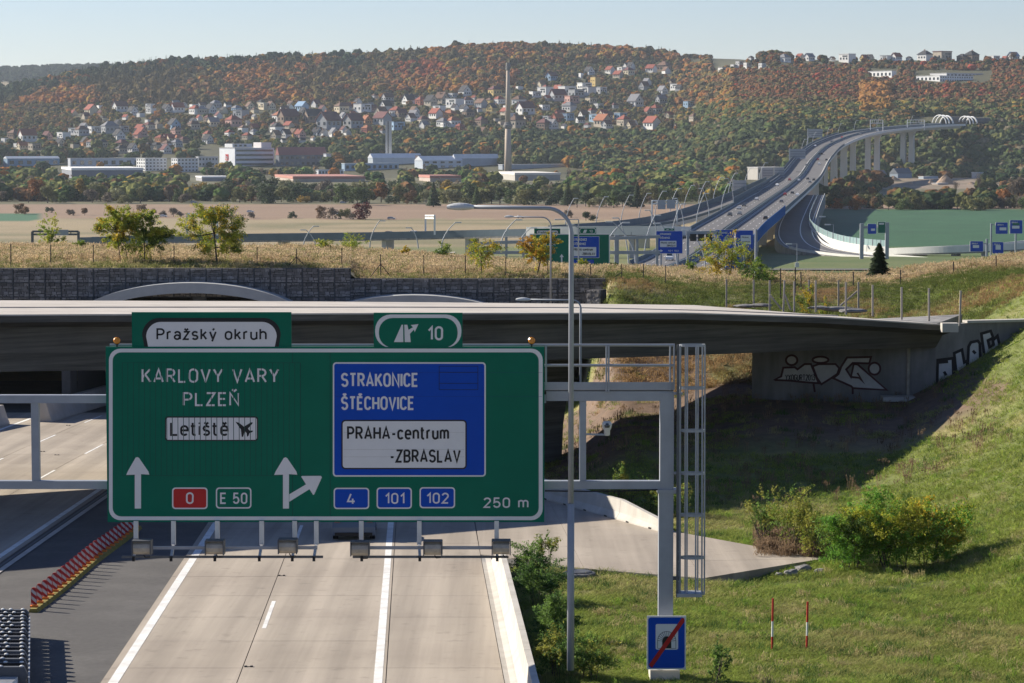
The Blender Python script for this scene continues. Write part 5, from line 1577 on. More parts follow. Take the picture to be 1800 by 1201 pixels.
def ribbon(path, a, b, step, o0, o1, dz, mb=None):
    mb = mb or MB(); mb.sheet([[path.at(d, o0, dz), path.at(d, o1, dz)] for d in path.ds(a, b, step)]); return mb
def rail(path, a, b, step, off, z0, z1, th, mb=None):
    """upright wall along a path"""
    mb = mb or MB(); prev = None
    for d in path.ds(a, b, step):
        q = [path.at(d, off - th / 2, z0), path.at(d, off + th / 2, z0), path.at(d, off + th / 2, z1), path.at(d, off - th / 2, z1)]
        if prev:
            n = len(mb.v); mb.v += [tuple(v) for v in prev + q]
            for i in range(4):
                j = (i + 1) % 4; mb.f.append((n + i, n + j, n + 4 + j, n + 4 + i))
        else: mb.poly(q[::-1])
        prev = q
    mb.poly(prev); return mb
BLUEW = mat('blue_noise_wall', (.015, .095, .28), rough=1, var=.1, scale=.3, spec=0)
GREYW = mat('grey_noise_wall', (.13, .165, .19), rough=1, var=.12, scale=.3, spec=.05)
base = MAIN.at(1000); base.z = -45
via = thing('motorway_viaduct', 'long multi lane motorway viaduct curving across the valley to the tunnel', 'viaduct', base)
part('deck', rail(MAIN, 600, 2822, 30, 0, -1.2, -.02, 27.4), M['parapet'], via)
part('box_girder', rail(MAIN, 1000, 2822, 30, 0, -3.8, -1.21, 15.0), M['pier'], via)
for o0, o1 in ((-12.6, -1.5), (1.5, 12.6)):
    part('carriageway', ribbon(MAIN, 420 if o0 > 0 else 420, 2822, 25, o0, o1, .02), M['asphalt_far'], via)
m = None
for o in (-12.1, -2.0, 2.0, 12.1): part('edge_line', ribbon(MAIN, 560, 2820, 30, o - .14, o + .14, .06), M['paint'], via)
for o in (-8.9, -5.5, 5.5, 8.9):
    d = 700
    while d < 1700:
        part('lane_dash', ribbon(MAIN, d, d + 7, 7, o - .11, o + .11, .06), M['paint'], via); d += 24
part('median_barrier', rail(MAIN, 560, 2822, 25, -.75, 0, 1.15, .35), M['steel_dark'], via)
part('median_barrier', rail(MAIN, 560, 2822, 25, .75, 0, 1.5, .35), GREYW, via)
part('parapet', rail(MAIN, 700, 2822, 25, -13.2, -.3, 1.3, .3), GREYW, via)
part('parapet', rail(MAIN, 560, 2822, 25, 13.2, -.9, .95, .35), M['parapet'], via)
part('noise_wall', rail(MAIN, 640, 1160, 25, 13.75, -1.0, 3.0, .15), BLUEW, via)
part('noise_wall', rail(MAIN, 1160, 2300, 25, 13.6, .0, 1.9, .15), GREYW, via)
part('noise_wall', rail(MAIN, 1250, 2500, 25, -13.9, .0, 3.2, .15), GREYW, via)
part('guard_rail', rail(MAIN, 1600, 2820, 30, -12.9, 1.3, 1.9, .1), M['alu'], via)
def pier_at(path, d, off, top, zb, w0, w1, th, parent, flare=True):
    c = path.at(d, off); m = MB(); a = path.heading(d); rz = a - math.pi / 2
    ca, sa = math.cos(rz), math.sin(rz)
    prev = None
    lv = [(zb, w0 * 1.25, th * 1.15), (lerp(zb, top, .75), w0, th), (top - 4, w0 * 1.02, th), (top, w1, th * 1.1)] if flare else [(zb, w0, th), (top, w1, th)]
    for z, w, t_ in lv:
        ring = [(c.x + x * ca - y * sa, c.y + x * sa + y * ca, z) for x, y in ((-w / 2, -t_ / 2), (w / 2, -t_ / 2), (w / 2, t_ / 2), (-w / 2, t_ / 2))]
        if prev: m.hexa(prev, ring)
        prev = ring
    part('pier', m, M['pier'], parent)
d = 1060
while d < 2350:
    c = MAIN.at(d); zb = ground_z(c.x, c.y) - 2
    for o in (-6, 6): pier_at(MAIN, d, o, c.z - 3.7, zb, 3.0, 4.2, 2.0, via, d > 1800)
    d += 62 if d < 1700 else 105
for d, os in ((2400, (-6, 6)), (2470, (-6, 6)), (2600, (-6.5, 6.5)), (2710, (-6.5, 6.5))):
    c = MAIN.at(d); zb = ground_z(c.x, c.y) - 2
    for o in (-4.4, 4.4): pier_at(MAIN, d, o, c.z - 3.7, min(zb, c.z - 20), 4.6, 8.0, 4.0, via)
# tunnel mouths on the far slope
hd = Vector((math.cos(MAIN.heading(2900)), math.sin(MAIN.heading(2900)), 0)); sd = Vector((hd.y, -hd.x, 0))
for cx, cy, lab, sc_ in ((1664, 218, 'white ringed tunnel mouth at the far end of the valley viaduct, near its deck', 1.0), (1708, 217, 'white ringed tunnel mouth half hidden by trees right of the viaduct end', .82)):
    c = P(cx, cy, 2868)
    t = thing('tunnel_mouth', lab, 'tunnel portal', c, 'tunnel mouths on the far slope')
    fwd = Vector((.80, .6, 0)); side = Vector((.6, -.8, 0)) * -1
    side = Vector((-.75, -.66, 0)) * 0 + Vector((fwd.y, -fwd.x, 0))
    for off, rr, th in ((0, 9.4, .8), (-6, 9.9, .7), (-11, 10.2, .6)):
        pts = []
        for i in range(17):
            a = math.pi * i / 16; q = c + fwd * off + side * (rr * sc_ * math.cos(a)) + Vector((0, 0, rr * sc_ * math.sin(a) - 1)); pts.append(q)
        part('ring', MB().tube(pts, th * 1.1, 6), M['white'], t)
    g = [[c + fwd * off + side * (8.8 * sc_ * math.cos(math.pi * i / 16)) + Vector((0, 0, 8.8 * sc_ * math.sin(math.pi * i / 16) - 1)) for i in range(17)] for off in (0, 26)]
    part('tube_lining', MB().sheet(g), M['dark_hole'], t)
    part('bore_darkness', MB().poly(g[1]), M['black'], t)  # black sheet stands in for the darkness deeper in the tunnel
# ------------------------------------------------------------------ ramps
def ramp(name, label, keys, half, girder, side_walls, ground=True, piers=None):
    p = Path(keys) if not isinstance(keys, Path) else keys
    a, b = keys[0][0], keys[-1][0]
    bs = p.at(a); t = thing(name, label, 'road bridge' if girder else 'slip road', (bs.x, bs.y, bs.z - 1))
    return p, t
class XPath:
    """ramp running mostly across the view, through pixel keys (x, y, d)"""
    def __init__(s, keys): s.p = [P(*k) for k in keys]; s.n = len(keys)
    def pt(s, u):
        u = max(0, min(s.n - 1.0001, u)); i = int(u); t = u - i
        g = lambda j: s.p[max(0, min(s.n - 1, j))]
        a, b, c, e = g(i - 1), g(i), g(i + 1), g(i + 2)
        return .5 * ((2 * b) + (c - a) * t + (2 * a - 5 * b + 4 * c - e) * t * t + (3 * b - a - 3 * c + e) * t ** 3)
    def at(s, u, off=0, dz=0):
        p = s.pt(u); q = s.pt(min(u + .02, s.n - 1.0001)); r_ = s.pt(max(0, u - .02)); t = (q - r_); t.z = 0; t.normalize()
        return p + Vector((t.y, -t.x, 0)) * off + Vector((0, 0, dz))
    def heading(s, u):
        t = s.at(u + .03) - s.at(u - .03); return math.atan2(t.y, t.x)
    def ds(s, a, b, step): 
        n = max(2, int((b - a) / step)); return [lerp(a, b, i / n) for i in range(n + 1)]
R1 = XPath([(150, 423, 1010), (400, 418, 990), (640, 415, 970), (830, 411, 950), (985, 408, 925), (1100, 407, 915), (1213, 408, 915)])
t = thing('ramp_bridge', 'slip road bridge with pale parapet crossing behind the blue exit sign', 'road bridge', R1.at(3, 0, -7))
part('deck', rail(R1, 0, 6, .1, 0, -1.6, -.02, 10.5), M['conc_wall'], t)
part('carriageway', ribbon(R1, 0, 6, .1, -4.6, 4.6, .02), M['asphalt_far'], t)
part('parapet', rail(R1, 3.7, 6, .1, 5.1, -1.0, 1.35, .35), M['parapet'], t)
part('parapet', rail(R1, 0, 3.7, .1, 5.1, -1.0, 1.35, .35), GREYW, t)  # same parapet: shaded left stretch coloured grey, sunlit right stretch pale
part('parapet', rail(R1, 0, 6, .1, -5.1, -.6, 1.2, .35), GREYW, t)
part('guard_rail', rail(R1, 3.7, 6, .1, 5.1, 1.36, 2.0, .08), M['alu'], t)
for u in (.6, 1.4, 2.2, 3.0, 3.8, 4.5, 5.1, 5.6): pier_at(R1, u, 0, R1.at(u).z - 1.55, -46, 6.5, 6.5, 1.6, t, False)
R2 = XPath([(985, 409, 1030), (1105, 400, 1075), (1180, 388, 1140), (1242, 370, 1240), (1305, 345, 1420), (1362, 318, 1690)])
t = thing('slip_road', 'slip road curving up to join the left side of the valley viaduct', 'slip road', R2.at(0, 0, -7))
part('deck', rail(R2, 0, 5, .1, 0, -1.5, -.02, 11.0), M['parapet'], t)
part('carriageway', ribbon(R2, 0, 5, .1, -5, 5, .02), M['asphalt_far'], t)
part('parapet', rail(R2, 0, 5, .1, 5.3, -.9, 1.1, .3), GREYW, t)
part('noise_wall', rail(R2, 0, 5, .1, -5.3, -.3, 2.6, .2), GREYW, t)
for u in (.5, 1.3, 2.1, 2.9, 3.5, 4.1, 4.6): pier_at(R2, u, 0, R2.at(u).z - 1.5, -46, 5, 5, 1.5, t, False)
R3 = XPath([(1424, 343, 1500), (1409, 372, 1290), (1399, 398, 1160), (1402, 420, 1065), (1426, 437, 1000), (1480, 447, 965), (1560, 455, 940), (1640, 462, 915)])
t = thing('slip_road', 'curving slip road descending beside the viaduct past the pale glass wall', 'slip road', R3.at(2, 0, -3))
part('embankment', rail(R3, 0, 7, .1, 0, -6.5, -.02, 17.0), M['conc_wall'], t)
part('carriageway', ribbon(R3, 0, 7, .1, -7.5, 7.5, .02), M['asphalt_far'], t)
for o in (-6.8, -2.0, 6.8): part('edge_line', ribbon(R3, 0, 7, .1, o - .2, o + .2, .07), M['paint'], t)
part('guard_rail', rail(R3, 0, 7, .1, -8.0, .1, 1.0, .2), M['parapet'], t)
part('guard_rail', rail(R3, 4.0, 7, .1, 8.2, .1, 1.0, .2), M['parapet'], t)
GW = XPath([(1437, 352, 1480), (1425, 380, 1270), (1424, 398, 1160), (1440, 413, 1085), (1470, 426, 1030), (1510, 434, 1000), (1558, 438, 985)])
t = thing('glass_noise_wall', 'curved noise wall of pale green glass panes beside the slip road', 'noise wall', GW.at(3, 0, -3))
n = 44
for i in range(n):
    u0, u1 = 6 * i / n, 6 * (i + .93) / n
    part('pane', rail(GW, u0, u1, .05, 0, .9, 3.2, .12), M['glass_pale'], t)
    if i % 2 == 0: part('post', rail(GW, u0 - .012, u0 + .004, .02, 0, -2, 3.3, .4), M['steel'], t)
part('footing', rail(GW, 0, 6, .1, 0, -6, .9, .5), M['parapet'], t)
R4 = XPath([(1545, 444, 985), (1600, 441, 970), (1660, 439, 960), (1730, 436, 955), (1800, 431, 955), (1900, 420, 965), (2100, 400, 990)])
t = thing('ramp_bridge', 'low bridge with sunlit white parapet in front of the green field', 'road bridge', R4.at(2, 0, -5))
part('deck', rail(R4, 0, 6, .1, 0, -1.5, -.02, 9.5), M['conc_wall'], t)
part('carriageway', ribbon(R4, 0, 6, .1, -4.2, 4.2, .02), M['asphalt_far'], t)
for o in (4.7, -4.7): part('parapet', rail(R4, 0, 6, .1, o, -1.0, 1.25, .35), M['parapet'], t)
for u in (.55, 1.3, 2.3, 3.0, 3.8, 4.6): pier_at(R4, u, 0, R4.at(u).z - 1.5, -46, 5, 5.5, 2.0, t, False)
m = MB(); m.sheet([[P(x, y, 1).normalized() * 0 + Vector((P(x, y, d).x, d, ground_z(P(x, y, d).x, d) + .35)) for d in (712, 726)] for x, y in ((1300, 475), (1400, 475), (1500, 475), (1600, 475), (1700, 475), (1900, 475))])
structure('local_road', m, M['asphalt_far'])
m = MB(); m.sheet([[Vector((P(x, 430, d).x, d, ground_z(P(x, 430, d).x, d) + .3)) for x, d in ((a, b - 9), (a, b + 9))] for a, b in ((560, 1010), (640, 980), (700, 960), (760, 990), (800, 1040))])
structure('field_track', m, M['conc_light'])

# ------------------------------------------------------------------ direction signs and gantries of the interchange
def foot_z(x, d):
    X = (x - CX) / F * d; return ground_z(X, d)
def far_panel(root, rect, d, fill, lay=0, white=None, lines=(), name='panel', tab=None):
    x0, y0, x1, y1 = rect
    o = part(name, box_px(x0, y0, x1, y1, d, d + .2), M['sign_white'], root)
    Bd = Board(d, root, step=.02)
    e = max(.35, (x1 - x0) * .012)
    Bd.area('field', rrect(x0 + e, y0 + e, x1 - e, y1 - e, 1.0, 2), M[fill], 1, o)
    if white: Bd.area('white_field', rrect(*white, .6, 2), M['sign_white'], 2, o)
    for s_, a, b, yb, cap, mt in lines:
        Bd.text(s_, a, b, yb, cap, M[mt], 3, o, .17)
    if tab:
        tx0, ty0, tx1, ty1, ttext = tab
        q = part('exit_tab', box_px(tx0, ty0, tx1, ty1, d, d + .2), M['sign_green'], root)
        Bd.ring('border', rrect(tx0, ty0, tx1, ty1, 2, 3), rrect(tx0 + .6, ty0 + .6, tx1 - .6, ty1 - .6, 1.6, 3), M['sign_white'], 1, q)
        if ttext == '10':
            w = tx1 - tx0; Bd.text('10', tx0 + w * .6, tx0 + w * .82, ty1 - 2, (ty1 - ty0) * .5, M['sign_white'], 1, q, .18)
            Bd.area('exit_symbol', [(tx0 + w * .2, ty1 - 2), (tx0 + w * .28, ty0 + 2), (tx0 + w * .5, ty0 + 2), (tx0 + w * .42, ty1 - 2)], M['sign_white'], 1, q)
    return o
def mast(root, x, ytop, d, w=.35, name='post', zb=None):
    a = P(x, ytop, d); zb = foot_z(x, d) - .3 if zb is None else zb
    part(name, MB().bar((a.x, a.y, zb), (a.x, a.y, a.z), w, w), M['steel'], root)
# green sign before the exit, a smaller repeat of the near one
d = 428
t = thing('direction_sign', 'green direction sign with blue STRAKONICE field rising above the dry grass crest', 'road sign', P(1000, 468, d))
far_panel(t, (931, 411, 1072, 468), d, 'sign_green')
Bd = Board(d, t, step=.02)
q = part('name_tab', box_px(939, 402, 985, 411.3, d + .02, d + .2), M['sign_green'], t)
Bd.area('name_border', rrect(942.5, 404.5, 982, 411.2, 3, 3), M['sign_black'], 1, q); Bd.area('name_field', rrect(943.5, 405.4, 981, 411.2, 3, 3), M['sign_white'], 2, q)
Bd.text('Pražský okruh', 946, 979, 410.4, 3.6, M['sign_black'], 3, q, .17)
q = part('exit_tab', box_px(1018, 400.5, 1048, 411.3, d + .02, d + .2), M['sign_green'], t)
Bd.ring('border', rrect(1018.5, 401, 1047.5, 411, 4, 4), rrect(1019.6, 402, 1046.4, 410.6, 3.4, 4), M['sign_white'], 1, q); Bd.text('10', 1036, 1042, 409, 4.8, M['sign_white'], 1, q)
Bd.area('exit_symbol', [(1024.5, 409.5), (1027, 404), (1032, 404), (1030, 409.5)], M['sign_white'], 1, q)
q = Bd.area('blue_field', rrect(1004, 416, 1053, 453, 1, 2), M['sign_blue'], 2); Bd.ring('blue_border', rrect(1003.4, 415.4, 1053.6, 453.6, 1.2, 2), rrect(1004, 416, 1053, 453, 1, 2), M['sign_white'], 3, q)
Bd.text('STRAKONICE', 1007, 1032, 423.5, 4.6, M['sign_white'], 3, q, .17); Bd.text('ŠTĚCHOVICE', 1007, 1030, 431, 4.4, M['sign_white'], 3, q, .17)
Bd.area('white_field', rrect(1006.5, 434.5, 1048, 450.5, 1, 2), M['sign_white'], 3, q)
Bd.text('PRAHA-centrum', 1008.5, 1042, 441, 4.4, M['sign_black'], 4, q, .17); Bd.text('-ZBRASLAV', 1022, 1046, 448.5, 4.4, M['sign_black'], 4, q, .17)
Bd.text('KARLOVY VARY', 944, 986, 424, 4.6, M['sign_white'], 2, None, .16); Bd.text('PLZEŇ', 956, 976, 432, 4.4, M['sign_white'], 2, None, .16)
for a in (1004, 1018, 1033): Bd.area('shield', rrect(a, 456.5, a + 11, 463.5, 1, 2), M['sign_blue'], 2)
Bd.area('arrow', [(938, 463.5), (938, 452), (935.6, 452), (939.3, 446.5), (943, 452), (940.6, 452), (940.6, 463.5)], M['sign_white'], 2); Bd.area('arrow', [(986, 463.5), (986, 452), (983.6, 452), (987.3, 446.5), (991, 452), (988.6, 452), (988.6, 463.5)], M['sign_white'], 2)
t = thing('sign_gantry', 'pale steel gantry carrying the green sign above the dry grass crest', 'sign gantry', (P(1088, 466, d).x, d + 1, foot_z(1088, d)))
for yy in (416, 444): part('chord', MB().bar(P(840, yy + (12 if yy < 420 else 0), d + 1), P(1160, yy, d + 1), .5, .5), M['steel'], t)
for x in (890, 920, 1083, 1120, 1155): part('strut', MB().bar(P(x, 416, d + 1), P(x, 472, d + 1), .4, .4), M['steel'], t)
for x in (1084,): mast(t, x, 413, d + 1.2, .7)
# blue exit sign
d = 520
t = thing('direction_sign', 'blue exit sign with green number tab in front of the slip road bridge', 'road sign', P(1177, 446, d))
far_panel(t, (1153, 406, 1200, 446), d, 'sign_blue', white=(1160, 423.5, 1189, 434.5), lines=[('STRAKONICE', 1160, 1180, 413.5, 3.8, 'sign_white'), ('ŠTĚCHOVICE', 1160, 1178, 420, 3.6, 'sign_white'), ('PRAHA-centrum', 1161.5, 1187, 428.5, 3.2, 'sign_black'), ('ZBRASLAV', 1172, 1187.5, 433.5, 3.2, 'sign_black'), ('102', 1185, 1193, 442.5, 3, 'sign_white'), ('101', 1174, 1182, 442.5, 3, 'sign_white')], tab=(1167, 401, 1186, 406.2, '10'))
Board(d, t, step=.02).area('arrow', [(1156, 440.3), (1161, 440.3), (1161, 438.5), (1165.5, 441), (1161, 443.5), (1161, 441.8), (1156, 441.8)], M['sign_white'], 2)
mast(t, 1162, 446, d + .3, .3); mast(t, 1192, 446, d + .3, .3)
d = 560
t = thing('matrix_gantry', 'lane control gantry with black matrix panels left of the autumn tree', 'sign gantry', (P(1209, 470, d).x, d, foot_z(1209, d)))
part('chord', MB().bar(P(1206, 410, d), P(1262, 409, d), .5, .8), M['steel'], t); mast(t, 1209, 409, d, .55); mast(t, 1262, 409, d, .5)
for a, b in ((1213, 1224), (1227, 1238), (1241, 1252)): part('matrix_panel', box_px(a, 411.5, b, 424, d - .6, d - .2), M['black'], t)
d = 600
for rect, lab, wh, ln in (((1257, 404, 1290, 438), 'blue sign with white place name above the autumn tree, left of two', (1272, 421, 1285, 431), [('STRAKONICE', 1260, 1279, 411, 3.4, 'sign_white'), ('PRAHA', 1273, 1283, 426, 2.8, 'sign_black')]),
                          ((1293, 405, 1324, 439), 'blue sign with large white field beside the viaduct, right of two', (1302, 413.5, 1320, 429.5), [('PRAHA', 1304, 1316, 419, 3, 'sign_black'), ('CENTRUM', 1304, 1318, 427, 3, 'sign_black'), ('4', 1309, 1312, 436.5, 3, 'sign_white')])):
    t = thing('direction_sign', lab, 'road sign', P((rect[0] + rect[2]) / 2, rect[3], d), 'pair of blue signs before the viaduct')
    far_panel(t, rect, d, 'sign_blue', white=wh, lines=ln)
    a = rect[0] + 4; Board(d, t, step=.02).area('arrow', [(a, 434), (a, 429), (a - 1.5, 429), (a + .8, 425), (a + 3, 429), (a + 1.6, 429), (a + 1.6, 434)], M['sign_white'], 2)
    mast(t, (rect[0] + rect[2]) / 2, rect[3], d + .5, .3)
d = 203
b = P(1329, 499, d); t = thing('camera_mast', 'tall grey mast with small camera beside the autumn tree on the crest', 'mast', b)
part('mast', MB().tube([b, P(1329, 403, d)], [.13, .09], 8), M['steel'], t); part('camera', MB().box(P(1333, 463, d), (.22, .3, .16)), M['lamp_shell'], t)
d = 900
t = thing('sign_gantry', 'pale gantry posts with blue and green signs before the green field', 'sign gantry', (P(1515, 440, d).x, d, -42))
mast(t, 1515, 393, d, 1.2, zb=-42); mast(t, 1559.5, 391, d, 1.2, zb=-42); part('chord', MB().bar(P(1514, 400, d + .4), P(1560, 398, d + .4), .6, .8), M['steel'], t)
far_panel(t, (1525, 393.5, 1540.5, 411.5), d - .5, 'sign_blue', white=(1531, 402, 1538, 406)); far_panel(t, (1543, 390, 1556.5, 410), d - .5, 'sign_green', white=(1545, 392, 1554, 395))
for rect, d, col_, wh, lab in (((1750, 391, 1771.5, 411.5), 905, 'sign_blue', (1757, 400, 1769, 405), 'blue sign on a slim mast before the green field, lower of the pair'),
                              ((1775, 387, 1797.5, 411), 905, 'sign_blue', (1779, 397, 1792, 402), 'blue sign with a green strip near the right edge above the field'),
                              ((1705, 424, 1728.5, 442.5), 760, 'sign_blue', (1710, 431, 1721, 436), 'bright blue sign left of the post in front of the white parapet'),
                              ((1744, 425.5, 1764, 446), 760, 'sign_blue', (1750, 431, 1759, 439), 'bright blue sign with white field right of the post by the white parapet')):
    t = thing('direction_sign', lab, 'road sign', P((rect[0] + rect[2]) / 2, rect[3], d), 'blue signs by the low bridge')
    far_panel(t, rect, d, col_, white=wh, lines=[('ZBRASLAV', rect[0] + 3, rect[0] + 14, rect[1] + 5.5, 2.6, 'sign_white')])
    if '1775' == str(rect[0]): Board(d, t, step=.02).area('green_strip', rrect(1780, 392, 1792, 396, .5, 2), M['sign_green'], 2)
    mast(t, {1750: 1742.5, 1775: 1786, 1705: 1735, 1744: 1754}[rect[0]], rect[1] + (2 if rect[0] != 1705 else -4), d + .6, .55)
    if rect[0] in (1750, 1705): part('arm', MB().bar(P({1750: 1742.5, 1705: 1735}[rect[0]], rect[1] + 4, d + .6), P(rect[2] - 2, rect[1] + 4, d + .6), .3, .3), M['steel'], t)
def frame_gantry(x0, y0, x1, y1, d0, d1, lab, backs=(), dark=False, beam=8):
    b = P(x0, y1, d0); t = thing('sign_gantry', lab, 'sign gantry', b)
    mt = M['steel_dark'] if dark else M['white']
    s = F / d0
    for k in (0, beam * .65): part('beam', MB().bar(P(x0, y0 + k, d0), P(x1, y0 + k * d0 / d1, d1), .45, .5), mt, t)
    nb = 7
    for i in range(nb):
        q = i / (nb - 1); a = P(lerp(x0, x1, q), y0, lerp(d0, d1, q)); c = P(lerp(x0, x1, q), y0 + beam * .65, lerp(d0, d1, q))
        part('lattice', MB().bar(a, c, .2, .2), mt, t)
    part('post', MB().bar(b, P(x0, y0, d0), .6, .6), mt, t); part('post', MB().bar(P(x1, y1 if d0 == d1 else y1 + 2, d1), P(x1, y0, d1), .6, .6), mt, t)
    for r_ in backs: part('sign_back', box_px(*r_, d0 - .6, d0 - .4), M['steel'], t)
    return t
frame_gantry(329, 376, 382, 412, 960, 975, 'white lattice gantry beside the autumn tree over the left motorway')
frame_gantry(748, 379, 764, 411, 960, 900, 'white lattice gantry seen end on before the stubble field', beam=7)
frame_gantry(57, 407, 138, 428, 700, 700, 'dark low gantry frame at the far left behind the dry grass', dark=True, backs=((95, 404, 120, 414),))
frame_gantry(1146, 353, 1190, 392, 1110, 1120, 'grey gantry with sign backs over the slip road left of the viaduct', backs=((1156, 352, 1170, 368), (1172, 351, 1187, 367)))
for x0, y0, x1, y1, yb, d, lab in ((1290, 317, 1312, 340, 352, 1500, 'grey sign back standing left of the viaduct, lowest of four'), (1341, 295, 1379, 313, 325, 1745, 'double grey sign back left of the viaduct, second lowest'), (1389, 262, 1416, 279, 290, 2040, 'grey sign back left of the viaduct, third upward'), (1421, 227, 1446, 242, 255, 2400, 'grey sign back high at the bend of the viaduct')):
    t = thing('rear_facing_sign', lab, 'road sign', P((x0 + x1) / 2, yb, d), 'grey sign backs along the viaduct')
    m_ = (x0 + x1) / 2
    for a, b_ in (((x0, x1),) if x1 - x0 < 30 else ((x0, m_ - 1), (m_ + 1, x1))):
        o = part('panel', box_px(a, y0, b_, y1, d, d + .4), M['steel'], t)
        for k in range(1, 4): part('stiffener', box_px(a + .5, lerp(y0, y1, k / 4), b_ - .5, lerp(y0, y1, k / 4) + .6, d - .2, d - .01), M['steel_dark'], o)
    part('post', MB().bar(P(x0 - 1, yb, d), P(x0 - 1, y0 - 1, d), .8, .8), M['steel'], t)
for x0, x1, y0, y1, d, n, lab in ((1399, 1424, 302, 310, 1835, 4, 'wide black matrix sign bar over the viaduct lanes'), (1437, 1447, 269, 275, 2140, 2, 'small black matrix sign over the viaduct near its bend')):
    t = thing('matrix_sign', lab, 'matrix sign', P((x0 + x1) / 2, y1 + 8, d))
    part('beam', MB().bar(P(x0 - 12, y1 - 1, d + .5), P(x1 + 3, y1 - 3, d + .5), .5, .7), M['steel_dark'], t)
    for i in range(n): part('panel', box_px(lerp(x0, x1, i / n), y0, lerp(x0, x1, (i + .85) / n), y1, d, d + .4), M['black'], t)
    part('post', MB().bar(P(x0 - 6, y1 + 12, d + .5), P(x0 - 6, y1 - 2, d + .5), .5, .5), M['steel_dark'], t)
frame_gantry(1530, 211, 1552, 229, 2590, 2600, 'pale gantry across the far curve of the viaduct, left of two', beam=9)
frame_gantry(1595, 211, 1625, 227, 2700, 2710, 'pale gantry on the viaduct just before the tunnel mouths', beam=8)

# ------------------------------------------------------------------ slender bowed lamps along the viaduct and slip roads
def bow_lamp(base, h, lean, label, group):
    t = thing('bowed_lamp', label, 'lamp post', base, group)
    pts = [Vector((base.x + lean * (q ** 2), base.y, base.z + h * q * (1 - .06 * q))) for q in [i / 6 for i in range(7)]]
    part('pole', MB().tube(pts, [.2, .19, .17, .15, .14, .13, .12], 5), M['steel'], t)
    e = pts[-1]; s = 1 if lean > 0 else -1
    part('luminaire', MB().box((e.x + s * .8, e.y, e.z - .05), (1.7, .6, .3)), M['lamp_shell'], t)
k = 0
for u in (.3, .7, 1.1, 1.5, 1.9, 2.3, 2.7, 3.1, 3.5, 3.9, 4.3, 4.7):
    b = R2.at(u, -5.6); bow_lamp(b, 13.5, 3.5, 'slender bowed lamp on the outer edge of the joining slip road, %s uphill' % ordinal(k), 'bowed lamps on the joining slip road'); k += 1
k = 0
for d in (700, 760, 820, 885, 950, 1015, 1085, 1160, 1250):
    b = MAIN.at(d, -13.6); bow_lamp(b, 13, -2.6 if k % 2 == 0 else 3.0, 'slender bowed lamp on the left edge of the main viaduct, %s along it' % ordinal(k), 'bowed lamps on the main viaduct'); k += 1
k = 0
for d in (2160, 2230, 2300, 2420, 2500, 2580, 2660, 2750):
    b = MAIN.at(d, -13.6); bow_lamp(b, 12, 2.5, 'tiny bowed lamp on the far curve of the viaduct, %s toward the tunnel' % ordinal(k), 'bowed lamps on the far curve'); k += 1
for k, (x, yb, yt, d, lean, lab) in enumerate(((533, 438, 395, 820, 3.2, 'bowed lamp left of the green exit signs nearest the two big trees'), (650, 436, 385, 800, 3, 'bowed lamp over the left motorway near the small green bush'), (555, 436, 402, 830, -3, 'bowed lamp leaning left behind the fence brace'),
                                     (776, 437, 388, 760, 4, 'bowed lamp beside the end on gantry behind the crest'), (880, 437, 383, 700, 4, 'bowed lamp behind the crest left of the green sign'), (910, 440, 398, 720, 3.5, 'bowed lamp right beside the green name tab'), (735, 437, 398, 800, -2, 'bowed lamp before the end on gantry'), (1040, 440, 392, 600, -4, 'bowed lamp leaning left above the green number tab'), (1065, 442, 388, 640, 4, 'bowed lamp right of the green number tab'), (1117, 462, 385, 640, -5.5, 'long bowed lamp leaning left before the slip road bridge'), (1190, 465, 388, 640, -4, 'long bowed lamp crossing behind the blue exit sign'), (1240, 470, 400, 640, -4, 'bowed lamp by the black matrix panels'))):
    b = P(x, yb, d); bow_lamp(b, (P(x, yt, d) - b).z, lean, lab, 'bowed lamps of the interchange')
def twin_lamp(x, yb, yt, xh, d, lab):
    b = P(x, yb, d); tp = P(x, yt, d); e = P(xh, yt, d); t = thing('street_lamp', lab, 'lamp post', b)
    part('pole', MB().tube([b, tp], [.12, .08], 6), M['steel'], t); part('arm', MB().tube([tp, e], .06, 5), M['steel'], t)
    part('luminaire', MB().box((e.x, e.y, e.z), (.9 * d / 420, .35, .2 * d / 420)), M['lamp_shell'], t)
twin_lamp(1017, 470, 386, 980, 330, 'slim lamp whose paired heads show beside the tall near lamp arc')
twin_lamp(1401, 470, 429, 1387, 640, 'lamp with small white box on its pole below the dark slip road')
twin_lamp(1465, 420, 395, 1455, 1000, 'slim lamp standing before the shaded part of the green field')
twin_lamp(1438, 412, 381, 1446, 1050, 'slim lamp beside the glass noise wall')
p = P(1401, 466, 639.5); o = single('control_box', MB().box(p, (.9, .4, 1.1)), M['lamp_shell'], 'small pale box fixed to the lamp pole below the slip road', 'box', p)
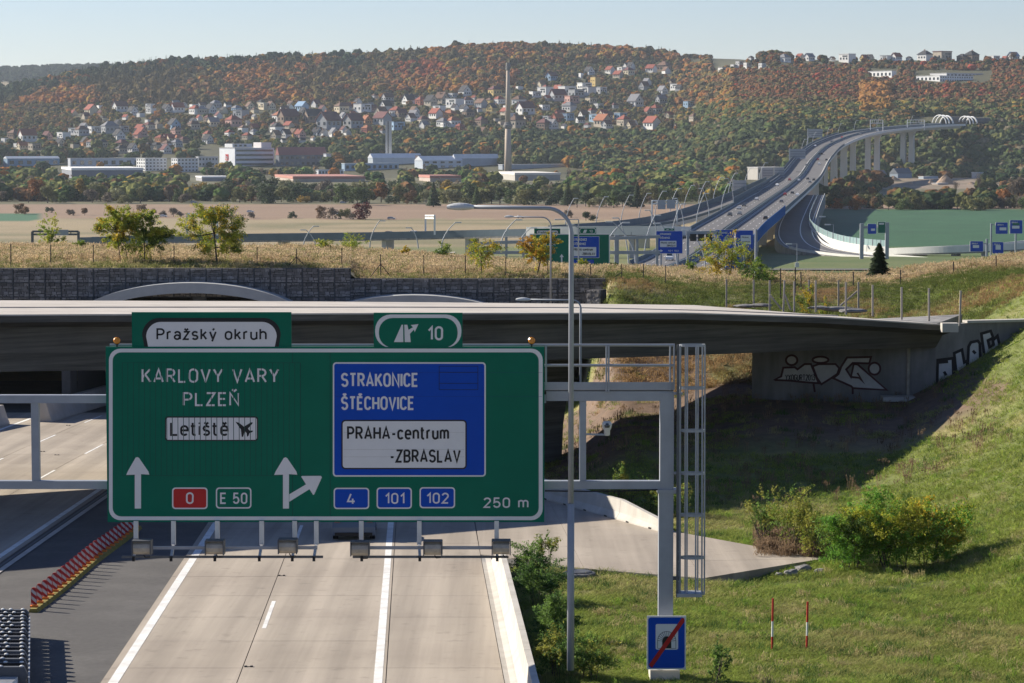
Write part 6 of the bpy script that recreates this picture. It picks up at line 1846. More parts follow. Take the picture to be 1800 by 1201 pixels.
# ------------------------------------------------------------------ vehicles on the viaduct and roads
def on_path(path, x, y, a, b, step):
    best = None; n = int((b - a) / step)
    for i in range(n + 1):
        u = a + i * step; c = path.at(u); q = px(c)
        n1 = path.at(u, 1.0); q1 = px(n1)
        if abs(q1[0] - q[0]) < 1e-6: continue
        off = (x - q[0]) / (q1[0] - q[0]); yy = q[1] + off * (q1[1] - q[1])
        e = abs(yy - y) + (0 if abs(off) < 12 else 50)
        if best is None or e < best[0]: best = (e, u, off)
    return best[1], max(-11, min(11, best[2]))
CARS = [(1283, 380, 'd', 'dark car on the near left carriageway of the viaduct, front one of two'), (1300, 378, 'g', 'grey car just behind the front dark car on the viaduct'), (1308, 363, 'd', 'dark car farther back on the left carriageway near the slip road join'), (1299, 368, 's', 'silver car on the left carriageway between the dark ones'),
        (1346, 386, 'k', 'black car alone on the right carriageway above the blue wall'), (1380, 344, 'r', 'red car on the right carriageway below the wide matrix bar'), (1393, 341, 'd', 'dark car beside the red one on the right carriageway'), (1366, 327, 'w', 'white van like car on the left carriageway under the matrix bar'), (1388, 318, 'm', 'maroon car in the left carriageway just below the matrix bar'),
        (1420, 316, 'd', 'dark car right of the matrix bar on the right carriageway'), (1432, 318, 'k', 'black car close to the right parapet under the matrix bar'), (1424, 322, 'g', 'grey car in the pair close to the right parapet'), (1404, 319, 'w', 'small white car in the median side lane under the matrix bar'), (1409, 281, 'w', 'white car on the left carriageway near the third sign back'), (1418, 292, 'd', 'dark car in the middle of the left carriageway bend'),
        (1438, 282, 'r', 'red car on the right carriageway near the small matrix sign'), (1440, 290, 'w', 'white car on the right carriageway below the small matrix sign'), (1455, 283, 'k', 'black car at the right parapet near the small matrix sign'), (1433, 258, 'w', 'white car entering the far bend on the left carriageway'), (1462, 250, 'd', 'dark car on the far bend'), (1480, 243, 'r', 'red car on the far curve'), (1512, 237, 'g', 'grey car on the far curve below the pale gantry'), (1405, 345, 'w', 'white car near the start of the descending slip road'), (1374, 356, 'g', 'grey car in the middle lane of the right carriageway'), (1330, 352, 's', 'silver car on the left carriageway near the lowest sign back')]
CC = {'d': (.05, .055, .065), 'k': (.012, .012, .014), 'g': (.20, .21, .22), 's': (.42, .43, .44), 'w': (.72, .72, .70), 'r': (.40, .03, .03), 'm': (.20, .03, .03), 'b': (.06, .12, .28)}
for x, y, c, lab in CARS:
    d, off = on_path(MAIN, x, y, 700, 2700, 4)
    p = MAIN.at(d, off, .05); h = MAIN.heading(d) + (math.pi if off < 0 else 0)
    make_car('car', lab, p, h, CC[c], group='cars on the valley viaduct', rich=d < 1300)
d, off = on_path(MAIN, 1542, 231, 2450, 2800, 3)
make_car('van', 'white van on the far curve of the viaduct', MAIN.at(d, off, .05), MAIN.heading(d), CC['w'], kind='van', group='cars on the valley viaduct')
for u, off, c, lab in ((2.20, -1.8, 'd', 'dark car on the left slip road bridge, left of two'), (2.42, -1.8, 'w', 'white car on the left slip road bridge, right of two')):
    make_car('car', lab, R1.at(u, off, .05), R1.heading(u), CC[c], group='cars on the slip road bridge')
for u, off, c, lab in ((.45, 3, 'd', 'dark car at the top of the descending slip road'),):
    make_car('car', lab, R3.at(u, off, .05), R3.heading(u), CC[c])
p = P(1140, 455, 745); d_ = 745
make_car('van', 'white van on the motorway beyond the dry grass crest', MAIN.at(745, -5.5, .06), MAIN.heading(745) + math.pi, CC['w'], kind='van')
for x, y, c, lab in ((915, 384, 'w', 'white car on the track before the stubble field behind the lamp arms'), (440, 374, 'w', 'white car on the field track right of the autumn trees'), (592, 378, 'w', 'white car beside small dark trees at the field edge'), (688, 386, 's', 'silver car on the track right of the red tree'), (287, 382, 'w', 'white car half hidden behind the big autumn tree'), (603, 358, 's', 'silver car parked under the tree belt'), (340, 357, 's', 'pale van like car under the tree belt left of the gantry')):
    p = flat_hit(x, y, -45); make_car('car', lab, p + Vector((0, 0, .1)), R(rnd.uniform(-15, 15)), CC[c], group='cars by the fields')
# ================================================================== TOWN HOUSES
WALLC = {'w': (.66, .65, .62), 'c': (.58, .50, .36), 'b': (.44, .38, .30), 'g': (.34, .35, .36), 'p': (.52, .31, .26), 'o': (.56, .27, .12), 'y': (.56, .41, .16), 'l': (.28, .40, .52), 'r': (.30, .10, .07), 'n': (.22, .16, .12)}
ROOFC = {'r': (.25, .075, .052), 'o': (.32, .125, .065), 'm': (.14, .06, .058), 'd': (.045, .045, .05), 'g': (.2, .2, .21), 'n': (.15, .09, .065), 'w': (.55, .55, .54), 'l': (.2, .3, .42), 'p': (.4, .18, .14)}
WNAME = {'w': 'white', 'c': 'cream', 'b': 'beige', 'g': 'grey', 'p': 'pink', 'o': 'orange', 'y': 'yellow', 'l': 'pale blue', 'r': 'brick red', 'n': 'brown'}
RNAME = {'r': 'red', 'o': 'orange', 'm': 'maroon', 'd': 'dark', 'g': 'grey', 'n': 'brown', 'w': 'white', 'l': 'blue', 'p': 'pink'}
TNAME = {'g': 'gabled', 's': 'long', 'h': 'hipped', 'f': 'flat', 't': 'tower'}
def house_meshes():
    out = {}
    def w_(mb, n): return mb.mesh(n, M['plaster'])
    # unit width 1 along x, depth along +y, centred
    for t, (D, H, rh) in {'g': (1.0, .52, .55), 's': (.72, .48, .34), 'h': (.85, .55, .34), 'f': (.8, .62, .05), 't': (.9, 1.35, .06)}.items():
        x, y = .5, D / 2
        wall = MB(); roof = MB()
        if t in 'ft':
            wall.box((0, 0, H / 2 - .2), (1, D, H + .4)); roof.box((0, 0, H + rh / 2), (1.05, D + .05, rh))
        elif t == 'g':
            wall.hexa([(-x, -y, -.4), (x, -y, -.4), (x, -y, H), (0, -y, H + rh), (-x, -y, H)], [(-x, y, -.4), (x, y, -.4), (x, y, H), (0, y, H + rh), (-x, y, H)])
            e = .06
            for s in (-1, 1):
                a = [(s * (x + e), -y - e, H - e), (s * (x + e), y + e, H - e), (0, y + e, H + rh + .012), (0, -y - e, H + rh + .012)]
                roof.hexa(a, [(p[0], p[1], p[2] + .05) for p in a])
        elif t == 's':
            wall.hexa([(-x, -y, -.4), (-x, y, -.4), (-x, y, H), (-x, 0, H + rh), (-x, -y, H)], [(x, -y, -.4), (x, y, -.4), (x, y, H), (x, 0, H + rh), (x, -y, H)])
            e = .05
            for s in (-1, 1):
                a = [(-x - e, s * (y + e), H - e), (x + e, s * (y + e), H - e), (x + e, 0, H + rh + .012), (-x - e, 0, H + rh + .012)]
                roof.hexa(a, [(p[0], p[1], p[2] + .05) for p in a])
        else:
            wall.box((0, 0, H / 2 - .2), (1, D, H + .4)); e = .06
            b = [(-x - e, -y - e, H), (x + e, -y - e, H), (x + e, y + e, H), (-x - e, y + e, H)]
            roof.hexa(b, [(-.16, -.05, H + rh), (.16, -.05, H + rh), (.16, .05, H + rh), (-.16, .05, H + rh)])
        out[t] = (w_(wall, 'wall'), w_(roof, 'roof'), D, H, rh)
    return out
HM = house_meshes()
win_mesh = MB().box((0, 0, 0), (1, 1, 1)).mesh('window', M['glass'])
chim_mesh = MB().box((0, 0, 0), (.09, .09, .3)).mesh('chimney', M['plaster'])
def house_place(x, y):
    if x > 1200 and y < 122: return 'on the skyline ridge'
    if x > 1170: return 'at the wood edge right of the town'
    if x > 900: side = 'right of the tall chimney'
    elif x > 690: side = 'between the two chimneys'
    elif x > 480: side = 'left of the twin chimney'
    elif x > 300: side = 'above the white office block'
    else: side = 'above the left halls'
    if x > 900: lvl = 'high' if y < 145 else ('midway' if y < 196 else 'low')
    else: lvl = 'high' if y < 204 else ('midway' if y < 231 else 'low')
    return lvl + ' ' + side
hs = []
for (x, y, w, t, wc, rc) in sorted(HOUSES):
    big = 'large ' if w >= 21 else ('small ' if w <= 11 else '')
    desc = '%s%s %s house, %s roof, %s' % (big, WNAME[wc], TNAME[t], RNAME[rc], house_place(x, y))
    hs.append([x, y, w, t, wc, rc, desc])
cnt = {}
for h in hs: cnt[h[6]] = cnt.get(h[6], 0) + 1
seen = {}
hr = random.Random(5)
for x, y, w, t, wc, rc, desc in hs:
    lab = desc
    if cnt[desc] > 1:
        k = seen.get(desc, 0); seen[desc] = k + 1
        lab = ('leftmost ' if k == 0 else ORD[k] + ' ') + desc
    p = hit(x, y); s = w * p.y / F * (1.12 if x < 1205 or y > 122 else .82)
    rz = R(hr.uniform(28, 50)) if hr.random() < .62 else R(hr.uniform(-58, -38))
    o = thing('house', lab, 'house', p, 'houses of the hillside town', rz)
    wall, roof, D, H, rh = HM[t]
    j = hr.uniform(.88, 1.1)
    a = link('wall', wall, o, (0, s * D / 2, 0), 0, (s, s, s)); a.color = (*[min(.8, c * j) for c in WALLC[wc]], 1)
    b = link('roof', roof, o, (0, s * D / 2, 0), 0, (s, s, s)); b.color = (*[c * j for c in ROOFC[rc]], 1)
    if t in 'gsh' and hr.random() < .6:
        c = link('chimney', chim_mesh, b, (hr.uniform(-.2, .2), .05, H + rh * .85)); c.color = (.25, .14, .1, 1)
    if w >= 12:
        for k, (u, v) in enumerate(((-.26, .30), (.26, .30), (0, .30), (0, .62)) if t == 'g' else (((-.3, .3), (0, .3), (.3, .3)) if t != 't' else ((-.2, .4), (.2, .4), (-.2, .9), (.2, .9)))):
            link('window', win_mesh, a, (u, -D / 2 - .003, v), 0, (.13, .02, .15))
        for v in (-.2, .2): link('window', win_mesh, a, (-.503, v, .30), 0, (.02, .13, .15))
        if t == 'f': link('window', win_mesh, a, (.12, -D / 2 - .003, .48), 0, (.5, .02, .10))

# ================================================================== WORKS AND HALLS OF THE VALLEY
TH = R(35)
def block(name, label, x0, x1, ytop, ybase, f, wall, roof, cat='building', wins=None, side_wins=None, roofh=.5, d=None, th=TH, strips=0, group=None, rise=0.0):
    """oblong building whose nearest corner stands at fraction f of its width; its left end faces the sun"""
    xc = x0 + (x1 - x0) * f
    p = hit(xc, ybase, 2200) if d is None else P(xc, ybase, d)
    k = p.y / F; W = (x1 - x0) * k
    lf, ls = W * (1 - f) / math.cos(th), max(6.0, W * f / math.sin(th)); h = (ybase - ytop) * k
    o = thing(name, label, cat, p, group, th)
    a = local('wall', MB().hexa([(0, 0, -4), (lf, 0, -4), (lf, ls, -4), (0, ls, -4)], [(0, 0, h), (lf, 0, h), (lf, ls, h), (0, ls, h)]), M['plaster'], o); a.color = (*wall, 1)
    e = .4
    if rise:
        m = MB().hexa([(-e, -e, h), (-e, ls + e, h), (-e, ls / 2, h + rise)], [(lf + e, -e, h), (lf + e, ls + e, h), (lf + e, ls / 2, h + rise)])
    else: m = MB().box((lf / 2, ls / 2, h + roofh / 2), (lf + 2 * e, ls + 2 * e, roofh))
    b = local('roof', m, M['plaster'], o); b.color = (*roof, 1)
    if wins:
        r_, c_ = wins
        for i in range(r_):
            for j in range(c_):
                link('window', win_mesh, a, (lf * (j + .5) / c_, -.05, h * (i + .55) / r_), 0, (lf / c_ * .5, .2, h / r_ * .42))
    if side_wins:
        r_, c_ = side_wins
        for i in range(r_):
            for j in range(c_):
                link('window', win_mesh, a, (-.05, ls * (j + .5) / c_, h * (i + .55) / r_), 0, (.2, ls / c_ * .45, h / r_ * .42))
    for i in range(strips):
        link('window_band', win_mesh, a, (lf * .5, -.06, h * (i + .5) / strips), 0, (lf * .94, .2, h / strips * .42))
    return o, lf, ls, h
WH, GR, BL = (.68, .68, .67), (.36, .38, .40), (.20, .30, .40)
_, lf, ls, h = block('factory_hall', 'blue grey factory hall with ribbed white roof at the far left', 4, 95, 279, 294, .10, BL, (.6, .63, .65), wins=(1, 6), rise=2.5)
block('warehouse', 'long pale grey warehouse behind the left white apartment block', 118, 236, 279, 295, .05, (.5, .52, .55), (.62, .63, .65), wins=(1, 9))
block('long_shed', 'very long low shed with bright white roof above the tree belt', 74, 247, 299.5, 306, .30, (.20, .21, .24), (.78, .77, .74), d=2560, roofh=2.2, th=R(14))
block('apartment_block', 'white four storey apartment block, left of two, with lit end wall', 236, 290, 279, 301, .36, WH, (.55, .55, .55), wins=(4, 6), side_wins=(4, 4))
block('apartment_block', 'white four storey apartment block, right of two, beside the office', 299, 346, 279, 303, .28, WH, (.55, .55, .55), wins=(4, 6), side_wins=(4, 3))
block('office_wing', 'low pale office wing between apartment block and tall white office', 347, 381, 276, 294, .06, (.5, .5, .5), (.45, .45, .46), wins=(2, 6))
o, lf, ls, h = block('office_block', 'large white office block with red square emblem and dark window bands', 381, 478, 261, 293, .33, (.62, .64, .66), (.5, .5, .5), strips=4)
ofb = o
m = MB().box((lf * .25, ls * .4, h + 3), (lf * .5, ls * .5, 4)); a = local('roof_house', m, M['plaster'], o); a.color = (.6, .61, .62, 1)
m = MB().box((lf * .86, ls * .4, h + 3.5), (lf * .26, ls * .5, 6)); a = local('roof_house', m, M['plaster'], o); a.color = (.6, .56, .55, 1)
for q in (.08, .2, .32): link('window', win_mesh, o, (lf * q, ls * .14, h + 3), 0, (3, .3, 2))
# emblem on the sunlit end wall: red square, white ring with stem
s_ = h * .34; y0 = ls * .50; z0 = h * .50
em = local('emblem', MB().hexa([(-.25, y0 - s_ / 2, z0 - s_ / 2), (-.06, y0 - s_ / 2, z0 - s_ / 2), (-.06, y0 + s_ / 2, z0 - s_ / 2), (-.25, y0 + s_ / 2, z0 - s_ / 2)], [(-.25, y0 - s_ / 2, z0 + s_ / 2), (-.06, y0 - s_ / 2, z0 + s_ / 2), (-.06, y0 + s_ / 2, z0 + s_ / 2), (-.25, y0 + s_ / 2, z0 + s_ / 2)]), M['sign_red'], o)
local('emblem_ring', MB().tube([(-.35, y0 - s_ * .02 + s_ * .2 * math.cos(a), z0 - s_ * .12 + s_ * .2 * math.sin(a)) for a in [2 * math.pi * i / 12 for i in range(12)]], s_ * .06, 5, closed=True), M['white'], em)
local('emblem_stem', MB().bar((-.35, y0 + s_ * .2, z0 - s_ * .1), (-.35, y0 + s_ * .2, z0 + s_ * .34), s_ * .1, .2), M['white'], em)
local('emblem_bar', MB().bar((-.45, y0 + s_ * .34, z0 + s_ * .18), (-.45, y0 - s_ * .02, z0 + s_ * .18), s_ * .1, .2), M['white'], em)
block('factory_hall', 'dark factory hall with maroon pitched roof right of the white office', 484, 570, 273, 293, .08, (.16, .17, .19), (.30, .13, .12), wins=(2, 9), rise=9)
block('stair_tower', 'narrow pale tower beside the maroon roofed hall', 570, 582, 271, 293, .3, (.55, .57, .6), GR)
block('office_wing', 'low white building with window row left of the twin chimney hall', 557, 602, 299, 309, .06, (.62, .64, .66), GR, wins=(1, 8))
block('long_shed', 'low shed with white roof strip above the trees left of centre', 335, 402, 313, 318.5, .3, (.3, .3, .32), (.72, .71, .69), d=2450, roofh=1.4, th=R(14))
block('long_shed', 'long low shed with faded red roof above the tree belt', 462, 640, 314.5, 322, .30, (.42, .35, .30), (.42, .20, .16), d=2420, roofh=2.2, th=R(12))
block('long_shed', 'narrow white roofed shed behind the faded red shed', 505, 602, 311.5, 316, .3, (.4, .4, .4), (.72, .70, .66), d=2520, roofh=1.4, th=R(12))
block('long_shed', 'short shed with faded red roof below the grey halls', 733, 810, 313, 320.5, .3, (.42, .35, .30), (.42, .20, .16), d=2430, roofh=2.2, th=R(12))
block('long_shed', 'low white roofed shed right of the tall chimney foot', 862, 985, 307.5, 315, .35, (.4, .38, .34), (.74, .70, .62), d=2480, roofh=1.8, th=R(12))
block('factory_hall', 'wide grey factory hall with white roof behind the twin chimney', 646, 740, 278, 291, .10, (.45, .5, .54), (.66, .68, .70), rise=5)
block('factory_hall', 'pale gabled hall with small windows right of the twin chimney', 728, 812, 282.5, 297, .18, (.52, .57, .62), (.68, .70, .71), wins=(2, 5), rise=5)
block('factory_hall', 'grey blue hall between pale gabled hall and tall chimney', 796, 876, 279, 294, .05, (.33, .38, .44), (.64, .66, .68), rise=5)
block('factory_hall', 'low blue and white hall at the foot of the twin chimney', 600, 698, 288, 301, .06, (.30, .40, .50), (.66, .70, .72), wins=(1, 10))
block('roof_plant', 'small dark cube of plant on the hall roof', 733, 741, 274, 283, .3, (.12, .08, .08), (.1, .1, .1), d=2990)
block('warehouse', 'long low pale warehouse right of the tall chimney', 876, 1020, 290, 299, .05, (.38, .42, .46), (.62, .64, .66))
block('warehouse', 'long grey blue warehouse behind bare trees left of the viaduct', 1035, 1282, 284, 300, .04, (.33, .37, .43), (.42, .46, .52), wins=(2, 22))
block('flat_building', 'white flat roofed building just left of the viaduct', 1316, 1380, 295, 308, .25, (.52, .49, .44), (.72, .70, .66), wins=(1, 8), d=2300)
block('hillside_block', 'white box building on the brown slope right of centre ridge', 1533, 1576, 125, 137, .80, (.72, .72, .70), (.5, .5, .5), side_wins=(1, 6))
block('hillside_block', 'long white terraced building on the brown slope', 1618, 1718, 133.5, 144, .34, (.70, .70, .69), (.62, .62, .62), wins=(2, 14), side_wins=(1, 6))
block('hillside_block', 'upper white wing of the terraced building on the slope', 1640, 1736, 129, 135, .25, (.60, .60, .6), (.55, .55, .55), wins=(1, 10))
block('yard_hall', 'pale blue shed with light roof in the gravel yard right of the viaduct', 1616, 1652, 311, 321, .2, (.42, .48, .54), (.55, .56, .55), d=2560)
block('yard_hall', 'dark gabled hall behind the viaduct piers', 1566, 1606, 305, 315, .3, (.22, .27, .33), (.13, .15, .18), d=2600, rise=5)
block('yard_hall', 'small dark hall with tall flat roof left of the yard heaps', 1534, 1560, 307, 318, .3, (.25, .28, .33), (.2, .2, .22), d=2560, rise=4)
block('yard_hall', 'low white shed at the wood foot on the far right', 1710, 1738, 304, 312, .3, (.5, .5, .5), (.6, .6, .6), d=2640)
block('yard_container', 'blue container beside the sand heaps', 1614, 1625, 328, 333, .3, (.05, .10, .30), (.06, .12, .32), d=2330)
block('yard_screen', 'pale sorting machine housing between the sand heaps', 1640, 1668, 323, 332, .3, (.45, .38, .32), (.6, .58, .55), d=2330)
for k, (x, y, w, hh, lab) in enumerate(((1600, 333, 34, 14, 'brown sand heap left of the blue container'), (1636, 332, 30, 16, 'brown sand heap behind the sorting machine'), (1662, 326, 44, 20, 'largest tan sand heap in the yard'), (1708, 332, 40, 13, 'dark brown earth heap right of the yard'), (1570, 318, 34, 9, 'grey tan gravel heap near the viaduct piers'))):
    p = P(x, y, 2350 if y > 322 else 2480); kx = p.y / F
    m = MB(); rr = random.Random(k); rings = []
    for q in (1, .8, .55, .3, .08):
        rings.append([(p.x + w * kx * .5 * q * (1 + rr.uniform(-.12, .12)) * math.cos(a), p.y + w * kx * .4 * q * math.sin(a), p.z - 1 + hh * kx * (1 - q) ** .8 * (1 + rr.uniform(-.06, .06)) + 1 * (1 - q)) for a in [2 * math.pi * i / 18 for i in range(18)]])
    m.sheet([r_ + [r_[0]] for r_ in rings]); m.poly(rings[-1])
    single('sand_heap', m, M['sand'], lab, 'heap', p, 'heaps in the gravel yard')
# ------------------------------------------------------------------ chimneys
p = hit(893, 301, 2200); k = p.y / F
t = thing('tall_chimney', 'tall tan concrete chimney standing above the valley halls', 'chimney', p)
H = (301 - 118) * k
TANC = mat('chimney_concrete', (.46, .38, .30), rough=.9, var=.12, scale=.06, streak=(1, 1, .25))
part('shaft', MB().lathe(p, [(6.6 * k, -3), (5.9 * k, H * .18), (5.0 * k, H * .44)], 20), TANC, t, True)
part('shaft', MB().lathe((p.x, p.y, p.z + H * .44), [(4.6 * k, 0), (3.0 * k, H * .54)], 20), TANC, t, True)
part('platform', MB().lathe((p.x, p.y, p.z + H * .405), [(5.3 * k, 0), (8 * k, 2), (8 * k, 4.5), (5.4 * k, 5.2)], 16), M['conc_wall'], t)
part('platform', MB().lathe((p.x, p.y, p.z + H * .44), [(5.0 * k, -.3), (6.2 * k, 1), (6.2 * k, 3), (4.4 * k, 3.2)], 16), M['conc_wall'], t)
part('crown', MB().lathe((p.x, p.y, p.z + H * .955), [(2.8 * k, 0), (4.2 * k, 2), (4.0 * k, 6), (3.0 * k, 9)], 16), M['conc_wall'], t)
part('aerial', MB().tube([(p.x + 2, p.y, p.z + H), (p.x + 2, p.y, p.z + H + 4)], .4, 5), M['steel'], t)
p = hit(683, 287, 2200); k = p.y / F
t = thing('twin_chimney', 'pale twin chimney of two joined slabs beside the grey halls', 'chimney', p)
for q, (a, b) in enumerate(((-5.2, -1.4), (.4, 5.4))):
    part('flue', MB().hexa([(p.x + a * k, p.y - 2, p.z), (p.x + b * k, p.y - 2 - q, p.z), (p.x + b * k, p.y + 5, p.z), (p.x + a * k, p.y + 5, p.z)], [(p.x + a * k, p.y - 2, p.z + 74 * k), (p.x + b * k, p.y - 2 - q, p.z + 74 * k), (p.x + b * k, p.y + 5, p.z + 74 * k), (p.x + a * k, p.y + 5, p.z + 74 * k)]), M['pier'], t)
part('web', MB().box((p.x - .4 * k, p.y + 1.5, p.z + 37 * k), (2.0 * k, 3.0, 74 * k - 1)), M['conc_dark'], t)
p = hit(1268, 303, 2200); k = p.y / F
t = thing('white_silo', 'small white silo before the grey blue warehouse', 'silo', p)
part('tank', MB().lathe(p, [(3 * k, -2), (3 * k, 7 * k), (1.5 * k, 10 * k), (.3 * k, 11 * k)], 12), M['white'], t); part('base', MB().box((p.x, p.y, p.z + 1.5 * k), (8 * k, 6, 3 * k)), M['white'], t)

# ================================================================== VALLEY TREES
def mid_mesh(kind, i):
    r = random.Random(900 + i * 13 + len(kind)); m = MB()
    if kind == 'round': leaf_cloud(m, r, crown_lobes(r, 12, 1.0, r.uniform(.85, 1.05), .12), 1150, .042, .6)
    elif kind == 'tall': leaf_cloud(m, r, crown_lobes(r, 11, 1.0, .55, .1), 850, .038, .5)
    elif kind == 'bush': leaf_cloud(m, r, crown_lobes(r, 10, 1.0, 1.5, .05), 1000, .06, .6)
    elif kind == 'conifer': conifer_cloud(m, r, 1100, 1.0, .62, .055, .8)
    elif kind == 'bare':
        for _ in range(60):
            a = r.uniform(0, 6.28); z0 = r.uniform(.1, .6); l = r.uniform(.2, .45); e = (math.cos(a) * l * .45, math.sin(a) * l * .45, z0 + l)
            m.tube([(0, 0, z0), (e[0] * .6, e[1] * .6, z0 + l * .5), e], [.008, .005, .002], 3, False)
        leaf_cloud(m, r, [((0, 0, .62), (.28, .28, .36))], 260, .022, .2)
    return m.mesh('crown', M['leaf'])
MID = {k: [mid_mesh(k, i) for i in range(n)] for k, n in (('round', 4), ('tall', 2), ('bush', 3), ('conifer', 2), ('bare', 2))}
trunk_mesh = MB().tube([(0, 0, -.05), (0.005, 0, .2), (-.005, 0, .6)], [.03, .024, .01], 6).mesh('trunk', M['bark'])
SHADES = {'olive': (.16, .158, .058), 'dark green': (.055, .08, .034), 'green': (.095, .135, .042), 'yellow': (.30, .20, .035), 'orange': (.30, .125, .035), 'rusty': (.17, .10, .05), 'grey brown': (.17, .135, .10), 'red': (.13, .025, .022), 'pale green': (.22, .22, .11)}
tr = random.Random(77)
TREES = []   # x, ybase, height px, kind, shade, d
def tree_list():
    fixed = [(762, 364, 44, 'conifer', 'dark green'), (1120, 366, 46, 'conifer', 'dark green'), (998, 362, 40, 'conifer', 'dark green'), (640, 358, 32, 'conifer', 'dark green'), (935, 360, 38, 'round', 'dark green'), (142, 354, 46, 'tall', 'yellow'), (350, 352, 34, 'round', 'yellow'), (262, 352, 30, 'bush', 'yellow'), (670, 356, 40, 'tall', 'orange'), (787, 356, 20, 'tall', 'orange'), (20, 352, 32, 'round', 'olive'), (62, 354, 40, 'round', 'orange'),
             (637, 386, 30, 'round', 'red'), (33, 376, 20, 'round', 'rusty'), (44, 377, 14, 'bush', 'rusty'), (87, 374, 10, 'bush', 'dark green'), (125, 379, 11, 'bush', 'grey brown'), (149, 379, 16, 'round', 'rusty'), (305, 381, 18, 'round', 'grey brown'), (286, 381, 11, 'bush', 'grey brown'), (268, 379, 12, 'bush', 'grey brown'), (317, 381, 9, 'bush', 'grey brown'), (250, 372, 13, 'bush', 'rusty'), (564, 384, 22, 'round', 'rusty'), (584, 385, 22, 'round', 'grey brown'), (604, 385, 18, 'bush', 'olive'), (619, 386, 12, 'bush', 'grey brown'), (514, 384, 12, 'bush', 'dark green'), (1030, 388, 19, 'round', 'dark green'), (1043, 388, 11, 'bush', 'dark green'), (355, 374, 10, 'bush', 'rusty'), (375, 375, 12, 'bush', 'rusty'), (1000, 383, 14, 'bush', 'grey brown'), (443, 384, 11, 'bush', 'grey brown')]
    for f_ in fixed: TREES.append((*f_, None))
    x = -60
    while x < 1330:                                    # front row of the belt
        if not any(abs(x - f_[0]) < 9 for f_ in fixed if f_[1] < 368 and f_[2] > 25):
            b = 358 if x < 600 else (361 if x < 1000 else 366 - max(0, x - 1100) * .06)
            kind = tr.choices(['round', 'bush', 'tall', 'conifer', 'bare'], [5, 3.5, 1.2, .5, .6])[0]
            sh = tr.choices(['olive', 'dark green', 'green', 'pale green', 'yellow', 'rusty', 'grey brown'], [5, 3.4, 2, 1.2, .6, 1, 1])[0]
            hp = {'round': tr.uniform(22, 38), 'bush': tr.uniform(12, 20), 'tall': tr.uniform(26, 40), 'conifer': tr.uniform(26, 36), 'bare': tr.uniform(24, 36)}[kind]
            if x > 1180: hp *= .8
            TREES.append((x, b - tr.uniform(0, 5), hp, kind, sh, None))
        x += tr.uniform(9, 16)
    x = -50
    while x < 1310:                                    # second row
        kind = tr.choices(['round', 'bush', 'tall', 'bare'], [5, 2, 1.4, 1.2])[0]
        sh = tr.choices(['olive', 'dark green', 'green', 'pale green', 'yellow', 'orange', 'rusty', 'grey brown'], [5, 3.4, 2, 1.0, .5, .4, 1, 1.2])[0]
        TREES.append((x, tr.uniform(341, 349), tr.uniform(18, 30) * (.9 if x > 900 else 1), kind, sh, None)); x += tr.uniform(12, 20)
    x = 1478
    while x < 1900:                                    # right of the viaduct, above the green field
        kind = tr.choices(['round', 'bush', 'tall'], [4, 4, .6])[0]
        sh = tr.choices(['olive', 'dark green', 'green', 'rusty', 'orange', 'grey brown'], [5, 3, 2, 1, .6, 1])[0]
        TREES.append((x, tr.uniform(366, 371), tr.uniform(18, 30), kind, sh, None)); x += tr.uniform(10, 17)
    for x, y, hp, kd, sh in ((1490, 352, 26, 'bush', 'rusty'), (1532, 350, 24, 'tall', 'orange'), (1520, 356, 24, 'round', 'olive'), (1570, 350, 20, 'round', 'dark green'), (1680, 342, 24, 'bare', 'grey brown'), (1720, 340, 34, 'bare', 'grey brown'), (1742, 338, 20, 'round', 'dark green'), (1765, 366, 40, 'round', 'orange'), (1790, 360, 52, 'round', 'grey brown'), (1505, 318, 18, 'bush', 'dark green'), (1545, 312, 12, 'conifer', 'dark green'), (1648, 303, 22, 'round', 'olive'), (1600, 296, 26, 'round', 'grey brown'), (1683, 300, 14, 'tall', 'olive'), (1780, 92 + 14, 18, 'round', 'rusty'), (1470, 362, 28, 'bush', 'dark green'), (1455, 366, 20, 'bush', 'dark green')):
        TREES.append((x, y, hp, kd, sh, None))
tree_list()
tcount = {}
for x, y, hp, kind, sh, d in sorted(TREES):
    if y > 330: p = flat_hit(x, y, -45.0)
    else: p = hit(x, y, 2400)
    if y > 330 and p.y > 2580: p = hit(x, y, 2400)
    p = Vector((p.x, p.y, ground_z(p.x, p.y)))
    h = hp * p.y / F
    zone = 'by the fields' if y > 368 and x < 1300 else ('right of the viaduct' if x > 1440 else ('in the front valley belt' if y > 350 else 'in the rear valley belt'))
    kn = {'round': 'round tree', 'bush': 'low bush', 'tall': 'upright tree', 'conifer': 'conifer', 'bare': 'thin bare tree'}[kind]
    key = (sh, kn, zone); k = tcount.get(key, 0); tcount[key] = k + 1
    lab = '%s %s %s from the left %s' % (ordinal(k), sh, kn, zone)
    t = thing('valley_' + {'round': 'tree', 'bush': 'bush', 'tall': 'tree', 'conifer': 'conifer', 'bare': 'bare_tree'}[kind], lab, 'bush' if kind == 'bush' else 'tree', p, 'trees of the valley floor')
    t.rotation_euler = (0, 0, tr.uniform(0, 6.28))
    wv = h * tr.uniform(.9, 1.25)
    c = link('crown', tr.choice(MID[kind]), t, (0, 0, 0), 0, (wv, wv, h)); j = tr.uniform(.8, 1.2)
    c.color = (*[v * j for v in SHADES[sh]], 1)
    if kind != 'bush': link('trunk', trunk_mesh, t, (0, 0, 0), 0, (h, h, h))
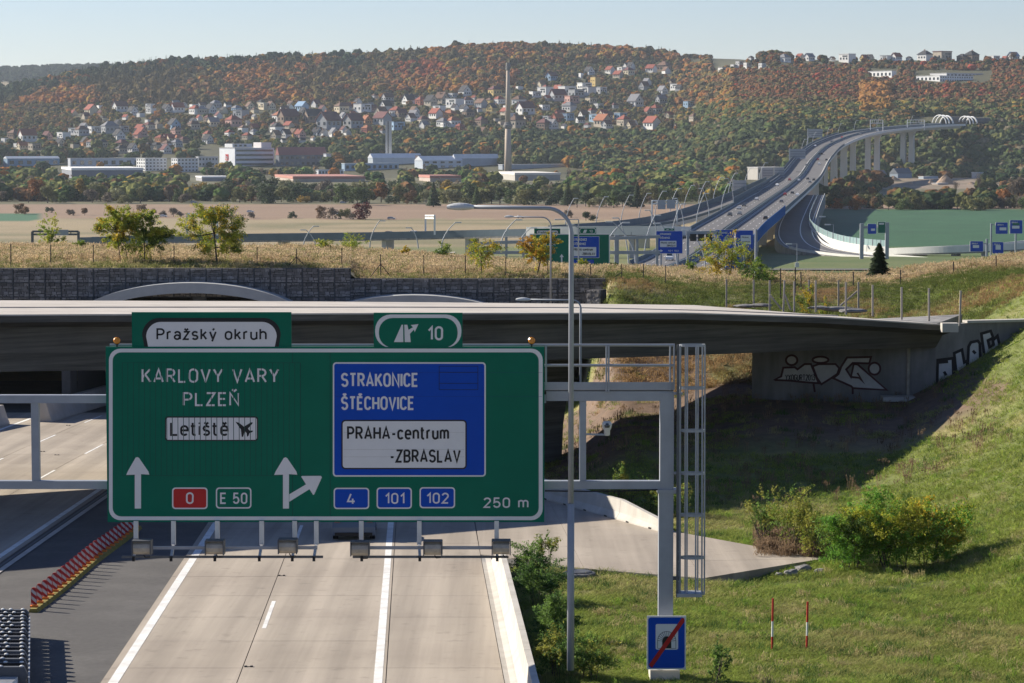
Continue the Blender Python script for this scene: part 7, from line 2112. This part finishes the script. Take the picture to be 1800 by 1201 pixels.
def valley_woods():
    r = random.Random(31); pts = []
    keep = None
    for _ in range(5200):
        x = r.uniform(-250, 1430); y = r.uniform(296, 348)
        if x > 1300 and y > 322: continue
        kind = r.choice((0, 1, 2, 3, 4, 5, 6, 10, 11, 8)); h = r.uniform(7, 13)
        p = flat_hit(x, y, -42.0) if y > 319 else hit(x, y, 2400)
        if p.y < 1880: continue
        hp = h / p.y * F
        if hides_hall(x, y, hp) and r.random() < .99: continue
        col = r.choices([C_OLI * 1.4, C_DGR * 1.3, C_GRN * 1.2, C_BRO, C_ORA, C_BAR, C_YEL], [6, 3.5, 2.5, 1, .35, 2.2 if x > 950 else 1, .5])[0]
        if kind in (10, 11): col = C_BAR
        elif col is C_BAR: kind = r.choice((10, 11))
        pts.append((Vector((p.x, p.y, ground_z(p.x, p.y) - .5)), (h * 1.15, h * 1.15, h), r.uniform(0, 6.28), kind, Vector(col) * r.uniform(.85, 1.4)))
    for _ in range(900):
        x = r.uniform(1440, 2300); y = r.uniform(302, 366)
        if 1560 < x < 1735 and 300 < y < 346 and r.random() < .93: continue
        if 1440 < x < 1560 and y > 345: continue
        p = flat_hit(x, y, -44.0) if y > 319 else hit(x, y, 2400)
        h = r.uniform(5, 11)
        pts.append((Vector((p.x, p.y, ground_z(p.x, p.y) - .5)), (h * 1.2, h * 1.2, h), r.uniform(0, 6.28), r.randrange(7), Vector(r.choice([C_OLI, C_DGR, C_BRO, C_DGR, C_OLI])) * r.uniform(.8, 1.2)))
    scatter('valley_woods', FAR, pts, 'dense low woods filling the valley floor')
valley_woods()
# short dark hedge line between the fields
# ================================================================== NEAR VEGETATION
def woody(name, label, cat, base, h, w, shades, seed, stems=1, n=3200, leaf=.07, group=None, clear=.25, lean=0.0, fill=True):
    """tree or shrub with forked branches and separate leaves at the twigs"""
    r = random.Random(seed)
    t = thing(name, label, cat, base, group)
    wood = MB(); tips = []
    def grow(p, dirv, length, rad, lvl):
        q = p + dirv * length * .5 + rand_dir(r) * length * .05; e = p + dirv * length + rand_dir(r) * length * .08
        wood.tube([p, q, e], [rad, rad * .8, rad * .55], 5 if lvl == 0 else 4, False)
        for k_ in range(3 if lvl else 2): tips.append(p.lerp(e, r.uniform(.35, 1.0)))
        tips.append(e)
        if lvl < 3:
            for k_ in range(r.choice((2, 3, 3)) if lvl else r.choice((3, 4))):
                f = r.uniform(.45, 1.0) if lvl else r.uniform(.35, 1.0)
                s = p.lerp(e, f)
                out = (dirv * .55 + rand_dir(r) * .85 + Vector((0, 0, .25))).normalized()
                out.x *= w / h * 1.25; out.y *= w / h * 1.25
                grow(s, out, length * r.uniform(.45, .68), rad * .5, lvl + 1)
    for k_ in range(stems):
        a = r.uniform(0, 6.28); sp = w * .22 if stems > 1 else 0
        b = Vector((math.cos(a) * sp * r.random(), math.sin(a) * sp * r.random(), -.05))
        dv = (Vector((0, 0, 1)) + rand_dir(r) * (.16 if stems == 1 else .32) + Vector((lean, 0, 0))).normalized()
        grow(b, dv, h * r.uniform(.42, .55), .012 * h if stems < 3 else .007 * h, 0)
    # scale everything into the wanted box
    zmax = max(p.z for p in tips); xm = sorted(abs(p.x) for p in tips)[int(len(tips) * .95)]
    kz, kx = h / zmax, (w * .5) / xm
    wood.v = [(a * kx, b * kx, c * kz) for a, b, c in wood.v]
    tips = [Vector((p.x * kx, p.y * kx, p.z * kz)) for p in tips]
    tips = [p for p in tips if p.z > h * clear]
    local('branches', wood, M['bark'], t)
    groups = [MB() for _ in shades]
    # leafy sprays: at the twig tips and through the crown volume, with gaps between
    cen = Vector((0, 0, h * (1 + clear) * .5)); rad = Vector((w * .46, w * .46, h * (1 - clear) * .5))
    sprays = []
    for _ in range(190 if clear > 0 else 260):
        dv = rand_dir(r); kk = r.random() ** .38; dv.z = dv.z if clear > 0 else dv.z * .9
        c = Vector((dv.x * rad.x * kk, dv.y * rad.y * kk, cen.z + dv.z * rad.z * kk))
        if fill and noise.noise(c * (2.6 / w) + Vector((seed * 1.7, 0, 0))) > (-.18 if clear > 0 else -.32): sprays.append((c, (Vector((dv.x, dv.y, dv.z * .4 - .15))).normalized()))
    for p in tips:
        if r.random() < .5: sprays.append((p, (Vector((p.x, p.y, h * .1)).normalized())))
    tot = int(n * 2.3); per = max(4, tot // max(1, len(sprays)))
    for c0, ax in sprays:
        L = w * r.uniform(.07, .15)
        for _ in range(per):
            c = c0 + ax * r.uniform(-.4, 1) * L + rand_dir(r) * L * .42 * r.random() ** .5
            if c.z < h * clear * .5 or c.z > h * 1.04: continue
            g = min(len(shades) - 1, max(0, int((noise.noise(c * (2.2 / w) + Vector((seed, 0, 0))) * 1.1 + .5 + r.uniform(-.18, .18)) * len(shades))))
            nrm = (rand_dir(r) + Vector((0, 0, .6))).normalized(); tt = nrm.cross(rand_dir(r)).normalized(); bb = nrm.cross(tt); s = leaf * r.uniform(.6, 1.25)
            groups[g].quad(c - tt * s, c - bb * s * .38, c + tt * s, c + bb * s * .38)
    for mb_, col in zip(groups, shades):
        if mb_.f:
            o = local('crown', mb_, M['leaf_near'], t); o.color = (*col, 1)
    return t
YG, OL, DG, YE, OR_ = (.38, .38, .045), (.21, .28, .045), (.08, .14, .03), (.46, .34, .03), (.42, .23, .03)
def plateau_at(x, y, d=None):
    d = d or 192.0
    while d < 262:
        p = P(x, y, d); g = plateau_z(x, d)
        if p.z <= g + .02: return Vector((p.x, p.y, g))
        d += .5
    return P(x, y, 236)
def ptree(x, yb, yt, wpx, shades, label, seed, d=None, **kw):
    if d:
        b = P(x, yb, d); b.z = plateau_z(x, d) if x < 1058 else ground_z(b.x, d)
    else: b = plateau_at(x, yb)
    k = b.y / F
    hh = max(.5, (P(x, yt, b.y) - b).z)
    return woody(kw.pop('name', 'locust_tree'), label, kw.pop('cat', 'tree'), b, hh, wpx * k, shades, seed, **kw)
ptree(218, 466, 362, 82, (YG, OL, YE), 'yellow green locust tree above the large arch, left stem of the pair', 1, n=6500, leaf=.075, stems=2, clear=.2)
ptree(254, 466, 372, 90, (OL, DG, YG), 'greener locust tree above the large arch, right stem of the pair', 2, n=6800, leaf=.075, clear=.16)
ptree(382, 467, 362, 108, (YG, OL, YE, DG), 'wide golden green locust tree right of the pair above the arch', 3, n=8200, leaf=.075, clear=.2)
ptree(88, 440, 378, 46, (OL, YG), 'small olive tree at far left behind the dry grass crest', 4, d=247, n=1500, leaf=.09)
ptree(847, 492, 421, 62, (YG, OL, YE), 'thin yellow green tree on the dry grass left of the green sign', 5, n=1500, leaf=.075, clear=.22)
ptree(943, 493, 410, 60, (YE, YG, OR_), 'golden yellow young tree in front of the green sign', 6, n=2600, leaf=.08, clear=.25)
ptree(1266, 500, 408, 98, (YE, OL, YG), 'tall sparse autumn tree in front of the paired blue signs', 7, n=2700, leaf=.085, clear=.2, stems=2)
ptree(1322, 506, 455, 50, (OL, DG), 'low green sapling right of the sparse autumn tree', 8, n=900, leaf=.08, name='sapling', cat='sapling')
for x, yb, yt, w_, sh, lab, sd in ((570, 447, 420, 28, (OL, YG), 'bright green bush on the crest left of the fence brace', 11), (617, 442, 408, 36, (YG, OL), 'yellow green bush on the crest above the wall step', 12), (776, 447, 425, 30, (OL, DG), 'green bush on the crest by the end on gantry', 13), (140, 434, 422, 18, (OL,), 'tiny green bush on the left crest', 14), (715, 446, 432, 16, (YE,), 'tiny yellow bush on the crest', 15), (1026, 468, 455, 20, (OL, YG), 'small green bush under the green sign', 16), (1216, 474, 458, 18, (OL,), 'small green bush under the blue exit sign', 17), (1080, 474, 462, 12, (DG,), 'tiny dark bush right of the green sign', 18)):
    ptree(x, yb, yt, w_, sh, lab, sd, d=232, n=520, leaf=.075, stems=4, clear=.02, name='crest_bush', cat='bush')
ptree(1415, 541, 498, 26, (YE, OL), 'yellow shrub behind the concrete post fence', 21, d=176, n=500, leaf=.07, stems=4, clear=.05, name='shrub', cat='shrub')
ptree(1450, 543, 522, 22, (OL, YE), 'small yellow green shrub behind the concrete post fence', 22, d=174, n=300, leaf=.06, stems=4, clear=.02, name='shrub', cat='shrub')
ptree(1340, 512, 470, 46, (DG, OL), 'dark green bush under the mast at the crest', 23, d=200, n=700, leaf=.08, stems=4, clear=.05, name='shrub', cat='shrub')
b = P(1545, 492, 212); b.z = ground_z(b.x, b.y); k = b.y / F
t = thing('young_pine', 'young dark pine standing on the crest before the low bridge', 'tree', b)
m = MB(); r = random.Random(3); conifer_cloud(m, r, 1500, (P(1545, 428, 212) - b).z, 46 * k, .26, .7); o = local('crown', m, M['leaf_near'], t); o.color = (.035, .055, .022, 1)
local('trunk', MB().tube([(0, 0, -.1), (0, 0, 60 * k)], [.07, .02], 6), M['bark'], t)
# shrubs beside the shoulder barrier
def nshrub(x, y, hpx, wpx, shades, label, seed, **kw):
    b = kw.pop('at', None) or ground_at(x, y); k = b.y / F
    return woody(kw.pop('name', 'poplar_shrub'), label, 'shrub', b, hpx * k, wpx * k, shades, seed, **kw)
PG, PD, PY = (.155, .25, .055), (.075, .145, .036), (.30, .30, .06)
nshrub(930, 1020, 70, 62, (PG, PD), 'leafy shrub behind the far end of the shoulder barrier', 31, stems=7, n=2800, leaf=.042, clear=.02)
nshrub(957, 1005, 76, 44, (PG, PY), 'tall wispy shoots standing before the paved bay', 32, stems=5, n=420, leaf=.05, clear=.15, fill=False)
nshrub(950, 1065, 88, 78, (PG, PD), 'dense glossy shrub beside the middle of the shoulder barrier', 33, stems=8, n=4200, leaf=.042, clear=.02)
nshrub(975, 1130, 92, 74, (PD, PG), 'dense shrub left of the near lamp post', 34, stems=8, n=3800, leaf=.042, clear=.02)
nshrub(985, 1196, 100, 84, (PG, PD, PY), 'leafy shrub at the foot of the near lamp post', 35, stems=8, n=4200, leaf=.042, clear=.02)
nshrub(1035, 1200, 92, 80, (PG, PY), 'loose shrub right of the near lamp post', 36, stems=7, n=2300, leaf=.042, clear=.05)
nshrub(1258, 1216, 100, 42, (PG, PD), 'slender dark sapling between tunnel sign and striped stakes', 37, stems=3, n=300, leaf=.055, clear=.15, fill=False, name='sapling')
for k_, (x, y, hp, wp, lab) in enumerate(((1085, 893, 70, 60, 'yellow green shrub behind the bay barrier near the gantry strut'), (1125, 905, 62, 70, 'leafy shrub behind the bay barrier near the gantry post'), (1068, 890, 92, 34, 'tall shoots rising behind the bay barrier'), (1160, 915, 60, 56, 'shrub hidden partly by the gantry post'))):
    bb = P(x, y, 125.5 - k_ * 1.0); bb = Vector((bb.x + .6, bb.y, ground_z(bb.x, bb.y)))
    nshrub(x, y, hp, wp, (PY, PG, OL), lab, 41 + k_, stems=7, n=900, leaf=.055, clear=.05, at=bb)
nshrub(1345, 968, 118, 56, (PG, PY), 'upright poplar shoots at the left of the big bushes', 51, stems=8, n=900, leaf=.06, clear=.12, fill=False)
nshrub(1392, 975, 122, 80, (PG, OL, PY), 'tall poplar shoots in the middle of the bush group', 52, stems=9, n=3000, leaf=.05, clear=.05)
nshrub(1432, 985, 90, 60, (OL, PY), 'olive shoots against the large locust bush', 53, stems=7, n=800, leaf=.06, clear=.05)
LG = (.155, .32, .045)
nshrub(1500, 1000, 118, 120, (LG, LG, OL, DG), 'green locust bush, left half of the largest bush', 54, stems=9, n=8000, leaf=.058, clear=.0, name='locust_bush')
nshrub(1565, 1000, 140, 140, (LG, OL, LG, YG), 'tallest green locust bush in the middle of the slope foot', 55, stems=10, n=9500, leaf=.058, clear=.0, name='locust_bush')
nshrub(1630, 996, 122, 120, (LG, YG, LG, YE), 'locust bush with yellow patches at the right of the group', 56, stems=9, n=7500, leaf=.058, clear=.0, name='locust_bush')

# ------------------------------------------------------------------ grass
def tuft(seed, n, spread, wid, lean):
    r = random.Random(seed); m = MB()
    for _ in range(n):
        a = r.uniform(0, 6.28); p = Vector((r.uniform(-spread, spread), r.uniform(-spread, spread), 0))
        l = r.uniform(.55, 1.0); d = Vector((math.cos(a) * lean * r.random(), math.sin(a) * lean * r.random(), 1)) * l
        s = Vector((-math.sin(a), math.cos(a), 0)) * wid; bend = Vector((math.cos(a), math.sin(a), -.3)) * lean * .35 * l
        n0 = len(m.v); m.v += [tuple(p - s), tuple(p + s), tuple(p + d * .6 + s * .7), tuple(p + d * .6 - s * .7), tuple(p + d + bend)]
        m.f += [(n0, n0 + 1, n0 + 2, n0 + 3), (n0 + 3, n0 + 2, n0 + 4)]
    return m.mesh('tuft', M['grass_inst'])
def plume(seed):
    r = random.Random(seed); m = MB()
    for _ in range(13):
        a = r.uniform(0, 6.28); p = Vector((r.uniform(-.28, .28), r.uniform(-.28, .28), 0)); l = r.uniform(.6, 1)
        e = p + Vector((math.cos(a) * .22, math.sin(a) * .22, 1)) * l; s = Vector((.012, 0, 0))
        m.quad(p - s, p + s, e + s * .6, e - s * .6)
        for q in (.78, .88, .97):
            c = p.lerp(e, q); t_ = rand_dir(r) * .05; u_ = Vector((0, 0, .06)); m.quad(c - t_, c - u_, c + t_, c + u_)
    return m.mesh('plume', M['grass_inst'])
GR_ = proto_collection('grass_tuft', [tuft(i, 11, .5, .028, .75) for i in range(4)] + [plume(i) for i in range(4)])
def near_grass():
    r = random.Random(19); pts = []
    G1, G2, G3, G4 = Vector((.19, .28, .042)), Vector((.27, .33, .06)), Vector((.40, .34, .16)), Vector((.26, .215, .095))
    def inside_bay(X, Y):
        poly = near + far[::-1]; c = False
        for (x1, y1), (x2, y2) in zip(poly, poly[1:] + poly[:1]):
            if (y1 > Y) != (y2 > Y) and X < (x2 - x1) * (Y - y1) / (y2 - y1) + x1 + .25: c = not c
        return c
    for _ in range(64000):
        x = r.uniform(890, 1880); y = r.uniform(575, 1230) if r.random() < .75 else r.uniform(900, 1230)
        # place by ground cell so that cover is even in view
        Y = 4750 * 13.8 / (y - 374) if y > 700 else r.uniform(118, 182)
        X = (x - CX) / F * Y
        if X < xr(Y) + 5.0 or inside_bay(X, Y): continue
        dirt = 138 < Y < 178 and -2 < X < 24 and fbm(X * .3, Y * .3, 6.0) < .12
        if dirt: continue
        n = fbm(X * .16, Y * .16, 4.0); n2 = fbm(X * .5, Y * .5, 2.2)
        if n2 < -.22 and r.random() < .7: continue
        c = G1.lerp(G2, r.random()).lerp(G3, max(0, min(.85, sstep(-.02, .34, n) * .62 + r.uniform(-.3, .25)))).lerp(G4, r.uniform(0, .3))
        h = r.uniform(.10, .24) * (1.4 if n2 > .2 else 1)
        pts.append((Vector((X, Y, ground_z(X, Y) - .02)), (r.uniform(.35, .6), r.uniform(.35, .6), h), r.uniform(0, 6.28), r.randrange(4), c * r.uniform(.75, 1.25)))
    for _ in range(1100):                       # coarse weeds and taller clumps
        x = r.uniform(960, 1880); y = r.uniform(720, 1220); Y = 4750 * 13.8 / (y - 374); X = (x - CX) / F * Y
        if X < xr(Y) + 5.2 or inside_bay(X, Y): continue
        k_ = r.random(); c = Vector((.07, .13, .03)) if k_ < .55 else (Vector((.38, .33, .16)) if k_ < .85 else Vector((.20, .30, .05)))
        for _q in range(r.randint(2, 6)):
            xx, yy = X + r.gauss(0, .22), Y + r.gauss(0, .3)
            pts.append((Vector((xx, yy, ground_z(xx, yy) - .02)), (r.uniform(.3, .5), r.uniform(.3, .5), r.uniform(.22, .42)), r.uniform(0, 6.28), r.randrange(8) if k_ > .55 else r.randrange(4), c * r.uniform(.8, 1.2)))
    scatter('slope_grass', GR_, pts, 'green and straw coloured grass on the slope right of the motorway')
    pts = []
    D1, D2, D3, D4 = Vector((.50, .39, .225)), Vector((.58, .46, .30)), Vector((.17, .20, .055)), Vector((.38, .27, .155))
    for _ in range(42000):
        x = r.uniform(-260, 1980); Y = 189.3 + (252 - 189.3) * r.random() ** 1.1; X = (x - CX) / F * Y
        if x < 1058: z = plateau_z(x, Y)
        else:
            z = ground_z(X, Y)
        edge = sstep(197, 190, Y)
        n = fbm(X * .12, Y * .12, 3.3)
        right = x > 1060 and z < plateau_z(x, Y) - .15 or (x > 1060 and Y < 200)
        c = D1.lerp(D2, r.random()).lerp(D4, r.uniform(0, .8) * (1 if n < 0 else .3))
        green = .12 + .6 * edge + max(0, n) * .8 + (.5 if right else 0)
        if r.random() < green: c = c.lerp(D3, r.uniform(.5, 1))
        h = r.uniform(.4, .85) * (1 - .5 * edge) * (.6 if right else 1)
        pts.append((Vector((X, Y, z - .03)), (r.uniform(.6, 1.0), r.uniform(.6, 1.0), h), r.uniform(0, 6.28), r.randrange(4, 8) if r.random() > green * .7 else r.randrange(4), c * r.uniform(.8, 1.2)))
    for _ in range(9000):                       # slope between deck and crest on the right
        x = r.uniform(1050, 1990); Y = r.uniform(164, 200); X = (x - CX) / F * Y
        n = fbm(X * .2, Y * .2, 3.3); c = Vector((.12, .15, .04)).lerp(Vector((.33, .22, .11)), sstep(-.1, .25, n + (.25 if Y < 176 else -.1)))
        pts.append((Vector((X, Y, ground_z(X, Y) - .03)), (.7, .7, r.uniform(.2, .5)), r.uniform(0, 6.28), r.randrange(8), c * r.uniform(.8, 1.2)))
    scatter('plateau_dry_grass', GR_, pts, 'tall dry straw coloured grass above the gabion walls')
    pts = []                                    # brown weeds among the bushes and under the overpass
    for _ in range(1500):
        b = ground_at(r.uniform(1330, 1460), r.uniform(940, 985)) if r.random() < .35 else None
        if b is None:
            X, Y = r.uniform(3, 24), r.uniform(126, 160); b = Vector((X, Y, ground_z(X, Y)))
            if r.random() < .6: continue
        pts.append((b, (.6, .6, r.uniform(.3, .8)), r.uniform(0, 6.28), r.randrange(4, 8), Vector((.24, .17, .11)) * r.uniform(.7, 1.3)))
    scatter('dry_weeds', GR_, pts, 'brown dry weeds around the bushes and under the overpass')
near_grass()
m = MB(); r = random.Random(8)
pts_ = []
for i in range(16):
    a = 2 * math.pi * i / 16; X = 8.9 + 2.6 * math.cos(a) * r.uniform(.85, 1.1); Y = 101.6 + .9 * math.sin(a) * r.uniform(.85, 1.1); pts_.append((X, Y, ground_z(X, Y) + .05))
m.poly(pts_); structure('gravel_patch', m, M['gravel'])
# loose rubble at the far deck edge
for k, (x, y, s, lab) in enumerate(((1310, 538, .35, 'grey concrete lump lying by the fence left of the brace'), (1337, 537, .35, 'flat pale concrete lump beside the second fence post'), (1470, 543, .5, 'long pale rubble piece behind the fence'), (1500, 546, .45, 'dark edged concrete slab piece at the fence brace'), (1440, 541, .35, 'small rubble piece between fence posts'))):
    d = 170 - k; p = P(x, y, d); o = link('rubble', rock(20 + k, s), None, p); o.scale = (1.6, .8, .5); tag(o, lab, 'rubble', 'rubble at the deck edge')

# ================================================================== AIR
hz = bpy.data.materials.new('haze'); hz.use_nodes = True
nt = hz.node_tree; nt.nodes.remove(nt.nodes['Principled BSDF'])
pv = nt.nodes.new('ShaderNodeVolumePrincipled'); pv.inputs['Color'].default_value = (.80, .90, 1.0, 1); pv.inputs['Density'].default_value = 0.00003
pv.inputs['Anisotropy'].default_value = 0.2
nt.links.new(pv.outputs[0], nt.nodes['Material Output'].inputs['Volume'])
zlo, zhi, hx = -56.0, 252.0, 11500.0
hb = MB().hexa([(-hx, -60, zlo), (hx, -60, zlo), (hx, 10500, zlo), (-hx, 10500, zlo)], [(-hx, -60, zhi), (hx, -60, zhi), (hx, 10500, zhi), (-hx, 10500, zhi)])
o = link('haze', hb.mesh('haze', hz)); o['kind'] = 'stuff'
